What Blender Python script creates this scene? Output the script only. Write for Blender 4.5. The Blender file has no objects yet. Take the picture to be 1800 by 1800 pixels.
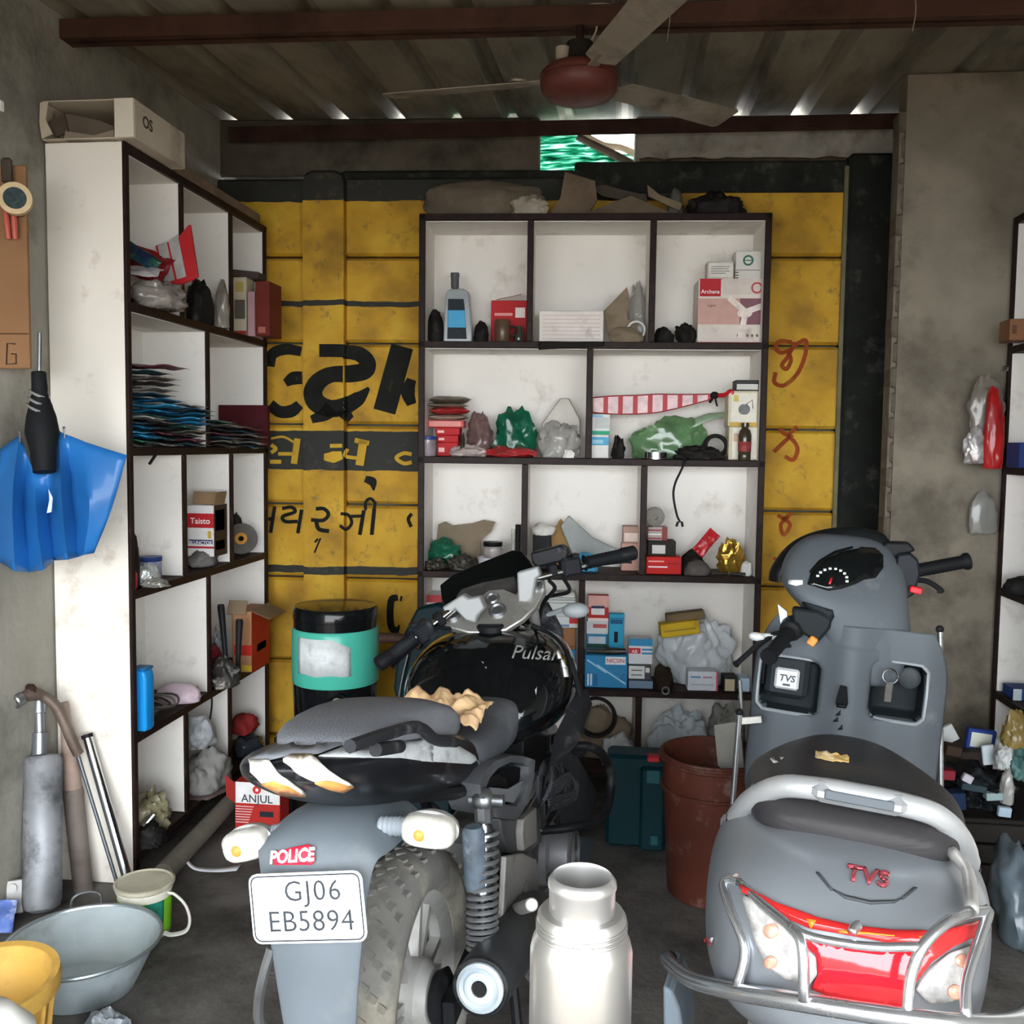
import bpy, bmesh, math, random
from mathutils import Vector as V, Matrix, Euler, noise
S = bpy.context.scene
C = S.collection
PI = math.pi
R = math.radians

# ------------------------------------------------------------------ camera, sky, exposure
FOC, CAMH, ROLL = 1700.0, 1.45, 0.012
YAW = math.atan(200 / FOC)
PIT = -math.atan(120 / math.hypot(FOC, 200))
_fw = V((-math.sin(YAW) * math.cos(PIT), math.cos(YAW) * math.cos(PIT), math.sin(PIT)))
_r0 = V((math.cos(YAW), math.sin(YAW), 0)); _u0 = _r0.cross(_fw)
_rt = _r0 * math.cos(ROLL) + _u0 * math.sin(ROLL)
_up = _u0 * math.cos(ROLL) - _r0 * math.sin(ROLL)
CAMP = V((0, 0, CAMH))
cd = bpy.data.cameras.new('camera'); cam = bpy.data.objects.new('camera', cd); C.objects.link(cam)
cam.matrix_world = Matrix(((_rt.x, _up.x, -_fw.x, 0), (_rt.y, _up.y, -_fw.y, 0), (_rt.z, _up.z, -_fw.z, CAMH), (0, 0, 0, 1)))
cd.sensor_width = 36; cd.lens = 36 * FOC / 1800; cd.clip_start = .02
S.camera = cam
w = bpy.data.worlds.new('sky'); S.world = w; w.use_nodes = True
_n = w.node_tree.nodes; _bg = _n['Background']
_bg.inputs[0].default_value = (0.90, 0.955, 1.0, 1); _bg.inputs[1].default_value = 6.5
vs = S.view_settings
vs.view_transform = 'Standard'; vs.look = 'None'; vs.exposure = 1.2; vs.gamma = 1; vs.use_curve_mapping = False
S.cycles.use_denoising = True
S.cycles.max_bounces = 10; S.cycles.diffuse_bounces = 6
S.cycles.sample_clamp_indirect = 8.0

def ray(px, py):
    return _rt * ((px - 900) / FOC) + _up * ((900 - py) / FOC) + _fw
def onY(px, py, y): d = ray(px, py); return CAMP + d * (y / d.y)
def onX(px, py, x): d = ray(px, py); return CAMP + d * (x / d.x)
def onZ(px, py, z): d = ray(px, py); return CAMP + d * ((z - CAMH) / d.z)
# frame of the back wall (u along the wall, v into the wall, z up)
BANG = R(3.2)
BO = onY(735, 804, 3.95)
BU = V((math.cos(BANG), math.sin(BANG), 0)); BV = V((-math.sin(BANG), math.cos(BANG), 0))
def onB(px, py, v):
    d = ray(px, py); t = (v + (BO - CAMP).dot(BV)) / d.dot(BV)
    p = CAMP + d * t; return ((p - BO).dot(BU), p.z)
def BP(u, v, z): q = BO + BU * u + BV * v; return V((q.x, q.y, z))
def inplace(mw, px, py, axis, c):
    """point of the pixel ray inside a thing's own frame where its coordinate `axis` equals c"""
    mi = mw.inverted(); o = mi @ CAMP; d = mi.to_3x3() @ ray(px, py)
    return o + d * ((c - o[axis]) / d[axis])

# ------------------------------------------------------------------ materials
def lin(c):
    if isinstance(c, str):
        c = c.lstrip('#'); c = [int(c[i:i + 2], 16) for i in (0, 2, 4)]
    c = [v / 255 for v in c]
    return [v / 12.92 if v <= .04045 else ((v + .055) / 1.055) ** 2.4 for v in c]
MC = {}
def M(col, rough=.55, metal=0., var=.12, scale=6., dirt=None, da=.0, dscale=5., bump=0., bscale=80., coat=0., trans=0., spec=.5, alpha=1., sheen=0., stretch=None, ior=1.45, emit=0):
    key = (str(col), rough, metal, var, scale, str(dirt), da, dscale, bump, bscale, coat, trans, spec, alpha, str(stretch), ior, emit)
    if key in MC: return MC[key]
    m = bpy.data.materials.new('mat_%03d' % len(MC)); m.use_nodes = True
    nt = m.node_tree; N = nt.nodes; L = nt.links; b = N['Principled BSDF']
    c = lin(col); lum = .2 * c[0] + .7 * c[1] + .1 * c[2]
    if not metal: spec = spec * (.25 if lum < .03 else (.45 if lum < .12 else .6))
    tc = N.new('ShaderNodeTexCoord'); co = tc.outputs['Object']
    if stretch:
        mp = N.new('ShaderNodeMapping'); mp.inputs['Scale'].default_value = stretch; L.new(co, mp.inputs[0]); co = mp.outputs[0]
    nz = N.new('ShaderNodeTexNoise'); nz.inputs['Scale'].default_value = scale; nz.inputs['Detail'].default_value = 6
    L.new(co, nz.inputs['Vector'])
    mix = N.new('ShaderNodeMix'); mix.data_type = 'RGBA'
    mr = N.new('ShaderNodeMapRange'); mr.inputs[1].default_value = .3; mr.inputs[2].default_value = .7
    L.new(nz.outputs['Fac'], mr.inputs[0]); L.new(mr.outputs[0], mix.inputs[0])
    mix.inputs[6].default_value = [max(0, v * (1 - var)) for v in c] + [1]
    mix.inputs[7].default_value = [min(1, v * (1 + var)) for v in c] + [1]
    out = mix.outputs[2]
    if dirt is not None and da > 0:
        n2 = N.new('ShaderNodeTexNoise'); n2.inputs['Scale'].default_value = dscale; n2.inputs['Detail'].default_value = 9; n2.inputs['Roughness'].default_value = .68
        mp2 = N.new('ShaderNodeMapping'); mp2.inputs['Location'].default_value = (3.7, 1.3, 8.1); L.new(co, mp2.inputs[0]); L.new(mp2.outputs[0], n2.inputs['Vector'])
        r2 = N.new('ShaderNodeMapRange'); r2.inputs[1].default_value = .62 - .3 * da; r2.inputs[2].default_value = .78 - .2 * da; r2.inputs[4].default_value = min(1, .35 + da)
        L.new(n2.outputs['Fac'], r2.inputs[0])
        m2 = N.new('ShaderNodeMix'); m2.data_type = 'RGBA'; L.new(r2.outputs[0], m2.inputs[0]); L.new(out, m2.inputs[6])
        m2.inputs[7].default_value = lin(dirt) + [1]; out = m2.outputs[2]
        ra = N.new('ShaderNodeMapRange'); ra.inputs[3].default_value = rough; ra.inputs[4].default_value = min(1, rough + .35)
        L.new(r2.outputs[0], ra.inputs[0]); L.new(ra.outputs[0], b.inputs['Roughness'])
    else:
        b.inputs['Roughness'].default_value = rough
    L.new(out, b.inputs['Base Color'])
    b.inputs['Metallic'].default_value = metal
    b.inputs['Specular IOR Level'].default_value = spec
    b.inputs['Coat Weight'].default_value = coat
    b.inputs['Coat Roughness'].default_value = .08
    b.inputs['Transmission Weight'].default_value = trans
    b.inputs['IOR'].default_value = ior
    b.inputs['Alpha'].default_value = alpha
    if bump:
        n3 = N.new('ShaderNodeTexNoise'); n3.inputs['Scale'].default_value = bscale; n3.inputs['Detail'].default_value = 5
        L.new(co, n3.inputs['Vector'])
        bp = N.new('ShaderNodeBump'); bp.inputs['Strength'].default_value = bump; bp.inputs['Distance'].default_value = .01
        L.new(n3.outputs['Fac'], bp.inputs['Height']); L.new(bp.outputs[0], b.inputs['Normal'])
    MC[key] = m
    return m

# ------------------------------------------------------------------ mesh building
class B:
    def __init__(s): s.v = []; s.f = []; s.mi = []; s.m = 0
    def mat(s, i): s.m = i; return s
    def add(s, vs, fs, T=None):
        o = len(s.v)
        for p in vs:
            p = V(p); s.v.append(T @ p if T else p)
        for f in fs: s.f.append([o + i for i in f]); s.mi.append(s.m)
        return s
    def box(s, c, d, rot=None, T=None, taper=1.):
        x, y, z = d[0] / 2, d[1] / 2, d[2] / 2
        vs = [V((a * x * (taper if e > 0 else 1), b * y * (taper if e > 0 else 1), e * z)) for e in (-1, 1) for b in (-1, 1) for a in (-1, 1)]
        m = Matrix.Translation(V(c))
        if rot: m = m @ Euler(rot).to_matrix().to_4x4()
        if T: m = T @ m
        return s.add(vs, [(0, 2, 3, 1), (4, 5, 7, 6), (0, 1, 5, 4), (2, 6, 7, 3), (0, 4, 6, 2), (1, 3, 7, 5)], m)
    def cbox(s, c, d, k=.004, rot=None, T=None):
        """chamfered box"""
        hx, hy, hz = d[0] / 2, d[1] / 2, d[2] / 2; k = min(k, hx * .9, hy * .9, hz * .9)
        rings = []
        for z, q in ((-hz, k), (-hz + k, 0), (hz - k, 0), (hz, k)):
            a, b_ = hx - q, hy - q
            e = k if q == 0 else k * .5
            rings.append([(a - e, -b_, z), (a, -b_ + e, z), (a, b_ - e, z), (a - e, b_, z), (-a + e, b_, z), (-a, b_ - e, z), (-a, -b_ + e, z), (-a + e, -b_, z)])
        m = Matrix.Translation(V(c))
        if rot: m = m @ Euler(rot).to_matrix().to_4x4()
        if T: m = T @ m
        return s.loft(rings, T=m)
    def loft(s, rings, cap=True, closed=True, T=None, wrap=False):
        n = len(rings[0]); vs = [p for r in rings for p in r]; fs = []
        for i in range(len(rings) - (0 if wrap else 1)):
            a = i * n; b_ = ((i + 1) % len(rings)) * n
            for j in range(n if closed else n - 1):
                k = (j + 1) % n
                fs.append((a + j, a + k, b_ + k, b_ + j))
        if cap and closed and not wrap:
            fs.append(tuple(reversed(range(n)))); o = (len(rings) - 1) * n; fs.append(tuple(range(o, o + n)))
        return s.add(vs, fs, T)
    def lathe(s, prof, n=28, T=None, cap=True, sx=1., sy=1.):
        rings = [[(r * math.cos(2 * PI * i / n) * sx, r * math.sin(2 * PI * i / n) * sy, z) for i in range(n)] for r, z in prof]
        return s.loft(rings, cap=cap, T=T)
    def cyl(s, p0, p1, r0, r1=None, n=16):
        r1 = r0 if r1 is None else r1
        return s.tube([p0, p1], [r0, r1], n)
    def tube(s, pts, r, n=10, closed=False, flat=1., cap=True):
        pts = [V(p) for p in pts]; m = len(pts)
        rs = r if isinstance(r, (list, tuple)) else [r] * m
        t0 = (pts[1] - pts[0]).normalized(); nrm = t0.orthogonal().normalized(); rings = []
        for i in range(m):
            if closed: t = (pts[(i + 1) % m] - pts[i - 1]).normalized()
            else: t = (pts[min(i + 1, m - 1)] - pts[max(i - 1, 0)]).normalized()
            nrm = (nrm - t * nrm.dot(t))
            nrm = nrm.normalized() if nrm.length > 1e-6 else t.orthogonal().normalized()
            bn = t.cross(nrm)
            rings.append([pts[i] + (nrm * math.cos(2 * PI * k / n) + bn * math.sin(2 * PI * k / n) * flat) * rs[i] for k in range(n)])
        return s.loft(rings, wrap=closed, cap=cap)
    def prism(s, poly, t, T=None, bevel=0.):
        """poly in (x,z), extruded along y from -t/2 to t/2"""
        n = len(poly)
        if bevel:
            cx = sum(p[0] for p in poly) / n; cz = sum(p[1] for p in poly) / n
            def ins(p, k):
                d = V((p[0] - cx, p[1] - cz)); l = max(d.length, 1e-6); return (p[0] - d.x / l * k, p[1] - d.y / l * k)
            lay = [(-t / 2, bevel), (-t / 2 + bevel, 0), (t / 2 - bevel, 0), (t / 2, bevel)]
            rings = [[(ins(p, k)[0], y, ins(p, k)[1]) for p in poly] for y, k in lay]
        else:
            rings = [[(p[0], y, p[1]) for p in poly] for y in (-t / 2, t / 2)]
        return s.loft(rings, T=T)
    def sph(s, c, r, n=12, sc=(1, 1, 1), T=None):
        rings = []
        for i in range(1, n):
            a = PI * i / n
            rings.append([V(c) + V((r * sc[0] * math.sin(a) * math.cos(2 * PI * k / (2 * n)), r * sc[1] * math.sin(a) * math.sin(2 * PI * k / (2 * n)), -r * sc[2] * math.cos(a))) for k in range(2 * n)])
        return s.loft(rings, T=T)
    def torus(s, c, R_, r, n=28, k=10, axis='z', T=None):
        pts = []
        for i in range(n):
            a = 2 * PI * i / n; p = (R_ * math.cos(a), R_ * math.sin(a), 0)
            if axis == 'x': p = (0, p[0], p[1])
            if axis == 'y': p = (p[0], 0, p[1])
            q = V(c) + V(p); pts.append(T @ q if T else q)
        return s.tube(pts, r, k, closed=True)
    def grid(s, fn, nu, nv, T=None):
        vs = [fn(i / (nu - 1), j / (nv - 1)) for i in range(nu) for j in range(nv)]
        fs = [(i * nv + j, (i + 1) * nv + j, (i + 1) * nv + j + 1, i * nv + j + 1) for i in range(nu - 1) for j in range(nv - 1)]
        return s.add(vs, fs, T)
    def mesh(s, me, T=None, mi=None):
        if mi is not None: s.m = mi
        return s.add([v.co.copy() for v in me.vertices], [tuple(p.vertices) for p in me.polygons], T)
    def obj(s, name, mats, parent=None, loc=(0, 0, 0), rot=(0, 0, 0), smooth=40, sub=0, bev=0, solid=0, fix=True):
        me = bpy.data.meshes.new(name)
        me.from_pydata([tuple(p) for p in s.v], [], s.f)
        if not isinstance(mats, (list, tuple)): mats = [mats]
        for m in mats: me.materials.append(m)
        if len(mats) > 1: me.polygons.foreach_set('material_index', s.mi)
        if fix:
            bm = bmesh.new(); bm.from_mesh(me); bmesh.ops.recalc_face_normals(bm, faces=bm.faces); bm.to_mesh(me); bm.free()
        if smooth:
            me.polygons.foreach_set('use_smooth', [True] * len(me.polygons))
            if smooth < 180: me.set_sharp_from_angle(angle=R(smooth))
        me.update()
        o = bpy.data.objects.new(name, me); C.objects.link(o)
        if parent: o.parent = parent
        o.location = loc; o.rotation_euler = rot
        if bev:
            k = o.modifiers.new('bevel', 'BEVEL'); k.width = bev; k.segments = 2; k.limit_method = 'ANGLE'
        if solid:
            k = o.modifiers.new('solid', 'SOLIDIFY'); k.thickness = solid; k.offset = 0
        if sub:
            k = o.modifiers.new('sub', 'SUBSURF'); k.levels = sub; k.render_levels = sub
        return o

def tag(o, label=None, cat=None, group=None, kind=None):
    if label: o['label'] = label
    if cat: o['category'] = cat
    if group: o['group'] = group
    if kind: o['kind'] = kind
    return o
def thing(name, label, cat, loc=(0, 0, 0), rot=(0, 0, 0), group=None):
    o = bpy.data.objects.new(name, None); C.objects.link(o); o.empty_display_size = .05
    o.location = loc; o.rotation_euler = rot
    return tag(o, label, cat, group)
def struct(o): o['kind'] = 'structure'; return o
def copy_tree(o, parent=None):
    c = o.copy(); C.objects.link(c); c.parent = parent
    for ch in o.children: copy_tree(ch, c)
    return c
_TX = {}
def text_me(t, size=1., ext=.0005, off=0., shear=0., align='CENTER', sp=1.):
    k = (t, size, ext, off, shear, align, sp)
    if k in _TX: return _TX[k]
    cu = bpy.data.curves.new('t', 'FONT'); cu.body = t; cu.size = size; cu.extrude = ext; cu.offset = off; cu.shear = shear
    cu.align_x = align; cu.align_y = 'CENTER'; cu.resolution_u = 3; cu.space_character = sp
    ob = bpy.data.objects.new('t', cu); me = bpy.data.meshes.new_from_object(ob)
    bpy.data.objects.remove(ob); bpy.data.curves.remove(cu)
    _TX[k] = me; return me
TXF = Matrix.Rotation(R(90), 4, 'X')          # text facing -y
def smoothpts(pts, n=6, closed=False):
    """Catmull-Rom through pts"""
    P = [V(p) for p in pts]; m = len(P); out = []
    for i in range(m if closed else m - 1):
        a, b, c, d = (P[(i - 1) % m] if closed or i > 0 else P[0] * 2 - P[1]), P[i], P[(i + 1) % m], (P[(i + 2) % m] if closed or i + 2 < m else P[-1] * 2 - P[-2])
        for k in range(n):
            t = k / n
            out.append(.5 * ((2 * b) + (c - a) * t + (2 * a - 5 * b + 4 * c - d) * t * t + (3 * b - a - 3 * c + d) * t ** 3))
    if not closed: out.append(P[-1])
    return out
def lump(seed, sc, rough=.3, detail=.5, n=4, flat=.0, ridg=.25):
    """crumpled closed shape, about sc in size, resting on z=0"""
    bm = bmesh.new(); bmesh.ops.create_icosphere(bm, subdivisions=n, radius=1)
    off = V((seed * 13.7, seed * 5.1, seed * 3.3)); vs = []
    for v in bm.verts:
        p = v.co.normalized()
        d = 1 + rough * noise.noise(p * 1.3 + off) + ridg * (abs(noise.noise(p * 3.1 + off)) - .3) + .12 * detail * noise.noise(p * 7 + off) + .07 * detail * (abs(noise.noise(p * 13 + off)) - .3)
        vs.append(p * d)
    x0, x1 = min(v.x for v in vs), max(v.x for v in vs); y0, y1 = min(v.y for v in vs), max(v.y for v in vs)
    z1 = max(v.z for v in vs); zb = min(v.z for v in vs) * (.45 + .3 * flat)
    out = [V(((v.x - (x0 + x1) / 2) / (x1 - x0) * sc[0], (v.y - (y0 + y1) / 2) / (y1 - y0) * sc[1], max(0, (v.z - zb) / (z1 - zb)) * sc[2])) for v in vs]
    fs = [tuple(v.index for v in f.verts) for f in bm.faces]; bm.free()
    return out, fs
def pouch(seed, w, h, t, rough=.3, nu=12, nv=16, curl=0.):
    """flat filled packet lying in the xy plane, thickness t"""
    off = V((seed * 7.3, seed * 2.9, 0)); top = []; bot = []
    for i in range(nu):
        for j in range(nv):
            a, b = i / (nu - 1), j / (nv - 1)
            e = min(1, 5 * min(a, 1 - a)) ** .5 * min(1, 4.5 * max(0, min(b, 1 - b) - .05)) ** .6 if 0 < a < 1 and .05 < b < .95 else 0
            x, y = (a - .5) * w, (b - .5) * h
            k = noise.noise(V((a * 3, b * 3, 0)) + off) * rough * t * 2.2 + noise.noise(V((a * 8, b * 8, 3)) + off) * rough * t
            z = k + curl * (b - .5) ** 2 * h * 2
            wob = 1 + .05 * noise.noise(V((b * 4, seed, 0)))
            top.append(V((x * wob, y, z + t / 2 * e + .0006))); bot.append(V((x * wob, y, z - t / 2 * e - .0006)))
    n = nu * nv
    fs = [(i * nv + j, (i + 1) * nv + j, (i + 1) * nv + j + 1, i * nv + j + 1) for i in range(nu - 1) for j in range(nv - 1)]
    fb = [tuple(n + q for q in reversed(f)) for f in fs]
    ed = [i * nv for i in range(nu)] + [(nu - 1) * nv + j for j in range(1, nv)] + [i * nv + nv - 1 for i in range(nu - 2, -1, -1)] + [j for j in range(nv - 2, 0, -1)]
    side = [(ed[i], n + ed[i], n + ed[(i + 1) % len(ed)], ed[(i + 1) % len(ed)]) for i in range(len(ed))]
    return top + bot, fs + fb + side
# ------------------------------------------------------------------ the room
XL, XR = -1.83, 1.83            # left / right walls
VW = .28                        # wall face behind the back shelf front
def roofz(y): return 2.875 - .06 * (4.2 - y)
MAT_PLASTER = M('#7b7366', .9, var=.3, scale=3.5, dirt='#453f36', da=.5, dscale=2.6, bump=.4, bscale=30)
MAT_PLASTER2 = M('#98948a', .9, var=.2, scale=3.5, dirt='#5f5b52', da=.42, dscale=3, bump=.35, bscale=30)
MAT_CONC = M('#63605a', .95, var=.35, scale=3, dirt='#2a2622', da=.4, dscale=2, bump=.3, bscale=20)
MAT_RUST = M('#3a2722', .75, var=.35, scale=9, dirt='#241a17', da=.4, dscale=8, bump=.15, bscale=60)
MAT_FLOOR = M('#67635f', .5, var=.3, scale=4, dirt='#34302d', da=.6, dscale=2.5, bump=.25, bscale=45)

def wall_mat():
    m = bpy.data.materials.new('painted_precast'); m.use_nodes = True
    nt = m.node_tree; N = nt.nodes; L = nt.links; b = N['Principled BSDF']
    g = N.new('ShaderNodeNewGeometry'); sp = N.new('ShaderNodeSeparateXYZ'); L.new(g.outputs['Position'], sp.inputs[0])
    # edge wobble of the brushwork
    nz = N.new('ShaderNodeTexNoise'); nz.inputs['Scale'].default_value = 9; L.new(g.outputs['Position'], nz.inputs['Vector'])
    ad = N.new('ShaderNodeMath'); ad.operation = 'MULTIPLY_ADD'; ad.inputs[1].default_value = .02; L.new(nz.outputs['Fac'], ad.inputs[0])
    sb = N.new('ShaderNodeMath'); sb.operation = 'SUBTRACT'; L.new(sp.outputs['Z'], sb.inputs[0]); sb.inputs[1].default_value = .01
    L.new(sb.outputs[0], ad.inputs[2])
    z0, z1 = 0., 3.
    mr = N.new('ShaderNodeMapRange'); mr.inputs[1].default_value = z0; mr.inputs[2].default_value = z1; L.new(ad.outputs[0], mr.inputs[0])
    def ramp(bands):
        r = N.new('ShaderNodeValToRGB'); r.color_ramp.interpolation = 'CONSTANT'; e = r.color_ramp.elements
        e[0].position = 0; e[0].color = (0, 0, 0, 1); e.remove(e[1])
        for a, c in bands:
            for p, val in ((a, 1), (c, 0)):
                k = e.new(p / (z1 - z0)); k.color = (val,) * 3 + (1,)
        L.new(mr.outputs[0], r.inputs[0]); return r
    zz = lambda x, y: onB(x, y, VW)[1]
    rl = ramp([(zz(660, 1012), zz(660, 999)), (zz(660, 832), zz(660, 762)), (zz(660, 542), zz(660, 529)), (zz(660, 355), 2.99)])
    rr = ramp([(zz(1420, 337), 2.99)])
    cx = N.new('ShaderNodeMath'); cx.operation = 'GREATER_THAN'; cx.inputs[1].default_value = .2; L.new(sp.outputs['X'], cx.inputs[0])
    mx = N.new('ShaderNodeMix'); mx.data_type = 'RGBA'; L.new(cx.outputs[0], mx.inputs[0]); L.new(rl.outputs[0], mx.inputs[6]); L.new(rr.outputs[0], mx.inputs[7])
    n2 = N.new('ShaderNodeTexNoise'); n2.inputs['Scale'].default_value = 5; n2.inputs['Detail'].default_value = 8; L.new(g.outputs['Position'], n2.inputs['Vector'])
    yr = N.new('ShaderNodeValToRGB'); e = yr.color_ramp.elements
    e[0].position = .3; e[0].color = lin('#8f6a14') + [1]; e[1].position = .72; e[1].color = lin('#d2ab30') + [1]
    k = e.new(.52); k.color = lin('#c1931d') + [1]; k = e.new(.86); k.color = lin('#b3a262') + [1]
    L.new(n2.outputs['Fac'], yr.inputs[0])
    mc = N.new('ShaderNodeMix'); mc.data_type = 'RGBA'; L.new(mx.outputs[2], mc.inputs[0]); L.new(yr.outputs[0], mc.inputs[6]); mc.inputs[7].default_value = lin('#23241f') + [1]
    n3 = N.new('ShaderNodeTexNoise'); n3.inputs['Scale'].default_value = 14; n3.inputs['Detail'].default_value = 10; n3.inputs['Roughness'].default_value = .75; L.new(g.outputs['Position'], n3.inputs['Vector'])
    m3 = N.new('ShaderNodeMapRange'); m3.inputs[1].default_value = .56; m3.inputs[2].default_value = .70; m3.inputs[4].default_value = .8; L.new(n3.outputs['Fac'], m3.inputs[0])
    md = N.new('ShaderNodeMix'); md.data_type = 'RGBA'; L.new(m3.outputs[0], md.inputs[0]); L.new(mc.outputs[2], md.inputs[6]); md.inputs[7].default_value = lin('#5b4c33') + [1]
    L.new(md.outputs[2], b.inputs['Base Color']); b.inputs['Roughness'].default_value = .72
    bp = N.new('ShaderNodeBump'); bp.inputs['Strength'].default_value = .25; bp.inputs['Distance'].default_value = .01; L.new(n3.outputs['Fac'], bp.inputs['Height']); L.new(bp.outputs[0], b.inputs['Normal'])
    return m
MAT_WALLP = wall_mat()
MAT_BLACKP = M('#20221f', .65, var=.35, scale=7, dirt='#5b5a52', da=.26, dscale=11, bump=.25, bscale=40)

# floor and the yard in front of it
b = B(); b.box((0, 2.15, -.05), (3.9, 4.9, .1)); floor = struct(b.obj('floor', MAT_FLOOR, smooth=0))
b = B(); b.box((0, -6.3, -.07), (22, 12, .1)); struct(tag(b.obj('yard_ground', M('#6e6252', .9, var=.15, scale=1.2, bump=.2), smooth=0), 'pale concrete yard in front of the open shop', kind='structure'))
# side walls
b = B(); b.box((XL - .06, 2.2, 1.44), (.12, 4.6, 2.88)); wl = struct(b.obj('wall_left', MAT_PLASTER2, smooth=0))
b = B(); b.box((XR + .06, 2.2, 1.44), (.12, 4.6, 2.88)); struct(b.obj('wall_right', MAT_PLASTER2, smooth=0))
# grey plastered stub wall beside the black post, with its toothed brick end
gx0 = onY(1578, 600, 3.88).x; YG = 3.88
b = B(); b.box(((gx0 + XR) / 2, YG + .055, 1.425), (XR - gx0, .11, 2.85)); stub = struct(b.obj('wall_stub', MAT_PLASTER, smooth=0))
random.seed(4)
mb_ = M('#625a50', .9, var=.25, scale=14, dirt='#4d463d', da=.35, dscale=9, bump=.3, bscale=40)
z = .05; i = 0
while z < 2.72:
    h = .082; ext = .010 + (.009 if i % 2 else 0) + random.uniform(-.004, .004)
    b = B(); b.cbox((0, 0, 0), (ext + .03, .10, h), .008)
    b.obj('brick', mb_, stub, (gx0 - ext / 2 + .015, YG + .055 + random.uniform(-.004, .004), z + h / 2)); z += h + .014; i += 1
b = B(); b.box((gx0 - .004, YG + .06, 1.36), (.03, .09, 2.7)); b.obj('mortar_bed', M('#6f675c', .95, var=.2, scale=20, bump=.4), stub)

# ---- back wall: precast planks slotted between posts
zz = lambda y, x=660: onB(x, y, VW)[1]
U = lambda x, y=700, v=VW: onB(x, y, v)[0]
wb_z = zz(308)
b = B(); b.box((0, 0, 0), (3.9, .1, wb_z))
wall_back = struct(b.obj('wall_back', MAT_CONC, smooth=0, loc=BP(1.05, VW + .14, wb_z / 2), rot=(0, 0, BANG)))
def inback(o, u, v, z):   # child of wall_back placed by wall coordinates
    o.parent = wall_back; o.location = (u - 1.05, v - VW - .14, z - wb_z / 2)
    return o
rows = [308, 450, 603, 747, 888, 1018, 1165, 1300, 1420, 1560]
PU0, PU1 = U(534), U(606)          # first post
QU0, QU1 = U(1480, 600), U(1562, 600)    # black corner post
random.seed(2)
for i in range(len(rows) - 1):
    za, zb = zz(rows[i]), max(.0, zz(rows[i + 1]))
    if za <= .02: break
    for ua, ub in ((-1.05, PU0 + .005), (PU1 - .005, QU0 + .004)):
        b = B(); g = .007 + random.uniform(0, .004)
        b.cbox((0, 0, 0), (ub - ua, .05, za - zb - g), .012)
        inback(b.obj('wall_plank', MAT_WALLP), (ua + ub) / 2, VW + .045 + random.uniform(-.006, .006), (za + zb) / 2)
# posts
ph = zz(300, 570)
b = B(); w_ = PU1 - PU0; hh = ph
b.prism([(-w_ / 2, 0), (w_ / 2, 0), (w_ / 2, hh - .04), (w_ / 2 - .012, hh - .015), (w_ / 2 - .04, hh), (-w_ / 2 + .04, hh), (-w_ / 2 + .012, hh - .015), (-w_ / 2, hh - .04)], .1, bevel=.012)
inback(b.obj('wall_post', MAT_WALLP), (PU0 + PU1) / 2, VW + .035, 0)
b = B(); w_ = QU1 - QU0; hq = onB(1520, 270, VW)[1]
b.cbox((0, 0, hq / 2), (w_, .16, hq), .015); inback(b.obj('wall_post', MAT_BLACKP), (QU0 + QU1) / 2, VW + .06, 0)
b = B(); b.cbox((0, 0, 0), (.02, .02, hq - .1), .005); inback(b.obj('post_edge_bead', M('#6f6a52', .8, var=.3)), QU0 - .004, VW + .0, hq / 2)
# upper wall above the planks: plaster left, opening, rough plaster right
zt = roofz(4.3) - .02
def upper(name, xa, xb, ya, yb, mat, v=VW + .06):
    ua, z1_ = onB(xa, ya, v); ub, z0_ = onB(xb, yb, v)
    if ya < 250: z1_ = roofz(4.3) - .003
    b = B(); b.cbox((0, 0, 0), (ub - ua, .12, z1_ - z0_), .008)
    return inback(b.obj(name, mat), (ua + ub) / 2, v + .06, (z1_ + z0_) / 2)
upper('lintel_block', 330, 948, 213, 308, M('#5b544a', .95, var=.25, scale=2.5, dirt='#2c2a25', da=.45, dscale=3, bump=.2, bscale=20))
upper('lintel_block', 1118, 1900, 209, 284, M('#96918a', .95, var=.3, scale=8, dirt='#4a3529', da=.35, dscale=6, bump=.4, bscale=30))
upper('dark_painted_ledge', 1010, 1566, 284, 340, MAT_BLACKP, v=VW + .012)
upper('dark_painted_ledge', 600, 1010, 300, 330, MAT_BLACKP, v=VW + .03)
b = B(); pts = []
for i in range(30):
    u = i / 29; pts.append((u * .98, .0, .012 * noise.noise(V((u * 14, 0, 0)))))
b.tube(pts, [.012 + .008 * abs(noise.noise(V((i * .9, 3, 0)))) for i in range(30)], 6)
ua, z_ = onB(1125, 284, VW + .05); inback(b.obj('plaster_lip', M('#4b3f36', .95, var=.4, scale=20)), ua, VW + .05, z_)

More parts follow.
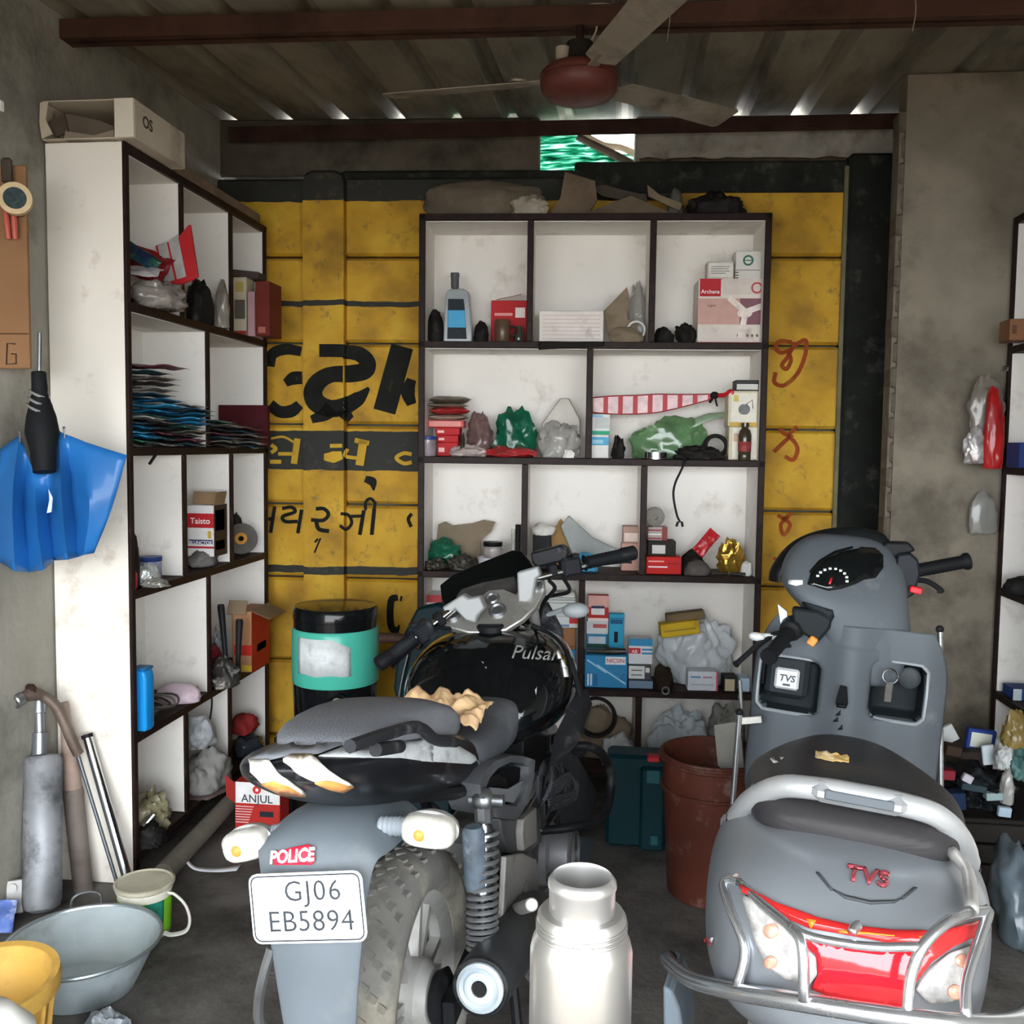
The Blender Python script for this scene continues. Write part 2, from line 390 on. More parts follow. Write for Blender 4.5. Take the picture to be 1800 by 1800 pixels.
# ---- painted writing on the planks and the post
def vface(u): return VW + (-.0165 if PU0 - .002 < u < PU1 + .002 else .0125)
def stroke(pts, w, ox, oy, k=3.6, n=7, smooth=True, b=None, lift=0):
    P = [V((p[0], p[1], 0)) for p in pts]
    if smooth and len(P) > 2: P = smoothpts(P, n)
    else:
        Q = []
        for a, c in zip(P[:-1], P[1:]):
            for i in range(12): Q.append(a.lerp(c, i / 12))
        P = Q + [P[-1]]
    ws = w if isinstance(w, (list, tuple)) else [w, w]
    m = len(P); rows_ = []
    for i in range(m):
        t = (P[min(i + 1, m - 1)] - P[max(i - 1, 0)]).normalized(); nr = V((-t.y, t.x, 0))
        f = i / max(1, m - 1) * (len(ws) - 1); j = min(int(f), len(ws) - 2); wd = ws[j] + (ws[j + 1] - ws[j]) * (f - j)
        r_ = []
        for q in (-1, -.5, 0, .5, 1):
            e = P[i] + nr * wd / 2 * q
            px, py = ox + e.x / k, oy + e.y / k
            u, z = onB(px, py, VW); v = vface(u) - .0015 - lift; u, z = onB(px, py, v)
            r_.append(V((u - 1.05, v - VW - .14, z - wb_z / 2)))
        rows_.append(r_)
    vs = [p for r_ in rows_ for p in r_]
    b.add(vs, [(i * 5 + j, i * 5 + j + 1, (i + 1) * 5 + j + 1, (i + 1) * 5 + j) for i in range(m - 1) for j in range(4)])
MK = M('#1c1c1a', .7, var=.3, scale=12, dirt='#8d7430', da=.05, dscale=14)
MY = M('#c39b30', .75, var=.15, scale=9, dirt='#6b5a36', da=.12, dscale=10)
MRD = M('#93431f', .8, var=.2, scale=12, dirt='#b58d2d', da=.2, dscale=16)
def paint(name, mat, ox, oy, strokes, lift=0):
    b = B()
    for s_ in strokes: stroke(s_[0], s_[1], ox, oy, b=b, smooth=(len(s_) < 3), lift=lift)
    o = b.obj(name, mat, smooth=0, fix=False); o.parent = wall_back
    k = o.modifiers.new('solid', 'SOLIDIFY'); k.thickness = .0012; k.offset = -1
    return o
A = (450, 400)
paint('painted_letter', MK, *A, [([(92, 880), (105, 800), (190, 770), (285, 785)], [50, 70, 70, 60]), ([(185, 985), (235, 955), (290, 950)], [50, 85, 80]), ([(88, 1120), (150, 1165), (225, 1160), (275, 1120)], [70, 75, 80, 60])])
paint('painted_letter', MK, *A, [([(400, 778), (480, 778), (560, 780)], 82, 1), ([(555, 785), (650, 800), (705, 850), (690, 905), (600, 925), (480, 930), (400, 970), (360, 1040), (385, 1110), (470, 1145), (560, 1130), (650, 1080), (715, 1015)], [85, 95, 100, 110, 110, 100, 110, 120, 120, 110, 110, 90, 20]), ([(480, 1140), (430, 1185), (350, 1215)], [110, 80, 50]), ([(540, 1150), (575, 1190), (600, 1215)], [90, 70, 50])])
paint('painted_letter', MK, *A, [([(925, 752), (812, 1165)], 142, 1)])
paint('painted_letter', MK, *A, [([(985, 960), (960, 1040), (985, 1120)], [60, 90, 60])])
paint('painted_letter', MY, *A, [([(95, 1335), (175, 1325), (250, 1365)], 14), ([(262, 1335), (240, 1495)], 40, 1), ([(95, 1375), (125, 1400), (95, 1425)], 24), ([(88, 1482), (160, 1482)], 26, 1), ([(140, 1432), (245, 1432)], 22, 1)], .001)
paint('painted_letter', MY, *A, [([(468, 1382), (545, 1380)], 24, 1), ([(430, 1452), (490, 1452), (545, 1440)], [40, 74, 50])], .001)
paint('painted_letter', MY, *A, [([(680, 1345), (655, 1505)], 52, 1), ([(625, 1345), (715, 1365)], 30, 1), ([(580, 1400), (565, 1445), (645, 1460)], 22)], .001)
paint('painted_letter', MY, *A, [([(985, 1435), (935, 1428), (888, 1458), (935, 1492), (985, 1485)], 24)], .001)
paint('painted_mark', MK, *A, [([(690, 1590), (735, 1610), (745, 1665)], [40, 60, 8])])
A = (450, 850)
paint('painted_letter', MK, *A, [([(78, 228), (105, 218)], 22, 1), ([(118, 145), (92, 312)], 22, 1)])
paint('painted_letter', MK, *A, [([(165, 158), (225, 150), (245, 180), (170, 208), (185, 240), (262, 240)], 22), ([(288, 165), (264, 315)], 22, 1)])
paint('painted_letter', MK, *A, [([(378, 160), (430, 160), (458, 195), (425, 232), (348, 230)], 24), ([(380, 238), (398, 288), (462, 302)], 26)])
paint('painted_letter', MK, *A, [([(535, 190), (585, 200), (605, 250), (570, 290), (530, 265)], 20), ([(600, 208), (675, 205)], 20, 1), ([(682, 170), (656, 325)], 24, 1), ([(748, 160), (732, 325)], 24, 1), ([(692, 170), (695, 115), (725, 95), (752, 125), (745, 165)], 18)])
paint('painted_letter', MK, *A, [([(985, 190), (964, 225), (982, 275)], 22)])
paint('painted_mark', MK, *A, [([(408, 345), (370, 438)], 11, 1), ([(372, 372), (392, 350)], 14, 1)])
paint('painted_mark', MK, *A, [([(898, 722), (862, 730), (850, 780), (850, 870), (865, 922), (905, 925)], [38, 44, 44, 44, 44, 36]), ([(922, 712), (914, 745)], 14, 1), ([(905, 895), (902, 925)], 14, 1)])
A = (1300, 450)
paint('painted_figure', MRD, *A, [([(330, 545), (255, 540), (228, 580), (265, 612), (335, 585), (345, 545)], 26), ([(330, 590), (300, 645), (268, 690), (298, 715), (325, 660), (312, 615)], 26), ([(355, 560), (420, 535), (412, 640), (362, 750), (282, 818), (222, 800), (228, 735)], 26)])
paint('painted_figure', MRD, *A, [([(250, 1092), (300, 1130), (365, 1080)], 24), ([(335, 1130), (270, 1190), (218, 1240)], 24), ([(300, 1130), (350, 1180), (368, 1230), (340, 1290), (288, 1268)], 24)])
paint('painted_figure', MRD, *A, [([(240, 1640), (285, 1660), (325, 1632)], 24), ([(310, 1650), (262, 1700), (280, 1765), (320, 1700), (272, 1655)], 24)])
paint('painted_figure', MRD, 1300, 850, [([(215, 470), (255, 500), (230, 560), (280, 540)], 20)])

# ---- steel purlins and the roof sheets
def beam(px0, px1, y0l, y1l, ydepth, name):
    pass
zt0 = roofz(4.2)
b = B()
za = onB(900, 226, VW - .03)[1]
b.box((0, 0, 0), (3.62, .006, .062)); b.box((0, .025, .03), (3.62, .05, .006))
for i in range(14): b.box((-1.7 + i * .26 + random.uniform(-.05, .05), -.004, random.uniform(-.01, .02)), (random.uniform(.03, .09), .006, random.uniform(.015, .03)))
o = struct(b.obj('trim_1', MAT_RUST, loc=BP(.93, VW - .03, za + .005), rot=(0, -.012, BANG), smooth=0)); o['label'] = 'rusty steel angle along the top of the yellow wall'
YP = 3.02
pz0, pz1 = onY(400, 50, YP).z, onY(1500, 22, YP).z
b = B(); b.box((0, 0, 0), (3.66, .045, .06)); b.box((0, .03, -.027), (3.66, .05, .006))
o = struct(b.obj('trim_2', M('#4a322a', .65, var=.25, scale=5, dirt='#2c201b', da=.35, dscale=6), loc=(0, YP, (pz0 + pz1) / 2), rot=(0, -math.atan((pz1 - pz0) / (onY(1500, 22, YP).x - onY(400, 50, YP).x)), 0), smooth=0, bev=.002)); o['label'] = 'brown steel purlin under the roof sheets'
pur_z = (pz0 + pz1) / 2
# roof sheets: trapezoidal ribs running front to back
pitch, rt_, rb_, rh = .25, .03, .075, .04
MAT_ROOF = M('#8a8375', .8, metal=.1, var=.4, scale=1.5, dirt='#4a443a', da=.5, dscale=3, bump=.12, bscale=30, stretch=(1, .25, 1))
ceil = struct(bpy.data.objects.new('ceiling', None)); C.objects.link(ceil)
x = -2.0; k = 0
while x < 2.0:
    prof = []; n_r = 4
    for i in range(n_r + (1 if k == 3 else 0)):
        x0 = i * pitch
        prof += [(x0, 0), (x0 + pitch - rb_, 0), (x0 + pitch - (rb_ + rt_) / 2, rh), (x0 + pitch - (rb_ - rt_) / 2, rh)]
    prof += [(prof[-1][0] + (rb_ - rt_) / 2, 0), (prof[-1][0] + (rb_ - rt_) / 2 + .015, 0)]
    b = B(); ys = [-.9, 1.2, 2.6, 3.4, 4.0, 4.62]
    rings = []
    for y in ys:
        rings.append([(px, y, roofz(y) + pz + .002 * (k % 2) + .012 * noise.noise(V((px * 1.5 + k * 3, y * 1.5, 0)))) for px, pz in prof])
    vs = [p for r_ in rings for p in r_]; n = len(prof)
    b.add(vs, [(i * n + j, i * n + j + 1, (i + 1) * n + j + 1, (i + 1) * n + j) for i in range(len(ys) - 1) for j in range(n - 1)])
    b.obj('roof_sheet', MAT_ROOF, ceil, loc=(x, 0, 0), smooth=0, solid=.0015, fix=False)
    x += n_r * pitch; k += 1

b = B(); b.box((0, -.45, 2.36), (3.9, .28, .52)); struct(tag(b.obj('sky_blocker', MAT_PLASTER2, smooth=0), 'unseen block added over the open shop front to cut sky light'))  # added behind the camera to keep sky light off the upper room
# green shade net and branches outside the opening under the roof
mnet = bpy.data.materials.new('shade_net'); mnet.use_nodes = True
N = mnet.node_tree.nodes; L = mnet.node_tree.links; N.remove(N['Principled BSDF'])
tc = N.new('ShaderNodeTexCoord'); mp = N.new('ShaderNodeMapping'); mp.inputs['Scale'].default_value = (6, 1, 60); L.new(tc.outputs['Object'], mp.inputs[0])
nz = N.new('ShaderNodeTexNoise'); nz.inputs['Scale'].default_value = 1.4; nz.inputs['Detail'].default_value = 6; L.new(mp.outputs[0], nz.inputs['Vector'])
cr = N.new('ShaderNodeValToRGB'); cr.color_ramp.elements[0].position = .36; cr.color_ramp.elements[0].color = lin('#0b2a20') + [1]; cr.color_ramp.elements[1].position = .66; cr.color_ramp.elements[1].color = lin('#b9cfc6') + [1]; _k = cr.color_ramp.elements.new(.5); _k.color = lin('#3f8a72') + [1]
L.new(nz.outputs['Fac'], cr.inputs[0])
df = N.new('ShaderNodeBsdfDiffuse'); tl = N.new('ShaderNodeBsdfTranslucent'); ms = N.new('ShaderNodeMixShader'); ms.inputs[0].default_value = .75
L.new(cr.outputs[0], df.inputs[0]); L.new(cr.outputs[0], tl.inputs[0]); L.new(df.outputs[0], ms.inputs[1]); L.new(tl.outputs[0], ms.inputs[2]); L.new(ms.outputs[0], N['Material Output'].inputs[0])
b = B()
nu, nz1 = onB(940, 300, .62); nu2, nz2 = onB(1125, 215, .62)
b.grid(lambda a, c: V((nu - .5 + a * 1.5, .03 * math.sin(a * 9) + .012 * math.sin(c * 30 + a * 4), nz1 - .35 + c * (.55 - .13 * min(1, max(0, (a - .49) / .05))))), 30, 24)
o = b.obj('shade_net', mnet, loc=BP(0, .62, 0), rot=(0, 0, BANG), solid=.001, fix=False)
tag(o, 'green shade net hanging outside the gap under the roof', 'net')
MAT_BARK = M('#b9a58c', .85, var=.25, scale=20)
b = B(); p0 = BP(*[onB(1022, 232, .56)[0], .56, onB(1022, 232, .56)[1]]); p1 = BP(*[onB(1150, 290, .56)[0], .56, onB(1150, 290, .56)[1]])
b.tube(smoothpts([p0, p0.lerp(p1, .3) + V((0, 0, -.012)), p0.lerp(p1, .6) + V((0, 0, .012)), p1], 5), [.008, .009, .011, .012, .013, .013, .014, .014, .015, .015, .015, .016, .016, .016, .017, .017], 8)
tag(b.obj('tree_branch', MAT_BARK), 'pale bare branch crossing the gap under the roof', 'branch')
b = B(); p0 = BP(*[onB(1015, 240, .52)[0], .52, onB(1015, 240, .52)[1]]); p1 = BP(*[onB(1150, 312, .52)[0], .52, onB(1150, 312, .52)[1]])
b.tube([p0, p0.lerp(p1, .5) + V((0, 0, .006)), p1], [.016, .02, .024], 8)
tag(b.obj('tree_branch', M('#4a4036', .9, var=.3, scale=20)), 'dark thick branch below the pale branch in the gap', 'branch')

# ------------------------------------------------------------------ shelving units
MAT_WHITE = M('#e2ddd6', .6, var=.05, scale=3, dirt='#9c8f80', da=.17, dscale=6)
MAT_WHITE2 = M('#e7e0d5', .62, var=.06, scale=3, dirt='#9c7d5e', da=.24, dscale=6)
MAT_EDGE = M('#271b19', .45, var=.3, scale=15, dirt='#54423a', da=.1, dscale=18)
def board(root, name, c, d, edge=None, mat=None, em=.006):
    b = B(); b.cbox((0, 0, 0), d, .002); o = b.obj(name, mat or MAT_WHITE, root, c)
    if edge:
        ec, ed = edge; b = B(); b.cbox((0, 0, 0), ed, .0025); b.obj('edging', MAT_EDGE, o, ec)
    return o
# back unit
SB = thing('wall_shelf', 'wide white open shelf unit with dark edging against the yellow wall', 'shelf unit', BP(0, 0, 0), (0, 0, BANG))
SD = .275
sb_u0, sb_u1 = onB(737, 600, 0)[0], onB(1350, 600, 0)[0]
sb_top = onB(1050, 375, 0)[1]
sbz = [sb_top] + [onB(x_, y_, 0)[1] for x_, y_ in ((1050, 601), (1050, 806), (1050, 1009), (1165, 1215))] + [.10]
TH = .028
for zc in sbz:
    board(SB, 'shelf_board', ((sb_u0 + sb_u1) / 2, SD / 2, zc - TH / 2), (sb_u1 - sb_u0, SD - .004, TH - .004), ((0, -SD / 2, 0), (sb_u1 - sb_u0 + .004, .012, TH)), M('#3a2d29', .6, var=.3, scale=8, dirt='#70655d', da=.15))
    if zc > .2:
        b = B(); b.box((0, 0, 0), (sb_u1 - sb_u0 - .03, SD - .02, .003)); b.obj('painted_underside', MAT_WHITE, SB, ((sb_u0 + sb_u1) / 2, SD / 2, zc - TH - .0005))
for u_ in (sb_u0, sb_u1):
    s_ = 1 if u_ == sb_u0 else -1
    board(SB, 'side_panel', (u_ + s_ * .011, SD / 2, sb_top / 2), (.022, SD - .002, sb_top - .004), ((0, -SD / 2, 0), (.026, .012, sb_top)))
board(SB, 'back_panel', ((sb_u0 + sb_u1) / 2, SD - .004, sb_top / 2), (sb_u1 - sb_u0 - .02, .006, sb_top - .02))
sb_div = [(932, 1147), (1036,), (922, 1131), (1022,), (1122,)]
for r_, xs in enumerate(sb_div):
    za, zb = sbz[r_] - TH, sbz[r_ + 1]
    for x_ in xs:
        u_ = onB(x_, [490, 700, 905, 1110, 1270][r_], 0)[0]
        board(SB, 'divider', (u_, SD / 2, (za + zb) / 2), (.02, SD - .004, za - zb), ((0, -SD / 2, 0), (.026, .01, za - zb)))
def shelfB(r_): return sbz[r_ + 1] + .0005       # top of board under row r_
# left unit (open side faces +x)
XO = onY(224, 780, 2.9).x; YA, YB_ = 2.9, 4.09
SL = thing('wall_shelf', 'tall white open shelf unit along the left wall, end panel facing us', 'shelf unit', (XO, YA, 0))
LD = XO - XL - .005
slz = [onX(230, y_, XO).z for y_ in (256, 531, 786, 1040, 1297)] + [.10]
sl_top = slz[0]
for zc in slz:
    board(SL, 'shelf_board', (-LD / 2, (YB_ - YA) / 2, zc - TH / 2), (LD - .004, YB_ - YA - .02, TH - .004), ((LD / 2, 0, 0), (.012, YB_ - YA, TH)), M('#3a2d29', .6, var=.3, scale=8, dirt='#70655d', da=.15))
    if zc > .2:
        b = B(); b.box((0, 0, 0), (LD - .02, YB_ - YA - .03, .003)); b.obj('painted_underside', MAT_WHITE, SL, (-LD / 2, (YB_ - YA) / 2, zc - TH - .0005))
board(SL, 'end_panel', (-LD / 2, .012, sl_top / 2), (LD, .024, sl_top - .002), ((LD / 2 + .001, 0, 0), (.012, .026, sl_top)), MAT_WHITE2)
board(SL, 'end_panel', (-LD / 2, YB_ - YA - .012, sl_top / 2), (LD, .024, sl_top - .002), ((LD / 2, 0, 0), (.012, .026, sl_top)))
board(SL, 'back_panel', (-LD + .004, (YB_ - YA) / 2, sl_top / 2), (.006, YB_ - YA - .05, sl_top - .02))
sl_div = [(323, 408), (366,), (323, 406), (364,), (321, 400)]
for r_, xs in enumerate(sl_div):
    za, zb = slz[r_] - TH, slz[r_ + 1]
    for x_ in xs:
        y_ = onX(x_, 780, XO).y - YA
        board(SL, 'divider', (-LD / 2, y_, (za + zb) / 2), (LD - .004, .02, za - zb), ((LD / 2, 0, 0), (.01, .026, za - zb)))
def shelfL(r_): return slz[r_ + 1] + .0005
# right unit (open side faces -x), only its far end is in view
XO2 = onY(1768, 780, 3.84).x
SR = thing('wall_shelf', 'white shelf unit along the right wall, cut by the picture edge', 'shelf unit', (XO2, 3.85, 0))
RD = XR - XO2 - .005; RY = 1.1
srz = [onX(1790, y_, XO2).z for y_ in (380, 606, 822, 1045, 1240)] + [.10]
for zc in srz:
    board(SR, 'shelf_board', (RD / 2, -RY / 2, zc - TH / 2), (RD - .004, RY - .02, TH - .004), ((-RD / 2, 0, 0), (.012, RY, TH)), M('#3a2d29', .6, var=.3, scale=8, dirt='#70655d', da=.15))
for y_ in (-.012, -RY + .012):
    board(SR, 'end_panel', (RD / 2, y_, srz[0] / 2), (RD, .024, srz[0] - .002), ((-RD / 2 - .001, 0, 0), (.012, .026, srz[0])))
board(SR, 'back_panel', (RD - .004, -RY / 2, srz[0] / 2), (.006, RY - .05, srz[0] - .02))
board(SR, 'divider', (RD / 2, -.56, srz[0] / 2), (RD - .006, .02, srz[0] - .06), ((-RD / 2, 0, 0), (.01, .026, srz[0] - .06)))
# ------------------------------------------------------------------ helpers for vehicles
from mathutils.bvhtree import BVHTree
def ring(y, z, hw, ht, hb, p=2.5, n=24, x=0., sl=0.):
    """superellipse section in the xz plane at y; sl tilts the section (top further along y)"""
    out = []
    for i in range(n):
        a = 2 * PI * i / n; c, s_ = math.cos(a), math.sin(a)
        xx = math.copysign(abs(c) ** (2 / p), c) * hw; zz_ = math.copysign(abs(s_) ** (2 / p), s_) * (ht if s_ > 0 else hb)
        out.append((x + xx, y + sl * zz_, z + zz_))
    return out
def bvh_of(o):
    dg = bpy.context.evaluated_depsgraph_get(); return BVHTree.FromObject(o, dg)
def patch(name, tree, mw, polys, mat, parent, off=.0015, t=.002, ml=10., fallback=None, smooth=60):
    """decal or lens lying on a body: outline triangulated finely, laid on the surface the rays meet"""
    mi = mw.inverted(); o0 = mi @ CAMP; m3 = mi.to_3x3(); b = B()
    for poly in polys:
        bm = bmesh.new(); n = len(poly); P = []
        for i in range(n):
            a, c = V((*poly[i], 0)), V((*poly[(i + 1) % n], 0)); k = max(1, int((c - a).length / ml))
            for j in range(k): P.append(a.lerp(c, j / k))
        f = bm.faces.new([bm.verts.new(p) for p in P])
        bmesh.ops.triangulate(bm, faces=[f])
        for _ in range(4):
            es = [e for e in bm.edges if e.calc_length() > ml * 1.5]
            if not es: break
            bmesh.ops.subdivide_edges(bm, edges=es, cuts=1, use_grid_fill=False)
            bmesh.ops.triangulate(bm, faces=bm.faces[:])
        bm.verts.index_update(); vs = []
        for v in bm.verts:
            d = (m3 @ ray(v.co.x, v.co.y)).normalized(); h = tree.ray_cast(o0, d)
            if h[0] is None: vs.append(None)
            else:
                nn = h[1] if h[1].dot(d) < 0 else -h[1]
                vs.append(h[0] + nn * off)
        fs = []
        for f in bm.faces:      # keep only what really lies on the body
            k = [v.index for v in f.verts]
            if any(vs[i] is None for i in k): continue
            if max((vs[k[i]] - vs[k[i - 1]]).length for i in range(len(k))) > .06: continue
            fs.append(tuple(k))
        b.add([p if p is not None else V((0, 0, 0)) for p in vs], fs); bm.free()
    used = sorted({i for f in b.f for i in f}); rem = {i: j for j, i in enumerate(used)}
    b.v = [b.v[i] for i in used]; b.f = [[rem[i] for i in f] for f in b.f]
    if not b.f: return None
    o = b.obj(name, mat, parent, smooth=smooth, fix=False)
    k = o.modifiers.new('solid', 'SOLIDIFY'); k.thickness = t; k.offset = 0
    return o
def textpx(t, size, cx, cy, shear=0., off=0., rot=0., sx=1., sp=1.):
    """outlines of a word in picture pixels around (cx, cy)"""
    me = text_me(t, 1., 0., off, shear, 'CENTER', sp); c, s_ = math.cos(rot), math.sin(rot)
    return [[(cx + size * (v.co.x * sx * c - v.co.y * -s_ * -1), cy + size * (v.co.x * sx * s_ - v.co.y * c)) for v in [me.vertices[i] for i in p.vertices]] for p in me.polygons]
def plate(b, mw, axis, c, pxs, t, bevel=0):
    """closed outline traced at a plane of the thing, given thickness t"""
    P = [inplace(mw, x, y, axis, c) for x, y in pxs]
    k = V((0, 0, 0)); k[axis] = t / 2
    b.loft([[p - k for p in P], [p + k for p in P]]); return b
def pxtube(b, mw, pts, r, n=8, sm=5):
    """tube through (px, py, axis, value) points of a thing's frame"""
    P = [inplace(mw, *q) for q in pts]
    b.tube(smoothpts(P, sm) if sm and len(P) > 2 else P, r, n); return b
def basis(rz, ry): return Matrix.Rotation(rz, 4, 'Z') @ Matrix.Rotation(ry, 4, 'Y')

RUB = M('#2a2a2b', .75, var=.2, scale=10, dirt='#77736d', da=.22, dscale=8)
BLK = M('#17181a', .45, var=.25, scale=8, dirt='#5a5855', da=.16, dscale=7)
GLOSSBLK = M('#0c0e10', .10, var=.2, scale=3, dirt='#3a3a3a', da=.1, dscale=6, coat=.6)
PLGREY = M('#7f868c', .5, var=.12, scale=4, dirt='#a9a6a0', da=.15, dscale=4)
DUSTBLK = M('#26272a', .55, var=.2, scale=4, dirt='#8d8e90', da=.3, dscale=5)
CHROME = M('#c9ccd0', .16, metal=1, var=.06, scale=8, dirt='#85817a', da=.1, dscale=12)
ALU = M('#c3c1bb', .38, metal=.85, var=.12, scale=9, dirt='#8b857b', da=.2, dscale=9)
ALUM = M('#a9a7a2', .5, metal=.6, var=.15, scale=9, dirt='#5b5753', da=.25, dscale=9)
STEEL = M('#8d8f92', .35, metal=.9, var=.15, scale=14, dirt='#4a4644', da=.25, dscale=14)
SEATG = M('#6f7176', .7, var=.12, scale=5, dirt='#8c8d90', da=.25, dscale=4, bump=.35, bscale=260)
WHT = M('#f4f4f2', .4, var=.03)
LENSC = M('#aaa69e', .12, var=.25, scale=30, dirt='#8f8a82', da=.15, dscale=40, coat=.5)
ORANGE = M('#d9853e', .35, var=.2, scale=20)

def wheel(root, yc, zc, Rr, wd, name='rear_wheel', T=None):
    T = T or Matrix.Identity(4)
    X = T @ Matrix.Translation((0, yc, zc)) @ Matrix.Rotation(R(90), 4, 'Y')
    hw = wd / 2
    prof = [(Rr - .095, -hw * .62), (Rr - .075, -hw * .9), (Rr - .045, -hw), (Rr - .02, -hw * .86), (Rr - .006, -hw * .5), (Rr, 0), (Rr - .006, hw * .5), (Rr - .02, hw * .86), (Rr - .045, hw), (Rr - .075, hw * .9), (Rr - .095, hw * .62)]
    b = B(); b.lathe(prof + [(Rr - .1, 0)], 56, X, cap=False)
    b.f += [[len(b.v) - 56 + j, len(b.v) - 56 + (j + 1) % 56, (j + 1) % 56, j] for j in range(56)]; b.mi += [0] * 56
    for i in range(34):
        for s_ in (-1, 1):
            a = 2 * PI * (i + (.5 if s_ > 0 else 0)) / 34
            for q in range(3):
                f0 = q / 3; a2 = a + f0 * .16; zz_ = s_ * hw * (.12 + .30 * q); rr = Rr - .002 - .020 * (zz_ / hw) ** 2
                P = X @ Matrix.Rotation(a2, 4, 'Z') @ Matrix.Translation((rr, 0, zz_)) @ Matrix.Rotation(s_ * -.5, 4, 'X') @ Matrix.Rotation(s_ * .3 * (zz_ / hw) * s_, 4, 'Y')
                b.box((0, 0, 0), (.007, .012, hw * .34), T=P)
    ty = b.obj('tyre', M('#6a6864', .85, var=.2, scale=9, dirt='#a49d8c', da=.5, dscale=6), root)
    b = B(); r0 = Rr - .092
    b.lathe([(r0 - .012, -hw * .5), (r0 + .004, -hw * .62), (r0 + .004, -hw * .5), (r0 - .02, -hw * .3), (r0 - .02, hw * .3), (r0 + .004, hw * .5), (r0 + .004, hw * .62), (r0 - .012, hw * .5), (r0 - .03, hw * .2), (r0 - .03, -hw * .2)], 48, X, cap=False)
    for i in range(6):
        a = 2 * PI * i / 6 + .5
        for s_ in (-1, 1):
            P = X @ Matrix.Rotation(a, 4, 'Z')
            b.loft([[(.06, s_ * .010 - .009, -.014), (.06, s_ * .010 + .009, -.014), (.06, s_ * .010 + .009, .014), (.06, s_ * .010 - .009, .014)],
                    [(r0 - .02, s_ * .034 - .008, -.011), (r0 - .02, s_ * .034 + .008, -.011), (r0 - .02, s_ * .034 + .008, .011), (r0 - .02, s_ * .034 - .008, .011)]], T=P)
    b.lathe([(.0, -.05), (.055, -.05), (.075, -.03), (.075, .03), (.055, .05), (0.001, .05)], 28, X)
    rm = b.obj('rim', M('#a3a29e', .5, metal=.3, var=.15, scale=7, dirt='#7b776f', da=.3, dscale=6), root)
    b = B(); b.lathe([(.03, .05), (.05, .055), (.06, .075), (.045, .085), (.02, .085), (.02, .11), (.001, .11)], 24, X)
    b.obj('hub_cover', BLK, root)
    return ty
# ------------------------------------------------------------------ motorcycle
MBROT = (0, R(-3), R(-6.5)); MBLOC = V((-.405, 1.95, 0))
MB = thing('motorcycle', 'black dusty motorcycle with a white number plate seen from behind', 'motorcycle', MBLOC, MBROT)
MW = Matrix.Translation(MBLOC) @ Euler(MBROT).to_matrix().to_4x4()
wheel(MB, -.045, .302, .302, .115)
# tail cowl
b = B()
b.loft([ring(-.595, .957, .028, .008, .010, 2.4), ring(-.578, .954, .058, .015, .022, 2.4), ring(-.53, .945, .088, .022, .045, 2.4), ring(-.43, .922, .118, .034, .074, 2.5), ring(-.30, .89, .126, .045, .098, 2.6), ring(-.12, .85, .131, .05, .112, 2.8), ring(.04, .80, .13, .045, .10, 3), ring(.16, .745, .125, .04, .06, 2.8), ring(.22, .715, .115, .02, .03, 2.5)])
cowl = b.obj('tail_cowl', M('#17181b', .3, var=.3, scale=3, dirt='#77797d', da=.2, dscale=5, coat=.2), MB, smooth=180, sub=1)
tr = bvh_of(cowl)
q = lambda pts, ox, oy, k: [(ox + x / k, oy + y / k) for x, y in pts]
Z3 = (420, 1200, 1800 / 340)
patch('scuffed_paint', tr, MW, [q([(740, 690), (980, 600), (1250, 600), (1500, 560), (1800, 530), (1800, 740), (1500, 700), (1150, 700)], *Z3), q([(0, 480 - 0), (130, 500), (330, 560), (470, 640), (575, 730), (430, 715), (200, 700), (0, 690)], 740, 1200, 5)], M('#b9bcbd', .6, var=.12, scale=8, dirt='#55585c', da=.3, dscale=14), MB, off=.0012)
lm = M('#e9e4da', .25, var=.15, scale=25, dirt='#d09a58', da=.35, dscale=10, coat=.3)
patch('tail_lamp', tr, MW, [q([(100, 745), (280, 745), (400, 860), (630, 1020), (390, 1005), (320, 960), (220, 900), (130, 830)], *Z3)], lm, MB, off=.004, t=.006)
patch('tail_lamp', tr, MW, [q([(410, 745), (480, 700), (670, 700), (760, 780), (1050, 940), (960, 985), (820, 960), (700, 900), (560, 850), (490, 790)], *Z3)], lm, MB, off=.004, t=.006)
for pl_ in ([(230, 905), (330, 885), (480, 930), (620, 1015), (395, 1000), (320, 955)], [(690, 900), (800, 885), (900, 905), (1045, 940), (960, 983), (820, 955)]):
    patch('amber_reflector', tr, MW, [q(pl_, *Z3)], M('#c98a4a', .3, var=.25, scale=30, coat=.3), MB, off=.0078, t=.002)
patch('tail_top_cover', tr, MW, [q([(100, 738), (300, 650), (560, 565), (800, 525), (1030, 535), (960, 590), (740, 675), (420, 705), (280, 735)], *Z3)], M('#7b7d82', .6, var=.15, scale=8, dirt='#4d4f53', da=.2, dscale=8), MB, off=.004, t=.004)
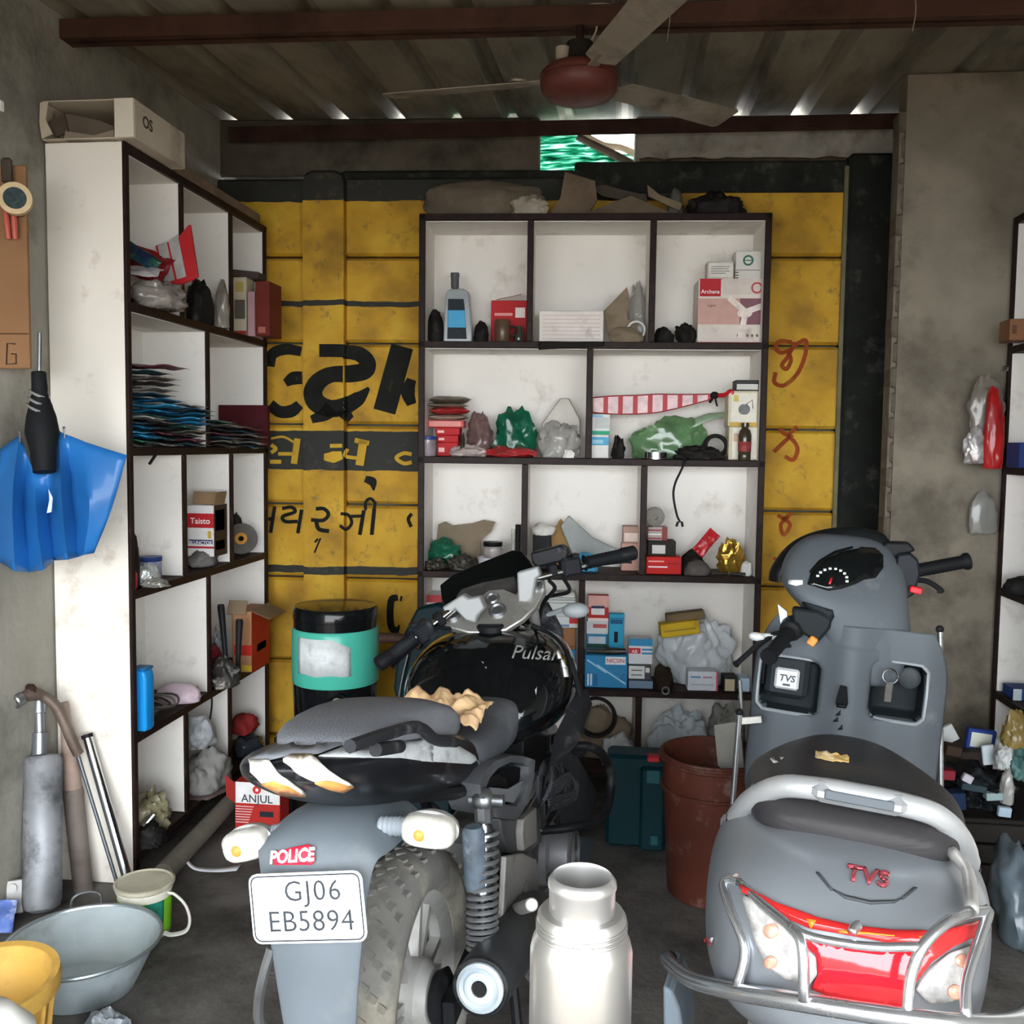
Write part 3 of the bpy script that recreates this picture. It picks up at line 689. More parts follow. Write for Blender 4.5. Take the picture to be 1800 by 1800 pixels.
# seats
b = B()
b.loft([ring(-.47, .955, .045, .012, .016, 2.5), ring(-.42, .955, .085, .022, .03), ring(-.3, .94, .115, .035, .045, 3), ring(-.14, .915, .125, .045, .055, 3), ring(-.02, .885, .125, .04, .06, 3), ring(.05, .855, .118, .02, .05, 2.6)])
b.obj('pillion_seat', SEATG, MB, smooth=180, sub=1)
b = B(); b.tube(smoothpts([inplace(MW, 615, 1312, 0, .118), inplace(MW, 680, 1290, 0, .126), inplace(MW, 735, 1278, 0, .128), inplace(MW, 765, 1300, 0, .13), inplace(MW, 800, 1305, 0, .128)], 4), .011, 8)
b.cyl(inplace(MW, 660, 1318, 0, .13), inplace(MW, 703, 1312, 0, .13), .011)
b.obj('side_grab_rail', DUSTBLK, MB)
b = B()
b.loft([ring(.02, .80, .125, .03, .05, 3), ring(.15, .765, .135, .04, .06, 3), ring(.28, .745, .135, .05, .07, 3), ring(.40, .745, .135, .055, .08, 3.2), ring(.49, .76, .135, .045, .10, 3.4), ring(.53, .765, .125, .03, .1, 3)])
b.obj('rider_seat', M('#4d4f54', .6, var=.2, scale=4, dirt='#7d7f82', da=.25, dscale=5, bump=.1), MB, smooth=180, sub=1)
# tank
b = B()
b.loft([ring(.44, .72, .13, .05, .06, 2.4), ring(.50, .755, .185, .08, .10, 2.4), ring(.58, .775, .222, .115, .13, 2.4), ring(.68, .785, .236, .14, .16, 2.4), ring(.78, .785, .236, .15, .17, 2.4), ring(.88, .785, .22, .145, .17, 2.4), ring(.97, .785, .17, .12, .15, 2.4), ring(1.02, .785, .10, .08, .1, 2.4)])
tank = b.obj('fuel_tank', GLOSSBLK, MB, smooth=180, sub=1)
tt = bvh_of(tank)
patch('tank_lettering', tt, MW, textpx('Pulsar', 34, 938, 1149, shear=.4, off=.0, rot=R(3)), M('#8b8c8a', .4, var=.2, scale=20), MB, off=.0012, t=.001, ml=6)
for pl_ in ([(846, 1163), (850, 1164), (850, 1167)], [(852, 1172), (856, 1173), (854, 1176)], [(940, 1213), (944, 1207), (942, 1222)]):
    patch('scratch_mark', tt, MW, [pl_], M('#a9abac', .6), MB, off=.001, t=.0008, ml=8)
b = B(); P = [inplace(MW, x, y, 0, c) for x, y, c in ((935, 1100, .1), (975, 1122, .17), (1003, 1165, .225), (1020, 1225, .25), (1022, 1290, .255))]
b.tube(smoothpts(P, 4), .0085, 8); b.obj('tank_strip', BLK, MB)
P = [inplace(MW, *k) for k in ((1022, 1215, 0, .25), (1032, 1240, 0, .255), (1005, 1310, 0, .25), (975, 1345, 0, .2), (985, 1290, 0, .235))]
b = B(); k = V((.012, .02, 0)); b.loft([[p - k for p in P], [p + k for p in P]]); b.obj('tank_shroud', DUSTBLK, MB)
for i, (x0, y0, x1, y1) in enumerate(((978, 1145, 983, 1158), (985, 1160, 991, 1173), (988, 1172, 996, 1190))):
    patch('side_emblem', tt, MW, [[(x0, y0), (x1, y0), (x1 + 3, y1), (x0 + 3, y1)]], WHT, MB, off=.002, t=.002)
b = B(); X = Matrix.Translation((0, .74, .932)); b.lathe([(.045, -.01), (.045, .006), (.038, .012), (.001, .012)], 24, X); b.obj('fuel_cap', BLK, MB)
# rear mudguard flap, sticker, plate
b = B(); rows_ = []
prof = [(-.22, .80, .115, .03), (-.34, .825, .125, .035), (-.43, .815, .118, .03), (-.475, .775, .105, .018), (-.485, .70, .092, .012), (-.492, .60, .078, .01), (-.492, .50, .066, .008), (-.485, .40, .058, .008), (-.47, .33, .05, .006)]
for y, z_, hw, arch in prof:
    rows_.append([V((s_ * hw, y + (.02 * s_ * s_ if z_ < .79 else 0), z_ - arch * s_ * s_ * (1 if z_ > .78 else 0) - (.02 if abs(s_) == 1 and z_ > .78 else 0))) for s_ in (-1, -.75, -.4, 0, .4, .75, 1)])
vs = [p for r_ in rows_ for p in r_]
b.add(vs, [(i * 7 + j, i * 7 + j + 1, (i + 1) * 7 + j + 1, (i + 1) * 7 + j) for i in range(len(rows_) - 1) for j in range(6)])
mg = b.obj('mudguard', M('#5c6369', .5, var=.12, scale=4, dirt='#7d7a75', da=.25, dscale=5), MB, smooth=180, solid=.006, sub=2, fix=False)
tg = bvh_of(mg)
patch('sticker', tg, MW, [[(484, 1498), (545, 1486), (553, 1494), (556, 1512), (550, 1520), (484, 1520)]], M('#d2283c', .45, var=.08), MB, off=.005, t=.001)
patch('sticker_lettering', tg, MW, textpx('POLICE', 30, 517, 1506, off=.03, rot=R(-4), sx=.78), WHT, MB, off=.0062, t=.001, ml=6)
def plate_part():
    c = inplace(MW, 540, 1595, 1, -.512); hw, hh = .098, .055
    T = Matrix.Translation(c) @ Matrix.Rotation(R(-6), 4, 'X') @ Matrix.Rotation(R(-5.5), 4, 'Y')
    def rr(hw, hh, r_):
        o = []
        for cx, cz, a0 in ((hw - r_, hh - r_, 0), (-hw + r_, hh - r_, 90), (-hw + r_, -hh + r_, 180), (hw - r_, -hh + r_, 270)):
            for a in (0, 30, 60, 90): o.append((cx + r_ * math.cos(R(a0 + a)), cz + r_ * math.sin(R(a0 + a))))
        return o
    b = B(); b.prism(rr(hw, hh, .014), .0035, T); p = b.obj('number_plate', M('#f6f6f4', .35, var=.02, spec=.4), MB)
    b = B(); o_, i_ = rr(hw - .003, hh - .003, .012), rr(hw - .0055, hh - .0055, .01)
    b.add([(x, -.0022, z_) for x, z_ in o_] + [(x, -.0022, z_) for x, z_ in i_], [(j, (j + 1) % 16, 16 + (j + 1) % 16, 16 + j) for j in range(16)], T)
    MI = M('#2f3338', .6, var=.3, scale=60)
    b.mesh(text_me('GJ06', .046, .0008, -.0004, 0, 'CENTER', 1.12), T @ Matrix.Translation((.012, -.0022, .025)) @ TXF)
    b.mesh(text_me('EB5894', .047, .0008, -.0004, 0, 'CENTER', 1.05), T @ Matrix.Translation((.005, -.0022, -.022)) @ TXF)
    b.obj('plate_lettering', MI, p, fix=False)
    for x in (-.03, .03):
        b = B(); b.cyl(T @ V((x, 0, .02)), T @ V((x, .035, .02)), .005); b.obj('mounting_bolt', STEEL, p)
plate_part()
# indicators
def indicator(cx, cy, sxpx, sypx, stalk, tilt, yy):
    c = inplace(MW, cx, cy, 1, yy); T = Matrix.Translation(c) @ Matrix.Rotation(tilt, 4, 'Y')
    b = B(); b.sph((0, .012, 0), 1, 10, (sxpx, .03, sypx), T); o = b.obj('indicator_lamp', M('#9a9a98', .3, metal=.4, var=.1), MB)
    b = B(); rings = []
    for f, y_ in ((1., .0), (1., -.014), (.95, -.022), (.84, -.026)):
        rings.append([(sxpx * f * math.copysign(abs(math.cos(a)) ** .6, math.cos(a)), y_, sypx * f * math.copysign(abs(math.sin(a)) ** .65, math.sin(a))) for a in [2 * PI * i / 24 for i in range(24)]])
    b.loft(rings, T=T); b.obj('lamp_lens', LENSC, o)
    b = B(); b.sph((-.012, -.02, -.004), .012, 8, (1, .9, 1), T); b.obj('lamp_bulb', ORANGE, o)
    b = B(); b.torus((0, .002, 0), 1, .0035, 28, 6, 'y', T @ Matrix.Diagonal((sxpx * 1.0, .05, sypx, 1))); b.obj('lamp_rim', M('#c9c9c6', .3, metal=.5), o)
    e0 = inplace(MW, *stalk[:2], 1, yy + .02); e1 = inplace(MW, *stalk[2:], 1, yy + .02)
    b = B(); n = 12; b.tube([e0.lerp(e1, i / n) for i in range(n + 1)], [.015 + (.0025 if i % 2 else 0) for i in range(n + 1)], 12); b.obj('indicator_stalk', PLGREY, o)
    return o
indicator(757, 1456, .046, .027, (668, 1452, 716, 1452), R(4), -.40)
indicator(438, 1480, .042, .027, (505, 1462, 470, 1470), R(-14), -.42)
# shocks
def shock(sx):
    t = V((sx * .15, .045, .69)); bt = V((sx * .155, -.035, .36)); d = (bt - t); L_ = d.length; dn = d.normalized()
    b = B(); b.cyl(t, t + dn * L_, .011); b.cyl(t + dn * .05, t + dn * .19, .02); s_ = b.obj('shock_absorber', CHROME, MB)
    b = B(); n = 17 * 12; o1 = dn.orthogonal().normalized(); o2 = dn.cross(o1); pts = []
    for i in range(n + 1):
        f = i / n; tt_ = .055 + (f + .09 * math.sin(f * PI)) / 1.0 * (L_ - .085) * .98; a = 2 * PI * 17 * f; r_ = .03
        pts.append(t + dn * min(tt_, L_ - .02) + (o1 * math.cos(a) + o2 * math.sin(a)) * r_)
    b.tube(pts, .0048, 6); b.obj('coil_spring', M('#9fa2a4', .3, metal=.8, var=.15, scale=20, dirt='#4d4a47', da=.25, dscale=30), s_)
    b = B(); b.cbox(t + V((0, 0, -.015)), (.035, .045, .075), .01); b.sph(t, .026, 8); b.cyl(t - V((.03, 0, 0)), t + V((sx * .045, 0, 0)), .013); b.obj('shock_mount', STEEL, s_)
    b = B(); rt0 = t + V((-sx * .01, -.05, -.07)); b.lathe([(.001, 0), (.02, 0), (.024, .01), (.024, .12), (.018, .132), (.001, .132)], 16, Matrix.Translation(rt0 - V((0, 0, .1)))); b.obj('gas_canister', M('#515b64', .45, var=.3, scale=30, dirt='#9aa5ad', da=.3, dscale=30), s_)
    b = B(); b.torus(bt, .018, .012, 16, 8, 'x'); b.obj('shock_eye', STEEL, s_)
shock(1); shock(-1)
# swing arm, frame, engine
b = B()
for s_ in (-1, 1): b.loft([[(s_ * .10 + dx, -.10, .30 + dz) for dx, dz in ((-.012, -.025), (.012, -.025), (.012, .025), (-.012, .025))], [(s_ * .085 + dx, .46, .34 + dz) for dx, dz in ((-.014, -.03), (.014, -.03), (.014, .03), (-.014, .03))]])
b.cyl((-.12, -.045, .302), (.12, -.045, .302), .012); b.obj('swing_arm', BLK, MB)
b = B()
for s_ in (-1, 1): b.tube(smoothpts([(s_ * .06, -.30, .82), (s_ * .10, 0, .72), (s_ * .11, .35, .62), (s_ * .09, .45, .4), (s_ * .09, .6, .25)], 5), .015, 8)
b.tube(smoothpts([(0, .98, .86), (0, .7, .72), (0, .4, .64)], 5), .025, 10); b.tube([(0, 1.0, .84), (0, .92, .45), (0, .84, .25)], .02, 8); b.obj('frame', BLK, MB)
b = B(); b.cbox((0, .62, .34), (.22, .34, .22), .03); b.cbox((0, .74, .50), (.14, .15, .18), .02); b.obj('engine', M('#5b5b5c', .5, metal=.5, var=.2, scale=9, dirt='#34322f', da=.4, dscale=8), MB)
b = B()
for i in range(7): b.cbox((0, .75, .43 + i * .022), (.20, .19, .006), .002)
b.obj('cooling_fins', ALUM, MB)
b = B(); X = Matrix.Translation(inplace(MW, 975, 1500, 0, .14)) @ Matrix.Rotation(R(90), 4, 'Y')
b.lathe([(.001, .06), (.06, .06), (.075, .05), (.08, .03), (.08, .0), (.09, -.01), (.09, -.05), (.001, -.05)], 32, X)
for i in range(6): b.torus((0, 0, .062), .015 + i * .01, .002, 24, 6, 'z', X)
b.obj('clutch_cover', M('#6b6b6d', .5, metal=.4, var=.15, scale=9, dirt='#3a3937', da=.3, dscale=7), MB)
b = B(); plate(b, MW, 0, .12, [(990, 1468), (1065, 1475), (1072, 1500), (1030, 1540), (985, 1545)], .05); b.obj('sump_guard', M('#59636b', .5, var=.2, scale=6), MB)
# right side scoop cover
Z4 = (740, 1200, 5)
outer = q([(520, 900), (560, 780), (650, 690), (790, 640), (900, 645), (1005, 680), (995, 830), (960, 980), (900, 1120), (850, 1205), (720, 1195), (590, 1175), (530, 1040)], *Z4)
inner = q([(575, 910), (610, 830), (680, 750), (790, 700), (880, 705), (945, 740), (940, 850), (910, 960), (870, 1040), (840, 1090), (740, 1070), (640, 1040), (580, 990)], *Z4)
O_ = [inplace(MW, x, y, 0, .15) for x, y in outer]; I_ = [inplace(MW, x, y, 0, .14) for x, y in inner]; I2 = [p + V((-.06, .02, 0)) for p in I_]; O2 = [p + V((-.09, .03, 0)) for p in O_]
b = B(); b.loft([O2, O_, I_, I2], cap=False); b.f.append(list(range(39, 52))); b.mi.append(0)
b.obj('side_scoop', M('#54565a', .5, var=.2, scale=6, dirt='#8d8f92', da=.25, dscale=6), MB, smooth=50, fix=True)
b = B(); plate(b, MW, 0, .115, q([(600, 900), (690, 780), (800, 730), (915, 760), (905, 860), (870, 960), (830, 1030), (700, 1010), (610, 960)], *Z4), .004); b.obj('scoop_recess', M('#0f1011', .7), MB)
b = B(); plate(b, MW, 0, .125, q([(600, 920), (760, 935), (900, 850), (880, 980), (830, 1060), (720, 1040), (640, 1010)], *Z4), .004); b.obj('scoop_insert', M('#7b7d80', .5, var=.15, scale=9), MB)
b = B(); plate(b, MW, 0, .10, q([(610, 1190), (860, 1200), (985, 1080), (985, 1400), (870, 1500), (700, 1490), (630, 1350)], *Z4), .05); b.obj('side_cover', M('#4a4b4d', .45, var=.2, scale=5, dirt='#8f8f8d', da=.25, dscale=5), MB, bev=.006)
b = B(); plate(b, MW, 0, .135, q([(870, 1200), (985, 1090), (990, 1400), (870, 1480), (860, 1320)], *Z4), .02); b.obj('side_cover', M('#8b8883', .5, var=.12, scale=5, dirt='#5f5c58', da=.2, dscale=5), MB, bev=.004)
b = B(); plate(b, MW, 0, .16, [(885, 1505), (915, 1500), (938, 1510), (945, 1580), (925, 1580), (922, 1545), (905, 1590), (890, 1595), (885, 1640), (905, 1645), (905, 1660), (873, 1660), (880, 1600)], .014)
b.cyl(inplace(MW, 872, 1655, 0, .15), inplace(MW, 905, 1650, 0, .15), .018); b.cyl(inplace(MW, 905, 1600, 0, .17), inplace(MW, 935, 1590, 0, .26), .014)
b.obj('footpeg_bracket', ALUM, MB, bev=.003)
# cables and hoses between tank and engine
random.seed(9)
b = B()
for i in range(12):
    p0 = (930 + random.uniform(0, 60), 1290 + random.uniform(0, 40), 0, .10); p1 = (940 + random.uniform(0, 70), 1350 + random.uniform(0, 60), 0, random.uniform(.1, .19)); p2 = (935 + random.uniform(0, 60), 1400 + random.uniform(0, 60), 0, random.uniform(.08, .16))
    pxtube(b, MW, [p0, p1, p2], random.uniform(.003, .006), 6)
for i in range(5): pxtube(b, MW, [(960, 1385 + i * 5, 0, .13), (1000 + i * 3, 1360 + i * 3, 0, .16), (1010, 1390 + i * 4, 0, .16), (965, 1405 + i * 5, 0, .13)], .004, 6)
b.obj('cable_bundle', M('#4b4d51', .45, var=.4, scale=30, dirt='#8b8d90', da=.25, dscale=20), MB)
b = B(); plate(b, MW, 0, .06, [(940, 1290), (985, 1300), (1055, 1420), (1050, 1440), (985, 1455), (950, 1460)], .06); b.obj('radiator_shroud', M('#55585c', .5, var=.3, scale=9, dirt='#85888b', da=.2, dscale=9), MB, bev=.006)
b = B(); plate(b, MW, 0, .09, [(906, 1282), (948, 1292), (945, 1345), (925, 1360), (905, 1335)], .05); b.obj('battery_box', BLK, MB, bev=.005)
# crash guard
b = B(); pxtube(b, MW, [(960, 1335, 0, .12), (1010, 1312, 0, .22), (1050, 1318, 0, .28), (1072, 1352, 0, .30), (1072, 1400, 0, .30), (1055, 1440, 0, .28), (1000, 1455, 0, .2), (950, 1460, 0, .12)], .013, 10)
b.obj('crash_guard', BLK, MB)
b = B(); P = [V((-(.12 + .18 * math.sin(PI * i / 10)), .85, .62 - .034 * i)) for i in range(11)]; b.tube(P, .013, 10); b.obj('crash_guard', BLK, MB)
b = B(); b.tube(smoothpts([inplace(MW, 1000, 1300, 0, .14), inplace(MW, 1020, 1320, 0, .2), inplace(MW, 990, 1300, 0, .16)], 4), .02, 8); b.sph(inplace(MW, 985, 1305, 0, .12), .04, 8, (1, 1, .8)); b.obj('horn', DUSTBLK, MB)
# exhaust
e0 = inplace(MW, 845, 1735, 0, .185); ax_ = V((.02, .52, -.07)); ed = ax_.normalized()
X = Matrix.Translation(e0) @ ed.to_track_quat('Z', 'Y').to_matrix().to_4x4()
b = B(); b.lathe([(.048, .0), (.056, .01), (.058, .06), (.058, .40), (.05, .44), (.03, .5), (.02, .52), (.019, .53)], 32, X); mf = b.obj('muffler', M('#3f4042', .45, metal=.5, var=.2, scale=6, dirt='#7b7873', da=.2, dscale=6), MB)
b = B(); b.lathe([(.049, .004), (.047, -.008), (.040, -.012), (.034, -.006), (.030, -.012), (.022, -.014), (.016, -.012), (.014, .03), (.001, .03)], 32, X); b.obj('end_cap', M('#a9b2b8', .4, metal=.3, var=.08, scale=20), mf)
b = B(); b.lathe([(.014, .025), (.013, -.004), (.0135, -.011)], 20, X, cap=True); b.obj('exhaust_tip', M('#1a1a1a', .6), mf)
b = B(); b.torus((0, 0, .0), .052, .005, 32, 8, 'z', X); b.obj('rim_band', BLK, mf)
b = B(); b.tube(smoothpts([e0 + ax_ * .98, e0 + ax_ * 1.3 + V((-.01, 0, -.02)), (.13, .80, .2), (.08, .9, .33), (.03, .86, .5)], 6), .019, 10); b.obj('exhaust_pipe', STEEL, MB)
b = B(); plate(b, MW, 0, .15, [(870, 1658), (935, 1665), (935, 1730), (905, 1690), (872, 1672)], .012); b.obj('heat_shield', ALU, MB, bev=.003)
# main stand
b = B()
for s_ in (-1, 1): b.tube([(s_ * .09, .42, .28), (s_ * .14, .30, .03)], .013, 8); b.cbox((s_ * .15 - .0, .285, .012), (.06, .04, .02), .006)
b.cyl((-.12, .34, .12), (.12, .34, .12), .012); b.obj('centre_stand', BLK, MB)
# steering head, forks, front wheel (bars turned left)
piv = V((0, .90, .90)); axd = V((0, -math.sin(R(24)), math.cos(R(24))))
ST = Matrix.Translation(piv) @ Matrix.Rotation(R(26), 4, axd) @ Matrix.Translation(-piv)
b = B()
for s_ in (-1, 1):
    b.cyl(ST @ V((s_ * .09, .875, .95)), ST @ V((s_ * .09, 1.13, .38)), .017); b.cyl(ST @ V((s_ * .09, 1.07, .52)), ST @ V((s_ * .09, 1.24, .27)), .026)
b.obj('front_fork', ALUM, MB)
b = B(); X = ST @ Matrix.Translation((0, 1.23, .30)) @ Matrix.Rotation(R(90), 4, 'Y'); hw = .045
b.lathe([(.2, -hw * .6), (.24, -hw), (.28, -hw * .8), (.3, 0), (.28, hw * .8), (.24, hw), (.2, hw * .6)], 48, X, cap=False); fw_ = b.obj('front_wheel', RUB, MB)
b = B(); b.lathe([(.19, -.03), (.205, -.03), (.205, .03), (.19, .03), (.19, -.03)], 40, X, cap=False)
for i in range(6): b.box((.11, 0, 0), (.18, .025, .02), T=X @ Matrix.Rotation(i * PI / 3, 4, 'Z'))
b.lathe([(.001, -.05), (.04, -.05), (.04, .05), (.001, .05)], 20, X); b.obj('front_rim', ALUM, fw_)
b = B(); rows_ = []
for i in range(9):
    a = R(35 + i * 14); rows_.append([ST @ V((s_ * .055, 1.23 - .325 * math.cos(a) + (.0 if abs(s_) < 1 else .0), .30 + .325 * math.sin(a) - .03 * abs(s_))) for s_ in (-1, -.6, 0, .6, 1)])
b.add([p for r_ in rows_ for p in r_], [(i * 5 + j, i * 5 + j + 1, (i + 1) * 5 + j + 1, (i + 1) * 5 + j) for i in range(8) for j in range(4)]); b.obj('front_mudguard', GLOSSBLK, MB, smooth=180, solid=.004, fix=False)
# top yoke, traced in the tilted plane through the stem
def yk(px, py, dy=0.): return inplace(MW, px, py, 1, .80 + dy)
def solidpx(b, pts, dirv, t):
    P = [V(p) for p in pts]; k = V(dirv).normalized() * t; b.loft([P, [p + k for p in P]]); return b
# yoke as a shaped plate: points (local) computed from the steering frame
YC = V((.012, .765, .975)); yX = V((.80, .30, .26)).normalized(); yN = V((.05, -.62, .78)).normalized(); yN = (yN - yX * yN.dot(yX)).normalized(); yY = yN.cross(yX)
def yp(a, c, h=0): return YC + yX * a + yY * c + yN * h
out_ = [(x * 1.12, y * 1.25) for x, y in [(-.125, .0), (-.09, -.03), (-.05, -.05), (.0, -.062), (.05, -.05), (.09, -.03), (.135, .01), (.145, .05), (.12, .075), (.09, .06), (.06, .03), (.035, .06), (.0, .072), (-.035, .06), (-.06, .03), (-.09, .06), (-.13, .055), (-.145, .03)]]
b = B(); solidpx(b, [yp(x, y) for x, y in out_], -yN, .02); yo = b.obj('top_yoke', ALU, MB, bev=.004)
for (a, c, r_) in ((0, .0, .026), (.0, .05, .022), (-.125, .045, .026), (.125, .045, .026)):
    X = Matrix.Translation(yp(a, c, 0)) @ yN.to_track_quat('Z', 'Y').to_matrix().to_4x4(); b = B(); b.lathe([(r_, -.004), (r_, .005), (r_ * .75, .009), (r_ * .6, .004), (.001, .004)], 24, X); b.obj('yoke_nut', STEEL, yo)
# clip-on clamps, bars, grips, switch pods, levers
barR = [inplace(MW, 930, 1020, 1, .815), inplace(MW, 965, 1003, 1, .85), inplace(MW, 1112, 972, 1, .98)]
barL = [inplace(MW, 800, 1068, 1, .72), inplace(MW, 770, 1090, 1, .69), inplace(MW, 668, 1166, 1, .58)]
def clip(b, mw, pts, y, t):
    P = [inplace(mw, px, py, 1, y) for px, py in pts]; k = V((0, t, 0)); b.loft([P, [p + k for p in P]])
CL = M('#8d8e8e', .5, metal=.3, var=.06, scale=6, dirt='#8f8c88', da=.12, dscale=10)
b = B(); clip(b, MW, [(908, 1006), (945, 996), (950, 1012), (942, 1018), (936, 1052), (925, 1060), (910, 1058)], .79, .035); b.obj('handlebar_clamp', CL, MB, bev=.006)
b = B(); clip(b, MW, [(776, 1068), (812, 1045), (823, 1052), (842, 1048), (852, 1070), (838, 1084), (836, 1096), (818, 1092), (800, 1072), (786, 1084)], .70, .04); b.obj('handlebar_clamp', CL, MB, bev=.006)
for br, gs in ((barR, 1), (barL, -1)):
    d = (br[2] - br[1]).normalized(); Lb = (br[2] - br[1]).length
    b = B(); b.cyl(br[0], br[2], .0115, n=14); hb = b.obj('handlebar', CHROME, MB)
    g0 = br[1] + d * Lb * .42
    b = B(); n = 22; b.tube([g0.lerp(br[2] - d * .035, i / n) for i in range(n + 1)], [.0185 + (.0012 if i % 2 else 0) + (.006 if i == 0 else 0) for i in range(n + 1)], 16); b.obj('grip', M('#16181b', .6, var=.2, scale=9, dirt='#3d3f42', da=.15), hb)
    b = B(); X = Matrix.Translation(br[2] - d * .04) @ d.to_track_quat('Z', 'Y').to_matrix().to_4x4(); b.lathe([(.019, 0), (.022, .006), (.022, .045), (.017, .05), (.008, .05), (.007, .04), (.001, .04)], 18, X); b.obj('bar_end', BLK, hb)
    X = Matrix.Translation(br[1] + d * Lb * .25) @ d.to_track_quat('Z', 'Y').to_matrix().to_4x4()
    b = B(); b.cbox((0, 0, 0), (.045, .055, .06), .008, T=X); b.cbox((.02, -.02, -.01), (.02, .02, .03), .004, T=X); b.cbox((-.01, .03, .015), (.03, .012, .02), .003, T=X); b.obj('switch_pod', M('#1d1f22', .4, var=.2, scale=12, dirt='#6d6f72', da=.15, dscale=12), hb)
    b = B(); b.cbox((0, 0, -.055), (.03, .04, .03), .006, T=X); lv = [br[1] + d * Lb * .08 + V((0, .045, -.005)), br[1] + d * Lb * .3 + V((0, .075, -.012)), br[1] + d * Lb * .7 + V((0, .07, -.02)), br[1] + d * Lb * .95 + V((0, .06, -.026))]
    b.tube(smoothpts(lv, 4), [.008] + [.0065] * 11 + [.009], 8, flat=1.4); b.obj('lever', BLK, hb)
b = B(); clip(b, MW, [(932, 972), (985, 958), (1000, 968), (996, 985), (945, 998), (935, 990)], .87, .05); b.obj('brake_reservoir', M('#1c1d20', .35, var=.2, scale=20, dirt='#9a9c9e', da=.15, dscale=20), MB, bev=.006)
for tb_ in ([(965, 1020, 1, .84), (975, 1035, 1, .86), (955, 1060, 1, .9), (948, 1085, 1, .95)], [(990, 1015, 1, .86), (1000, 1040, 1, .9), (960, 1050, 1, .95), (905, 1075, 1, .97)], [(760, 1100, 1, .68), (790, 1105, 1, .72), (812, 1095, 1, .8)]):
    b = B(); pxtube(b, MW, tb_, .006); b.obj('control_cable', BLK, MB)
b = B(); c = inplace(MW, 1012, 1073, 1, .98); b.sph(c, 1, 10, (.042, .03, .024)); b.cyl(c - V((.03, 0, -.005)), c - V((.1, -.03, .02)), .008); b.obj('indicator_lamp', M('#8d9294', .45, var=.1, dirt='#b9bdbf', da=.2), MB)
# small black fly screen and instrument panel ahead of the yoke
def scr(px, py, y): return inplace(MW, px, py, 1, y)
P = [scr(776, 1058, .97), scr(772, 1028, 1.0), scr(795, 1010, 1.02), scr(845, 988, 1.04), scr(900, 966, 1.06), (scr(915, 968, 1.06)), scr(930, 985, 1.06), scr(938, 1000, 1.05), scr(905, 1012, .98), scr(850, 1020, .95), scr(805, 1040, .94), scr(795, 1055, .94)]
b = B(); k = V((.01, .035, -.02)); b.loft([P, [p + k for p in P]]); b.obj('fly_screen', M('#0f1211', .35, var=.2, scale=5), MB, bev=.006)
P = [scr(800, 1050, .90), scr(810, 1035, .92), scr(850, 1022, .93), (scr(905, 1012, .95)), scr(912, 1050, .9), scr(890, 1065, .87), scr(850, 1060, .86), scr(845, 1050, .87)]
b = B(); b.loft([P, [p + V((0, .06, -.03)) for p in P]]); b.obj('instrument_panel', M('#3e3c3a', .5, var=.4, scale=25, dirt='#8b8378', da=.2, dscale=20), MB, bev=.005)
b = B(); b.loft([ring(1.0, .90, .09, .08, .1, 2.5), ring(1.06, .90, .14, .12, .14, 2.6), ring(1.14, .89, .13, .11, .13, 2.4), ring(1.2, .88, .08, .07, .08, 2.2)], T=ST); b.obj('headlamp_shell', BLK, MB, smooth=180, sub=1)
b = B(); P = [inplace(MW, x, y, 1, 1.0) for x, y in ((935, 1085), (958, 1060), (985, 1110), (990, 1160), (950, 1125))]; b.loft([P, [p + V((0, .05, 0)) for p in P]]); b.obj('fairing_bracket', DUSTBLK, MB, bev=.006)
b = B(); pxtube(b, MW, [(478, 1665, 1, -.47), (462, 1720, 1, -.47), (455, 1760, 1, -.46), (458, 1800, 1, -.45), (490, 1830, 1, -.42)], .009); b.obj('mudguard_stay', STEEL, MB)
# ------------------------------------------------------------------ scooter
SCROT = (0, R(4), R(-12)); SCLOC = V((.37, 1.82, 0))
SC = thing('motor_scooter', 'grey scooter with black seat, silver grab rail and chrome rear guard', 'scooter', SCLOC, SCROT)
SW = Matrix.Translation(SCLOC) @ Euler(SCROT).to_matrix().to_4x4()
SGREY = M('#7e8287', .32, metal=.35, var=.06, scale=4, dirt='#9b9a97', da=.1, dscale=5, coat=.25)
SGREYD = M('#52575c', .5, var=.08, scale=4, dirt='#8b8c8c', da=.1, dscale=5)
SBLK = M('#1a1b1d', .5, var=.15, scale=6, dirt='#55534f', da=.15, dscale=6)
SEATB = M('#2f2d2e', .38, var=.15, scale=5, dirt='#6b6663', da=.3, dscale=4, bump=.05)
b = B()
b.loft([ring(-.425, .655, .07, .05, .055, 2.6), ring(-.41, .665, .13, .085, .095, 2.8), ring(-.37, .67, .175, .115, .135, 3), ring(-.30, .665, .205, .15, .17, 3, sl=.05), ring(-.20, .655, .228, .17, .19, 3, sl=.05), ring(-.05, .64, .243, .165, .2, 3), ring(.12, .62, .235, .155, .2, 3), ring(.28, .59, .19, .15, .18, 2.8), ring(.38, .56, .13, .12, .15, 2.6)])
sbody = b.obj('rear_body', SGREY, SC, smooth=180, sub=2); sbt = bvh_of(sbody)
b = B()
b.loft([ring(-.235, .815, .10, .02, .025, 2.6), ring(-.215, .82, .145, .04, .04, 3), ring(-.15, .82, .178, .05, .05, 3.2), ring(0, .80, .195, .045, .05, 3.2), ring(.12, .785, .195, .042, .05, 3.2), ring(.22, .775, .18, .042, .05, 3), ring(.34, .765, .14, .045, .045, 2.8), ring(.44, .765, .09, .035, .04, 2.6), ring(.50, .76, .05, .018, .02, 2.4)])
seat = b.obj('seat', SEATB, SC, smooth=180, sub=2); set_ = bvh_of(seat)
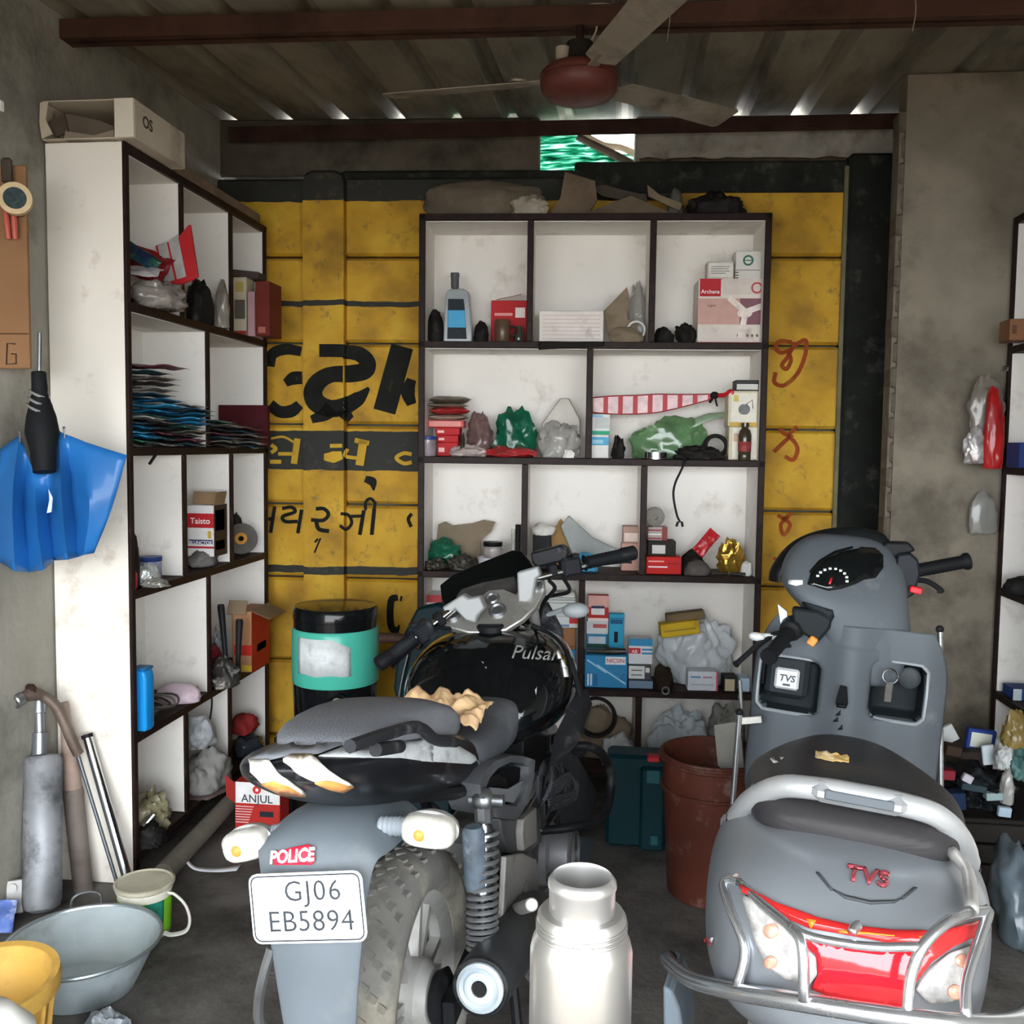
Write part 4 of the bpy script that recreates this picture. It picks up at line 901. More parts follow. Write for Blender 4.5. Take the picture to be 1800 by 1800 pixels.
for pl_ in ([(1345, 1338), (1362, 1330), (1378, 1332), (1368, 1340), (1352, 1344)], [(1550, 1312), (1572, 1314), (1580, 1324), (1566, 1322)], [(1310, 1400), (1322, 1380), (1326, 1378), (1316, 1398)]):
    patch('worn_patch', set_, SW, [pl_], M('#b9b7b2', .7, var=.2, scale=30), SC, off=.001, t=.001, ml=8)
# grab rail
P = smoothpts([(-.215, .06, .69), (-.20, -.04, .735), (-.175, -.13, .81), (-.125, -.20, .872), (-.06, -.23, .892), (0, -.235, .895), (.06, -.23, .892), (.125, -.20, .872), (.175, -.13, .81), (.20, -.04, .735), (.215, .06, .69)], 5)
b = B(); b.tube(P, [.021] * 8 + [.019] * (len(P) - 16) + [.021] * 8, 12); gr = b.obj('grab_rail', M('#c3c4c5', .33, metal=.6, var=.06, scale=6, dirt='#8f8d89', da=.1, dscale=9), SC, smooth=180)
b = B(); b.cbox((0, -.238, .892), (.15, .034, .034), .012); b.obj('rail_plaque', M('#a9abad', .4, metal=.5), gr)
b = B(); b.cbox((0, -.256, .894), (.105, .004, .016), .002); b.obj('rail_inset', SGREYD, gr)
for s_ in (-1, 1):
    b = B(); b.cbox((s_ * .19, -.05, .745), (.05, .07, .05), .012); b.obj('rail_mount', SBLK, gr)
# lamps on the rear face
Z8 = (1150, 1250, 1800 / 650)
RED = M('#d41c28', .1, var=.08, scale=8, coat=.8); REDD = M('#c02a2a', .15, var=.1, scale=8, coat=.6)
patch('tail_lamp', sbt, SW, [q([(425, 850), (600, 940), (800, 1010), (980, 1050), (1160, 1070), (1350, 1075), (1310, 1140), (1140, 1130), (960, 1095), (760, 1060), (640, 1010), (540, 940), (440, 890)], *Z8), q([(1370, 1080), (1480, 1050), (1600, 1010), (1570, 1090), (1440, 1150), (1340, 1220), (1260, 1320), (1300, 1150)], *Z8)], REDD, SC, off=.004, t=.006)
patch('tail_lamp', sbt, SW, [q([(665, 1065), (760, 1090), (900, 1130), (1080, 1155), (1280, 1165), (1240, 1260), (1250, 1420), (1080, 1415), (900, 1385), (765, 1335), (800, 1270), (790, 1180), (720, 1120)], *Z8)], RED, SC, off=.007, t=.01)
CLR = M('#a5a29f', .1, var=.35, scale=45, dirt='#d8cfc9', da=.3, dscale=30, coat=.8)
for nm, pl_ in (('indicator_lamp', [(440, 900), (540, 950), (640, 1030), (720, 1130), (790, 1190), (795, 1270), (755, 1325), (640, 1290), (560, 1230), (510, 1130), (480, 1030)]), ('indicator_lamp', [(1265, 1345), (1330, 1250), (1420, 1180), (1540, 1135), (1530, 1230), (1490, 1340), (1440, 1400), (1330, 1410)])):
    patch(nm, sbt, SW, [q(pl_, *Z8)], CLR, SC, off=.005, t=.008)
for cx, cy, r_, m_ in ((582, 1070, 34, 1), (578, 1210, 30, 1), (1470, 1210, 30, 1), (1440, 1350, 34, 1)):
    ci = [(cx + r_ * math.cos(a), cy + r_ * math.sin(a)) for a in [2 * PI * i / 16 for i in range(16)]]
    patch('bulb_reflector', sbt, SW, [q(ci, *Z8)], M('#dfa58c', .2, metal=.2, var=.25, scale=40, coat=.5), SC, off=.011, t=.004)
for tx, pl_ in (('amber', [(740, 1015), (790, 1025), (765, 1065)]), ('amber', [(1275, 1100), (1335, 1105), (1310, 1140)]), ('amber', [(890, 1068), (1165, 1095), (1165, 1102), (900, 1082)])):
    patch('amber_reflector', sbt, SW, [q(pl_, *Z8)], M('#e88a2c', .25, coat=.5), SC, off=.0085, t=.002)
# badge, crease lines and model number
patch('brand_badge', sbt, SW, textpx('TVS', 40, 1521, 1543, shear=.3, off=.02, rot=R(11), sx=1.15), M('#9a4048', .3, metal=.3, var=.1), SC, off=.003, t=.004, ml=6)
patch('model_badge', sbt, SW, [[(1233, 1638), (1256, 1648), (1252, 1668), (1231, 1660)]], M('#a3a6a8', .3, metal=.4), SC, off=.003, t=.003)
patch('model_badge_lettering', sbt, SW, textpx('125', 19, 1243, 1653, off=.02, rot=R(20), sx=.9), M('#8c2f35', .4), SC, off=.0052, t=.001, ml=6)
for pl_ in ([(1434, 1534), (1440, 1536), (1464, 1566), (1460, 1566)], [(1612, 1562), (1606, 1561), (1584, 1580), (1588, 1582)], [(1464, 1565), (1485, 1580), (1530, 1590), (1572, 1588), (1586, 1580), (1572, 1584), (1530, 1585), (1487, 1575)]):
    patch('panel_vent', sbt, SW, [pl_], M('#3c3f42', .4, var=.1), SC, off=.0015, t=.003, ml=7)
# chrome guard at the back
def chain(pts, r=.0085, name='guard_tube', mat=None, sm=4, par=None, n=10):
    b = B(); P = [inplace(SW, px, py, 1, y) for px, py, y in pts]; b.tube(smoothpts(P, sm) if sm else P, r, n); return b.obj(name, mat or CHROME, par or SC, smooth=180)
GUARD = M('#cfd2d6', .22, metal=.9, var=.08, scale=9, dirt='#77736d', da=.12, dscale=12)
chain([(1172, 1683, -.10), (1182, 1698, -.18), (1215, 1722, -.28), (1290, 1742, -.40), (1400, 1760, -.47), (1500, 1776, -.49), (1600, 1790, -.49), (1700, 1800, -.46), (1780, 1796, -.36), (1812, 1775, -.22), (1825, 1750, -.05)], .0135, 'guard_bumper', GUARD, 4)
b = B(); b.sph(inplace(SW, 1176, 1686, 1, -.10), .016, 8); b.obj('guard_end_cap', SBLK, SC)
chain([(1295, 1740, -.41), (1310, 1668, -.40), (1285, 1600, -.36), (1272, 1555, -.31), (1285, 1546, -.31), (1302, 1552, -.33)], .008, mat=GUARD)
chain([(1300, 1552, -.33), (1340, 1590, -.39), (1390, 1632, -.445), (1410, 1665, -.47), (1413, 1760, -.485)], .008, mat=GUARD)
chain([(1388, 1628, -.445), (1430, 1648, -.46), (1530, 1664, -.47), (1622, 1664, -.46)], .0065, mat=GUARD)
chain([(1594, 1790, -.49), (1600, 1720, -.475), (1622, 1664, -.46), (1660, 1625, -.43), (1705, 1602, -.37)], .008, mat=GUARD)
chain([(1700, 1605, -.37), (1728, 1602, -.33), (1736, 1610, -.33), (1700, 1720, -.42), (1698, 1790, -.46)], .008, mat=GUARD)
chain([(1497, 1640, -.455), (1504, 1628, -.445), (1510, 1627, -.44)], .007, mat=GUARD)
chain([(1297, 1548, -.32), (1306, 1530, -.27), (1316, 1505, -.2)], .010, 'guard_bracket', M('#b3a494', .5, metal=.4, var=.3, scale=25), 3)
chain([(1708, 1600, -.36), (1706, 1570, -.30), (1700, 1530, -.24), (1672, 1497, -.2)], .010, 'guard_bracket', M('#b9b7b2', .4, metal=.6, var=.2, scale=25), 3)
b = B(); plate(b, SW, 1, -.05, [(1176, 1700), (1192, 1708), (1205, 1740), (1212, 1790), (1212, 1840), (1178, 1840)], .14); b.obj('side_footrest', M('#5c646b', .45, var=.15, scale=6, dirt='#9aa0a4', da=.2, dscale=8), SC, bev=.006)
# rear wheel, engine, floorboard
X = Matrix.Translation((0, -.02, .225)) @ Matrix.Rotation(R(90), 4, 'Y')
b = B(); hw = .05; Rr = .225; b.lathe([(.15, -hw * .6), (.18, -hw), (.21, -hw * .8), (Rr, 0), (.21, hw * .8), (.18, hw), (.15, hw * .6), (.15, -hw * .6)], 40, X, cap=False); rw = b.obj('rear_wheel', RUB, SC)
b = B(); b.lathe([(.001, -.04), (.14, -.035), (.155, -.03), (.155, .03), (.14, .035), (.001, .04)], 32, X); b.obj('wheel_rim', ALUM, rw)
b = B(); b.cbox((-.06, .12, .30), (.16, .42, .16), .04); b.obj('engine_case', ALUM, SC)
b = B(); b.cyl((.14, -.3, .30), (.14, .2, .27), .055, .05, 20); b.obj('muffler', BLK, SC)
b = B(); b.cbox((0, -.36, .42), (.16, .10, .2), .02); b.obj('rear_mudguard', SBLK, SC)
b = B(); b.cbox((0, .62, .33), (.42, .56, .06), .02); b.obj('floorboard', SBLK, SC)
b = B(); b.cbox((-.13, .02, .02), (.05, .03, .04), .008); b.cbox((.13, .02, .02), (.05, .03, .04), .008); b.tube([(-.13, .02, .04), (-.1, .1, .25), (.1, .1, .25), (.13, .02, .04)], .012); b.obj('centre_stand', BLK, SC)
b = B(); b.loft([ring(.28, .50, .16, .12, .16, 3), ring(.40, .44, .15, .1, .14, 3), ring(.50, .38, .13, .05, .1, 3)]); b.obj('seat_front_panel', SGREYD, SC, smooth=180, sub=1)
# inner apron with two glove pockets
def gpx(px, py): p = inplace(SW, px, py, 1, .93); return p.x, p.z
Lp = (gpx(1338, 1148), gpx(1438, 1262)); Rp = (gpx(1532, 1158), gpx(1622, 1277))
def sd(x, z_, A_, rr_):   # signed distance to a rounded rectangle
    (xa, za), (xb, zb) = A_; cx, cz = (xa + xb) / 2, (za + zb) / 2; dx = abs(x - cx) - abs(xb - xa) / 2 + rr_; dz = abs(z_ - cz) - abs(za - zb) / 2 + rr_
    return math.hypot(max(dx, 0), max(dz, 0)) + min(max(dx, dz), 0) - rr_
def apron(a, c):
    z_ = .40 + c * .57; t = (z_ - .40) / .57
    hw = .255 - .05 * max(0, (t - .72) / .28) ** 2 - .03 * max(0, (.25 - t) / .25) ** 2
    x = (a * 2 - 1) * hw
    y = .935 + .10 * max(0, (abs(x) - .17) / .085) ** 2 * .5
    y -= .055 * math.exp(-(x / .062) ** 2) * (1 if t < .9 else .8) + .03 * math.exp(-((t - .1) / .16) ** 2)
    k = min(1, max(0, -sd(x, z_, Lp, .03) / .012)); y += .035 * k
    k2 = min(1, max(0, -sd(x, z_, Rp, .03) / .012)); y += .085 * k2
    return V((x, y, z_))
nA, nB = 90, 84
b = B(); b.grid(apron, nA, nB)
mi_ = []
for i in range(nA - 1):
    for j in range(nB - 1):
        p = apron((i + .5) / (nA - 1), (j + .5) / (nB - 1)); mi_.append(1 if sd(p.x, p.z, Lp, .03) < -.003 or sd(p.x, p.z, Rp, .03) < -.003 else 0)
b.mi = mi_
ap = b.obj('apron', [SGREYD, M('#1c2124', .55, var=.15, scale=8)], SC, smooth=60, solid=.004, fix=False); apt = bvh_of(ap)
for A_, d_ in ((Lp, .0), (Rp, .0)):
    (xa, za), (xb, zb) = A_; cx, cz = (xa + xb) / 2, (za + zb) / 2; w2, h2 = abs(xb - xa) / 2, abs(za - zb) / 2; pts = []
    for sx_, sz_, a0 in ((1, 1, 0), (-1, 1, 90), (-1, -1, 180), (1, -1, 270)):
        for a in (0, 30, 60, 90): pts.append(V((cx + sx_ * (w2 - .03) + .03 * math.cos(R(a0 + a)), .936, cz + sz_ * (h2 - .03) + .03 * math.sin(R(a0 + a)))))
    b = B(); b.tube(smoothpts(pts, 2, True), .005, 6, closed=True); b.obj('pocket_rim', M('#8e9498', .35, metal=.2), SC)
b = B(); b.loft([ring(.0, 0, .175, .10, .20, 2.6), ring(.06, 0, .2, .12, .22, 2.8), ring(.12, .02, .14, .1, .2, 2.5)], T=Matrix.Translation((0, 1.06, .76))); b.obj('front_shield', SGREY, SC, smooth=180, sub=1)
# left pocket lid cap
def apc(px, py, lift=0.): p = inplace(SW, px, py, 1, .945); return p
c = apc(1384, 1190)
b = B(); b.cbox((0, 0, 0), (.115, .03, .125), .02); b.obj('pocket_lid', M('#262b2e', .4, var=.1), SC, loc=(c.x, .945, c.z + .005))
b = B(); b.cbox((0, 0, 0), (.066, .014, .06), .014); cp = b.obj('filler_cap', M('#c7c9cb', .35, metal=.2, var=.05), SC, loc=(c.x, .924, c.z))
b = B(); b.mesh(text_me('TVS', .026, .0006, .0006, .15), Matrix.Translation((0, -.0078, .002)) @ TXF); b.obj('cap_lettering', M('#4a4d50', .5), cp, fix=False)
b = B(); b.cbox((0, -.0078, -.016), (.02, .001, .006), .0004); b.obj('cap_mark', M('#4a4d50', .5), cp)
# hook, small marks, key with ring
c = inplace(SW, 1481, 1224, 1, .87)
b = B(); b.prism([(-.012, -.03), (.012, -.03), (.016, -.015), (.009, .028), (-.009, .028), (-.016, -.015)], .02, Matrix.Translation(c)); b.cbox(c + V((0, -.012, -.022)), (.024, .02, .01), .003); b.obj('bag_hook', M('#121315', .3), SC, bev=.002)
for px, py in ((1473, 1254), (1469, 1265), (1476, 1279)):
    patch('warning_mark', apt, SW, [[(px - 4, py + 4), (px + 5, py - 6), (px + 5, py + 3)]], M('#1d1f21', .5), SC, off=.003, t=.001)
c = inplace(SW, 1560, 1180, 1, .94)
b = B(); b.lathe([(.001, -.02), (.022, -.02), (.022, .012), (.018, .018), (.001, .018)], 20, Matrix.Translation(c + V((-.01, .02, .004))) @ Matrix.Rotation(R(90), 4, 'X')); b.obj('ignition_lock', M('#44484c', .35, metal=.4), SC)
b = B(); b.torus((0, 0, 0), .019, .0025, 24, 6, 'y'); kr = b.obj('key_ring', CHROME, SC, loc=(c.x + .006, .90, c.z - .004))
b = B(); b.cbox((0, 0, -.045), (.02, .004, .052), .002); b.obj('key_tag', M('#4d4a45', .5, metal=.4, var=.3, scale=60), kr)
b = B(); c2 = inplace(SW, 1598, 1190, 1, .99); b.lathe([(.001, 0), (.028, 0), (.03, .01), (.024, .014), (.001, .012)], 20, Matrix.Translation((c2.x, .985, c2.z)) @ Matrix.Rotation(R(90), 4, 'X')); b.obj('cup_recess', M('#33383b', .5), SC)
vs_, fs_ = lump(31, (.05, .03, .03), n=3); b = B(); c3 = inplace(SW, 1565, 1268, 1, .985); b.add(vs_, fs_); tag(b.obj('crumpled_rag', M('#b9b9b5', .8, var=.2, scale=30), loc=SW @ V((c3.x, .985, c3.z - .015))), 'small pale crumpled rag in the right scooter pocket', 'rag')
# steering column cowl and instrument hood (turned left)
HS = Matrix.Translation((0, 1.0, 0)) @ Matrix.Rotation(R(17), 4, 'Z') @ Matrix.Translation((0, -1.0, 0))
def hring(z_, x0, hw, y0, yb, yf, p=2.8, n=28):
    out = []
    for i in range(n):
        a = 2 * PI * i / n; c_, s_ = math.cos(a), math.sin(a)
        out.append(HS @ V((x0 + math.copysign(abs(c_) ** (2 / p), c_) * hw, y0 + math.copysign(abs(s_) ** (2 / p), s_) * (yf if s_ > 0 else yb), z_)))
    return out
b = B()
b.loft([hring(.80, .035, .05, .95, .02, .04), hring(.815, .035, .075, .95, .04, .05), hring(.86, .035, .098, .96, .06, .07), hring(.92, .03, .115, .97, .07, .09), hring(.985, .005, .14, .985, .078, .1), hring(1.03, -.03, .165, 1.0, .085, .12), hring(1.075, -.035, .175, 1.02, .08, .12), hring(1.12, -.03, .165, 1.05, .07, .11), hring(1.155, -.025, .145, 1.075, .055, .09), hring(1.185, -.02, .11, 1.095, .04, .06), hring(1.2, -.02, .06, 1.105, .02, .03)])
cowl2 = b.obj('handlebar_cowl', SGREYD, SC, smooth=180, sub=2); ct = bvh_of(cowl2)
Z7 = (1300, 850, 3.6)
patch('instrument_glass', ct, SW, [q([(430, 640), (450, 570), (520, 500), (640, 440), (760, 415), (870, 425), (905, 460), (905, 540), (860, 600), (790, 610), (730, 640), (640, 670), (560, 680)], *Z7)], M('#0f1213', .12, var=.2, scale=9, coat=.6), SC, off=.003, t=.004)
for i in range(9):
    a = R(200 + i * 21); cx, cy = 570, 615; x_, y_ = cx + 95 * math.cos(a) + 12, cy + 70 * math.sin(a)
    patch('dial_digit', ct, SW, [q([(x_ - 9, y_ - 7), (x_ + 9, y_ - 7), (x_ + 9, y_ + 7), (x_ - 9, y_ + 7)], *Z7)], WHT, SC, off=.006, t=.0008)
patch('dial_needle', ct, SW, [q([(560, 640), (575, 600), (585, 602), (572, 645)], *Z7)], RED, SC, off=.0062, t=.0008)
patch('hood_vent', ct, SW, [q([(440, 560), (500, 490), (600, 430), (715, 400), (715, 412), (610, 445), (515, 505), (455, 575)], *Z7)], M('#0e0f10', .6), SC, off=.002, t=.003)
patch('hood_vent', ct, SW, [q([(760, 405), (860, 412), (860, 425), (760, 418)], *Z7)], M('#0e0f10', .6), SC, off=.002, t=.003)
patch('chrome_trim', ct, SW, [q([(310, 610), (400, 615), (400, 640), (360, 648), (315, 635)], *Z7)], WHT, SC, off=.003, t=.002)
patch('switch_recess', ct, SW, [q([(330, 770), (400, 745), (590, 800), (600, 840), (540, 960), (490, 1000), (400, 940), (330, 850)], *Z7)], M('#1b2022', .5, var=.1), SC, off=.002, t=.004)
b = B(); plate(b, SW, 1, .915, [(1392, 1066), (1440, 1072), (1463, 1086), (1460, 1102), (1438, 1128), (1412, 1112), (1394, 1090)], .05); b.obj('switch_panel', M('#1b2022', .5, var=.1), SC, bev=.008)
c = inplace(SW, 1428, 1127, 1, .885); b = B(); b.cbox((0, 0, 0), (.022, .014, .026), .003, rot=(0, .5, 0)); b.obj('amber_switch', M('#d9863c', .4), SC, loc=c)
P = [inplace(SW, x, y, 1, 1.12) for x, y in ((1362, 1022), (1366, 1002), (1392, 968), (1432, 947), (1490, 938), (1540, 946), (1556, 962))]
b = B(); b.tube(smoothpts(P, 5), .012, 8, flat=2.2); b.obj('visor_rim', M('#17191a', .3, var=.2, scale=6, dirt='#4c4d4d', da=.2), SC)
# right control
g0, g1 = inplace(SW, 1612, 1003, 1, 1.07), inplace(SW, 1703, 986, 1, 1.11); d = (g1 - g0).normalized(); Lg = (g1 - g0).length
b = B(); n = 24; b.tube([g0.lerp(g1, i / n) for i in range(n + 1)], [.0185 + (.0012 if i % 2 else 0) + (.005 if i >= n - 2 else 0) for i in range(n + 1)], 16); b.obj('grip', M('#131416', .6, var=.2), SC)
X = Matrix.Translation(g0 - d * .03) @ d.to_track_quat('Z', 'Y').to_matrix().to_4x4()
b = B(); P = [inplace(SW, x, y, 1, 1.05) for x, y in ((1578, 975), (1600, 972), (1615, 985), (1618, 1010), (1608, 1045), (1570, 1068), (1568, 1030))]; b.loft([P, [p + V((0, .06, 0)) for p in P]]); b.obj('switch_pod', M('#1c1f24', .4, var=.2), SC, bev=.006)
b = B(); P = [inplace(SW, x, y, 1, 1.09) for x, y in ((1545, 962), (1560, 953), (1598, 954), (1610, 968), (1590, 975), (1560, 985))]; b.loft([P, [p + V((0, .05, 0)) for p in P]]); b.obj('brake_reservoir', SBLK, SC, bev=.006)
c = inplace(SW, 1610, 1037, 1, 1.035); b = B(); b.cbox((0, 0, 0), (.032, .02, .018), .003, rot=(0, .12, 0)); b.obj('kill_switch', M('#d8202c', .35), SC, loc=c)
b = B(); pxtube(b, SW, [(1600, 1020, 1, 1.1), (1630, 1022, 1, 1.12), (1655, 1038, 1, 1.13), (1648, 1038, 1, 1.13)], .0075); b.obj('brake_lever', SBLK, SC)
# left control, coming towards us
g0, g1 = inplace(SW, 1390, 1108, 1, .90), inplace(SW, 1350, 1156, 1, .76); d = (g1 - g0).normalized()
b = B(); n = 20; b.tube([g0.lerp(g1, i / n) for i in range(n + 1)], [.0185 + (.0012 if i % 2 else 0) + (.004 if i >= n - 2 else 0) for i in range(n + 1)], 16); b.obj('grip', M('#1a1b1d', .6, var=.2), SC)
b = B(); X = Matrix.Translation(g0 - d * .005) @ d.to_track_quat('Z', 'Y').to_matrix().to_4x4(); b.lathe([(.001, -.03), (.03, -.03), (.034, -.01), (.03, .012), (.018, .02), (.001, .02)], 20, X); b.obj('switch_pod', SBLK, SC)
b = B(); pxtube(b, SW, [(1385, 1112, 1, .89), (1355, 1118, 1, .86), (1325, 1140, 1, .80), (1293, 1168, 1, .74)], [.009] * 11 + [.0075] * 4 + [.01], 8); b.obj('brake_lever', SBLK, SC)
b = B(); pxtube(b, SW, [(1390, 1135, 1, .88), (1370, 1140, 1, .87), (1345, 1160, 1, .9), (1340, 1200, 1, .93)], .005); b.obj('control_cable', SBLK, SC)
c = inplace(SW, 1330, 1119, 1, .83); b = B(); b.sph(c, 1, 8, (.022, .014, .012)); b.cyl(c, c + V((.06, .05, .0)), .009); b.obj('clutch_clamp', M('#e9eaea', .25, metal=.4), SC)
P = [inplace(SW, x, y, 1, .93) for x, y in ((1367, 1062), (1383, 1075), (1384, 1095), (1372, 1096))]; b = B(); b.loft([P, [p + V((0, .01, 0)) for p in P]]); b.obj('mirror_stub', M('#b5b8ba', .3, metal=.5), SC)
# side guards: upright rods with brackets
for side, top, bot, y_ in ((-1, (1300, 1252), (1287, 1425), .90), (1, (1652, 1106), (1653, 1370), 1.0)):
    p0, p1 = inplace(SW, *top, 1, y_), inplace(SW, *bot, 1, y_); p1 = p1 + (p1 - p0) * .35
    b = B(); b.cyl(p0, p1, .0085); rod = b.obj('side_guard_rod', GUARD, SC)
    br = p0 + (p1 - p0) * (.05 if side < 0 else .08); b = B(); b.cbox(br + V((-side * .028, .004, -.004 if side > 0 else 0)), (.07, .005, .022), .002, rot=(0, side * .25, 0)); b.obj('guard_bracket', ALU, rod)
    b = B(); b.sph(p0, .011, 8); b.obj('guard_cap', SBLK, rod)
b = B(); p0, p1 = inplace(SW, 1652, 1310, 1, 1.0), inplace(SW, 1625, 1308, 1, 1.0); b.cyl(p0, p1, .009); b.obj('guard_bracket', ALU, SC)
b = B(); p0, p1 = inplace(SW, 1300, 1195, 1, .95), inplace(SW, 1303, 1245, 1, .95); b.cyl(p0, p1, .006); b.cbox((p0 + p1) / 2, (.012, .01, .03), .003); b.obj('guard_bracket', STEEL, SC)
# front wheel and fender
X = HS @ Matrix.Translation((0, 1.22, .225)) @ Matrix.Rotation(R(90), 4, 'Y'); b = B()
b.lathe([(.15, -.03), (.18, -.05), (.21, -.04), (.225, 0), (.21, .04), (.18, .05), (.15, .03), (.15, -.03)], 36, X, cap=False); fwh = b.obj('front_wheel', RUB, SC)
b = B(); b.lathe([(.001, -.035), (.15, -.03), (.155, 0), (.15, .03), (.001, .035)], 28, X); b.obj('wheel_rim', ALUM, fwh)
b = B(); b.loft([ring(1.0, .42, .07, .05, .03), ring(1.12, .47, .085, .05, .03), ring(1.25, .47, .085, .05, .03), ring(1.38, .40, .07, .04, .03), ring(1.44, .33, .04, .02, .02)], T=HS); b.obj('front_fender', SGREY, SC, smooth=180, sub=1)
b = B(); b.cyl(HS @ V((.0, 1.02, .85)), HS @ V((.0, 1.14, .40)), .03); b.cyl(HS @ V((.07, 1.14, .45)), HS @ V((.07, 1.22, .2)), .016); b.cyl(HS @ V((-.07, 1.14, .45)), HS @ V((-.07, 1.22, .2)), .016); b.cbox(HS @ V((0, 1.14, .43)), (.18, .05, .04), .01); b.obj('front_fork', BLK, SC)
# ------------------------------------------------------------------ helpers for loose things
def C4(s, a=1): return s
def paper(col, r_=.65): return M(col, r_, var=.08, scale=12)
def boxat(name, label, cat, x0, x1, z0, z1, place, depth, col, prints=(), texts=(), group=None, rot=0., rough=.6, dirt=None, flaps=None, side=None):
    """carton whose front (local -y) spans x0..x1, z0..z1; place(u, z) gives the world spot of the front centre bottom"""
    w_, h_ = x1 - x0, z1 - z0
    b = B(); b.cbox((0, depth / 2, h_ / 2), (w_, depth, h_), .0025)
    loc, rz = place((x0 + x1) / 2, z0)
    o = tag(b.obj(name, M(col, rough, var=.1, scale=10, dirt=dirt or '#4e463c', da=.12, dscale=9), loc=loc, rot=(0, 0, rz + rot)), label, cat, group)
    for k_, p in enumerate(prints):
        fx0, fz0, fx1, fz1, pc = p[:5]
        b = B(); b.box(((fx0 + fx1 - 1) / 2 * w_, -.0009 - .00025 * k_, (fz0 + fz1) / 2 * h_), ((fx1 - fx0) * w_, .0012, (fz1 - fz0) * h_)); b.obj('printed_panel', M(pc, .5, var=.08, scale=25), o, smooth=0)
    for t_, fx, fz, sz, tc in texts:
        me = text_me(t_, 1, 0, .012); wd = max(v.co.x for v in me.vertices) - min(v.co.x for v in me.vertices)
        s_ = min(sz * h_, w_ * .92 / wd); b = B(); b.mesh(me, Matrix.Translation(((fx - .5) * w_, -.0034, fz * h_)) @ Matrix.Scale(s_, 4) @ TXF); k = b.obj('printed_lettering', M(tc, .5), o, smooth=0, fix=False)
    if side:
        for p in side:
            fy0, fz0, fy1, fz1, pc = p; b = B(); b.box((w_ / 2 + .0008, (fy0 + fy1) / 2 * depth, (fz0 + fz1) / 2 * h_), (.0012, (fy1 - fy0) * depth, (fz1 - fz0) * h_)); b.obj('printed_panel', M(pc, .5, var=.08, scale=25), o, smooth=0)
    if flaps:
        for fl in flaps:
            c_, sz_, rt = fl; b = B(); b.cbox((0, 0, 0), sz_, .001); b.obj('flap', M('#8d7358', .8, var=.12, scale=8), o, loc=(c_[0] * w_, c_[1] * depth, c_[2] * h_), rot=rt)
    return o
def placeB(v): return lambda u, z_: (BP(u, v, z_), BANG)
def boxB(name, label, cat, px, v, depth, col, row=None, z0=None, **kw):
    xm = (px[0] + px[2]) / 2; ym = (px[1] + px[3]) / 2
    u0, u1 = onB(px[0], ym, v)[0], onB(px[2], ym, v)[0]; zt, zb = onB(xm, px[1], v)[1], onB(xm, px[3], v)[1]
    if row is not None: zb = shelfB(row)
    if z0 is not None: zb = z0
    return boxat(name, label, cat, u0, u1, zb, max(zt, zb + .01), placeB(v), depth, col, **kw)
def boxY(name, label, cat, px, Y, depth, col, row=None, z0=None, sh=None, **kw):
    xm = (px[0] + px[2]) / 2; ym = (px[1] + px[3]) / 2
    a, c = onY(px[0], ym, Y).x, onY(px[2], ym, Y).x; zt, zb = onY(xm, px[1], Y).z, onY(xm, px[3], Y).z
    if row is not None: zb = (sh or shelfL)(row)
    if z0 is not None: zb = z0
    return boxat(name, label, cat, a, c, zb, max(zt, zb + .01), lambda u, z_: (V((u, Y, z_)), 0), depth, col, **kw)
PLAST = lambda col, r_=.25, a=1.: M(col, r_, var=.2, scale=9, dirt='#ffffff', da=.06, dscale=14, coat=.3, alpha=a)
def bagB(name, label, cat, px, v, depth, mat, seed, row=None, z0=None, group=None, **kw):
    xm = (px[0] + px[2]) / 2; ym = (px[1] + px[3]) / 2
    u0, u1 = onB(px[0], ym, v)[0], onB(px[2], ym, v)[0]; zt, zb = onB(xm, px[1], v)[1], onB(xm, px[3], v)[1]
    if row is not None: zb = shelfB(row)
    if z0 is not None: zb = z0
    b = B(); b.add(*lump(seed, (u1 - u0, depth, zt - zb), **kw))
    return tag(b.obj(name, mat, loc=BP((u0 + u1) / 2, v, zb), rot=(0, 0, BANG), smooth=70), label, cat, group)
def bagY(name, label, cat, px, Y, depth, mat, seed, row=None, z0=None, group=None, sh=None, **kw):
    xm = (px[0] + px[2]) / 2; ym = (px[1] + px[3]) / 2
    a, c = onY(px[0], ym, Y).x, onY(px[2], ym, Y).x; zt, zb = onY(xm, px[1], Y).z, onY(xm, px[3], Y).z
    if row is not None: zb = (sh or shelfL)(row)
    if z0 is not None: zb = z0
    b = B(); b.add(*lump(seed, (c - a, depth, zt - zb), **kw))
    return tag(b.obj(name, mat, loc=((a + c) / 2, Y, zb), smooth=70), label, cat, group)
def pouchat(name, label, cat, loc, rot, w_, h_, t_, mat, seed, group=None, prints=None, curl=0., rough=.3):
    b = B(); b.add(*pouch(seed, w_, h_, t_, rough=rough, curl=curl))
    o = tag(b.obj(name, mat, loc=loc, rot=rot, smooth=80, fix=False), label, cat, group)
    if prints:
        for (x0, y0, x1, y1, pc) in prints:
            b = B(); b.box(((x0 + x1 - 1) / 2 * w_, (y0 + y1 - 1) / 2 * h_, t_ * .55 + .001), ((x1 - x0) * w_, (y1 - y0) * h_, .0015)); b.obj('printed_panel', M(pc, .4, var=.1, scale=20), o, smooth=0)
    return o
def lathething(name, label, cat, prof, mat, loc, rot=(0, 0, 0), n=28, parts=(), group=None):
    b = B(); b.lathe(prof, n); o = tag(b.obj(name, mat, loc=loc, rot=rot, smooth=50), label, cat, group)
    for nm, pr, m_ in parts:
        b = B(); b.lathe(pr, n); b.obj(nm, m_, o, smooth=50)
    return o

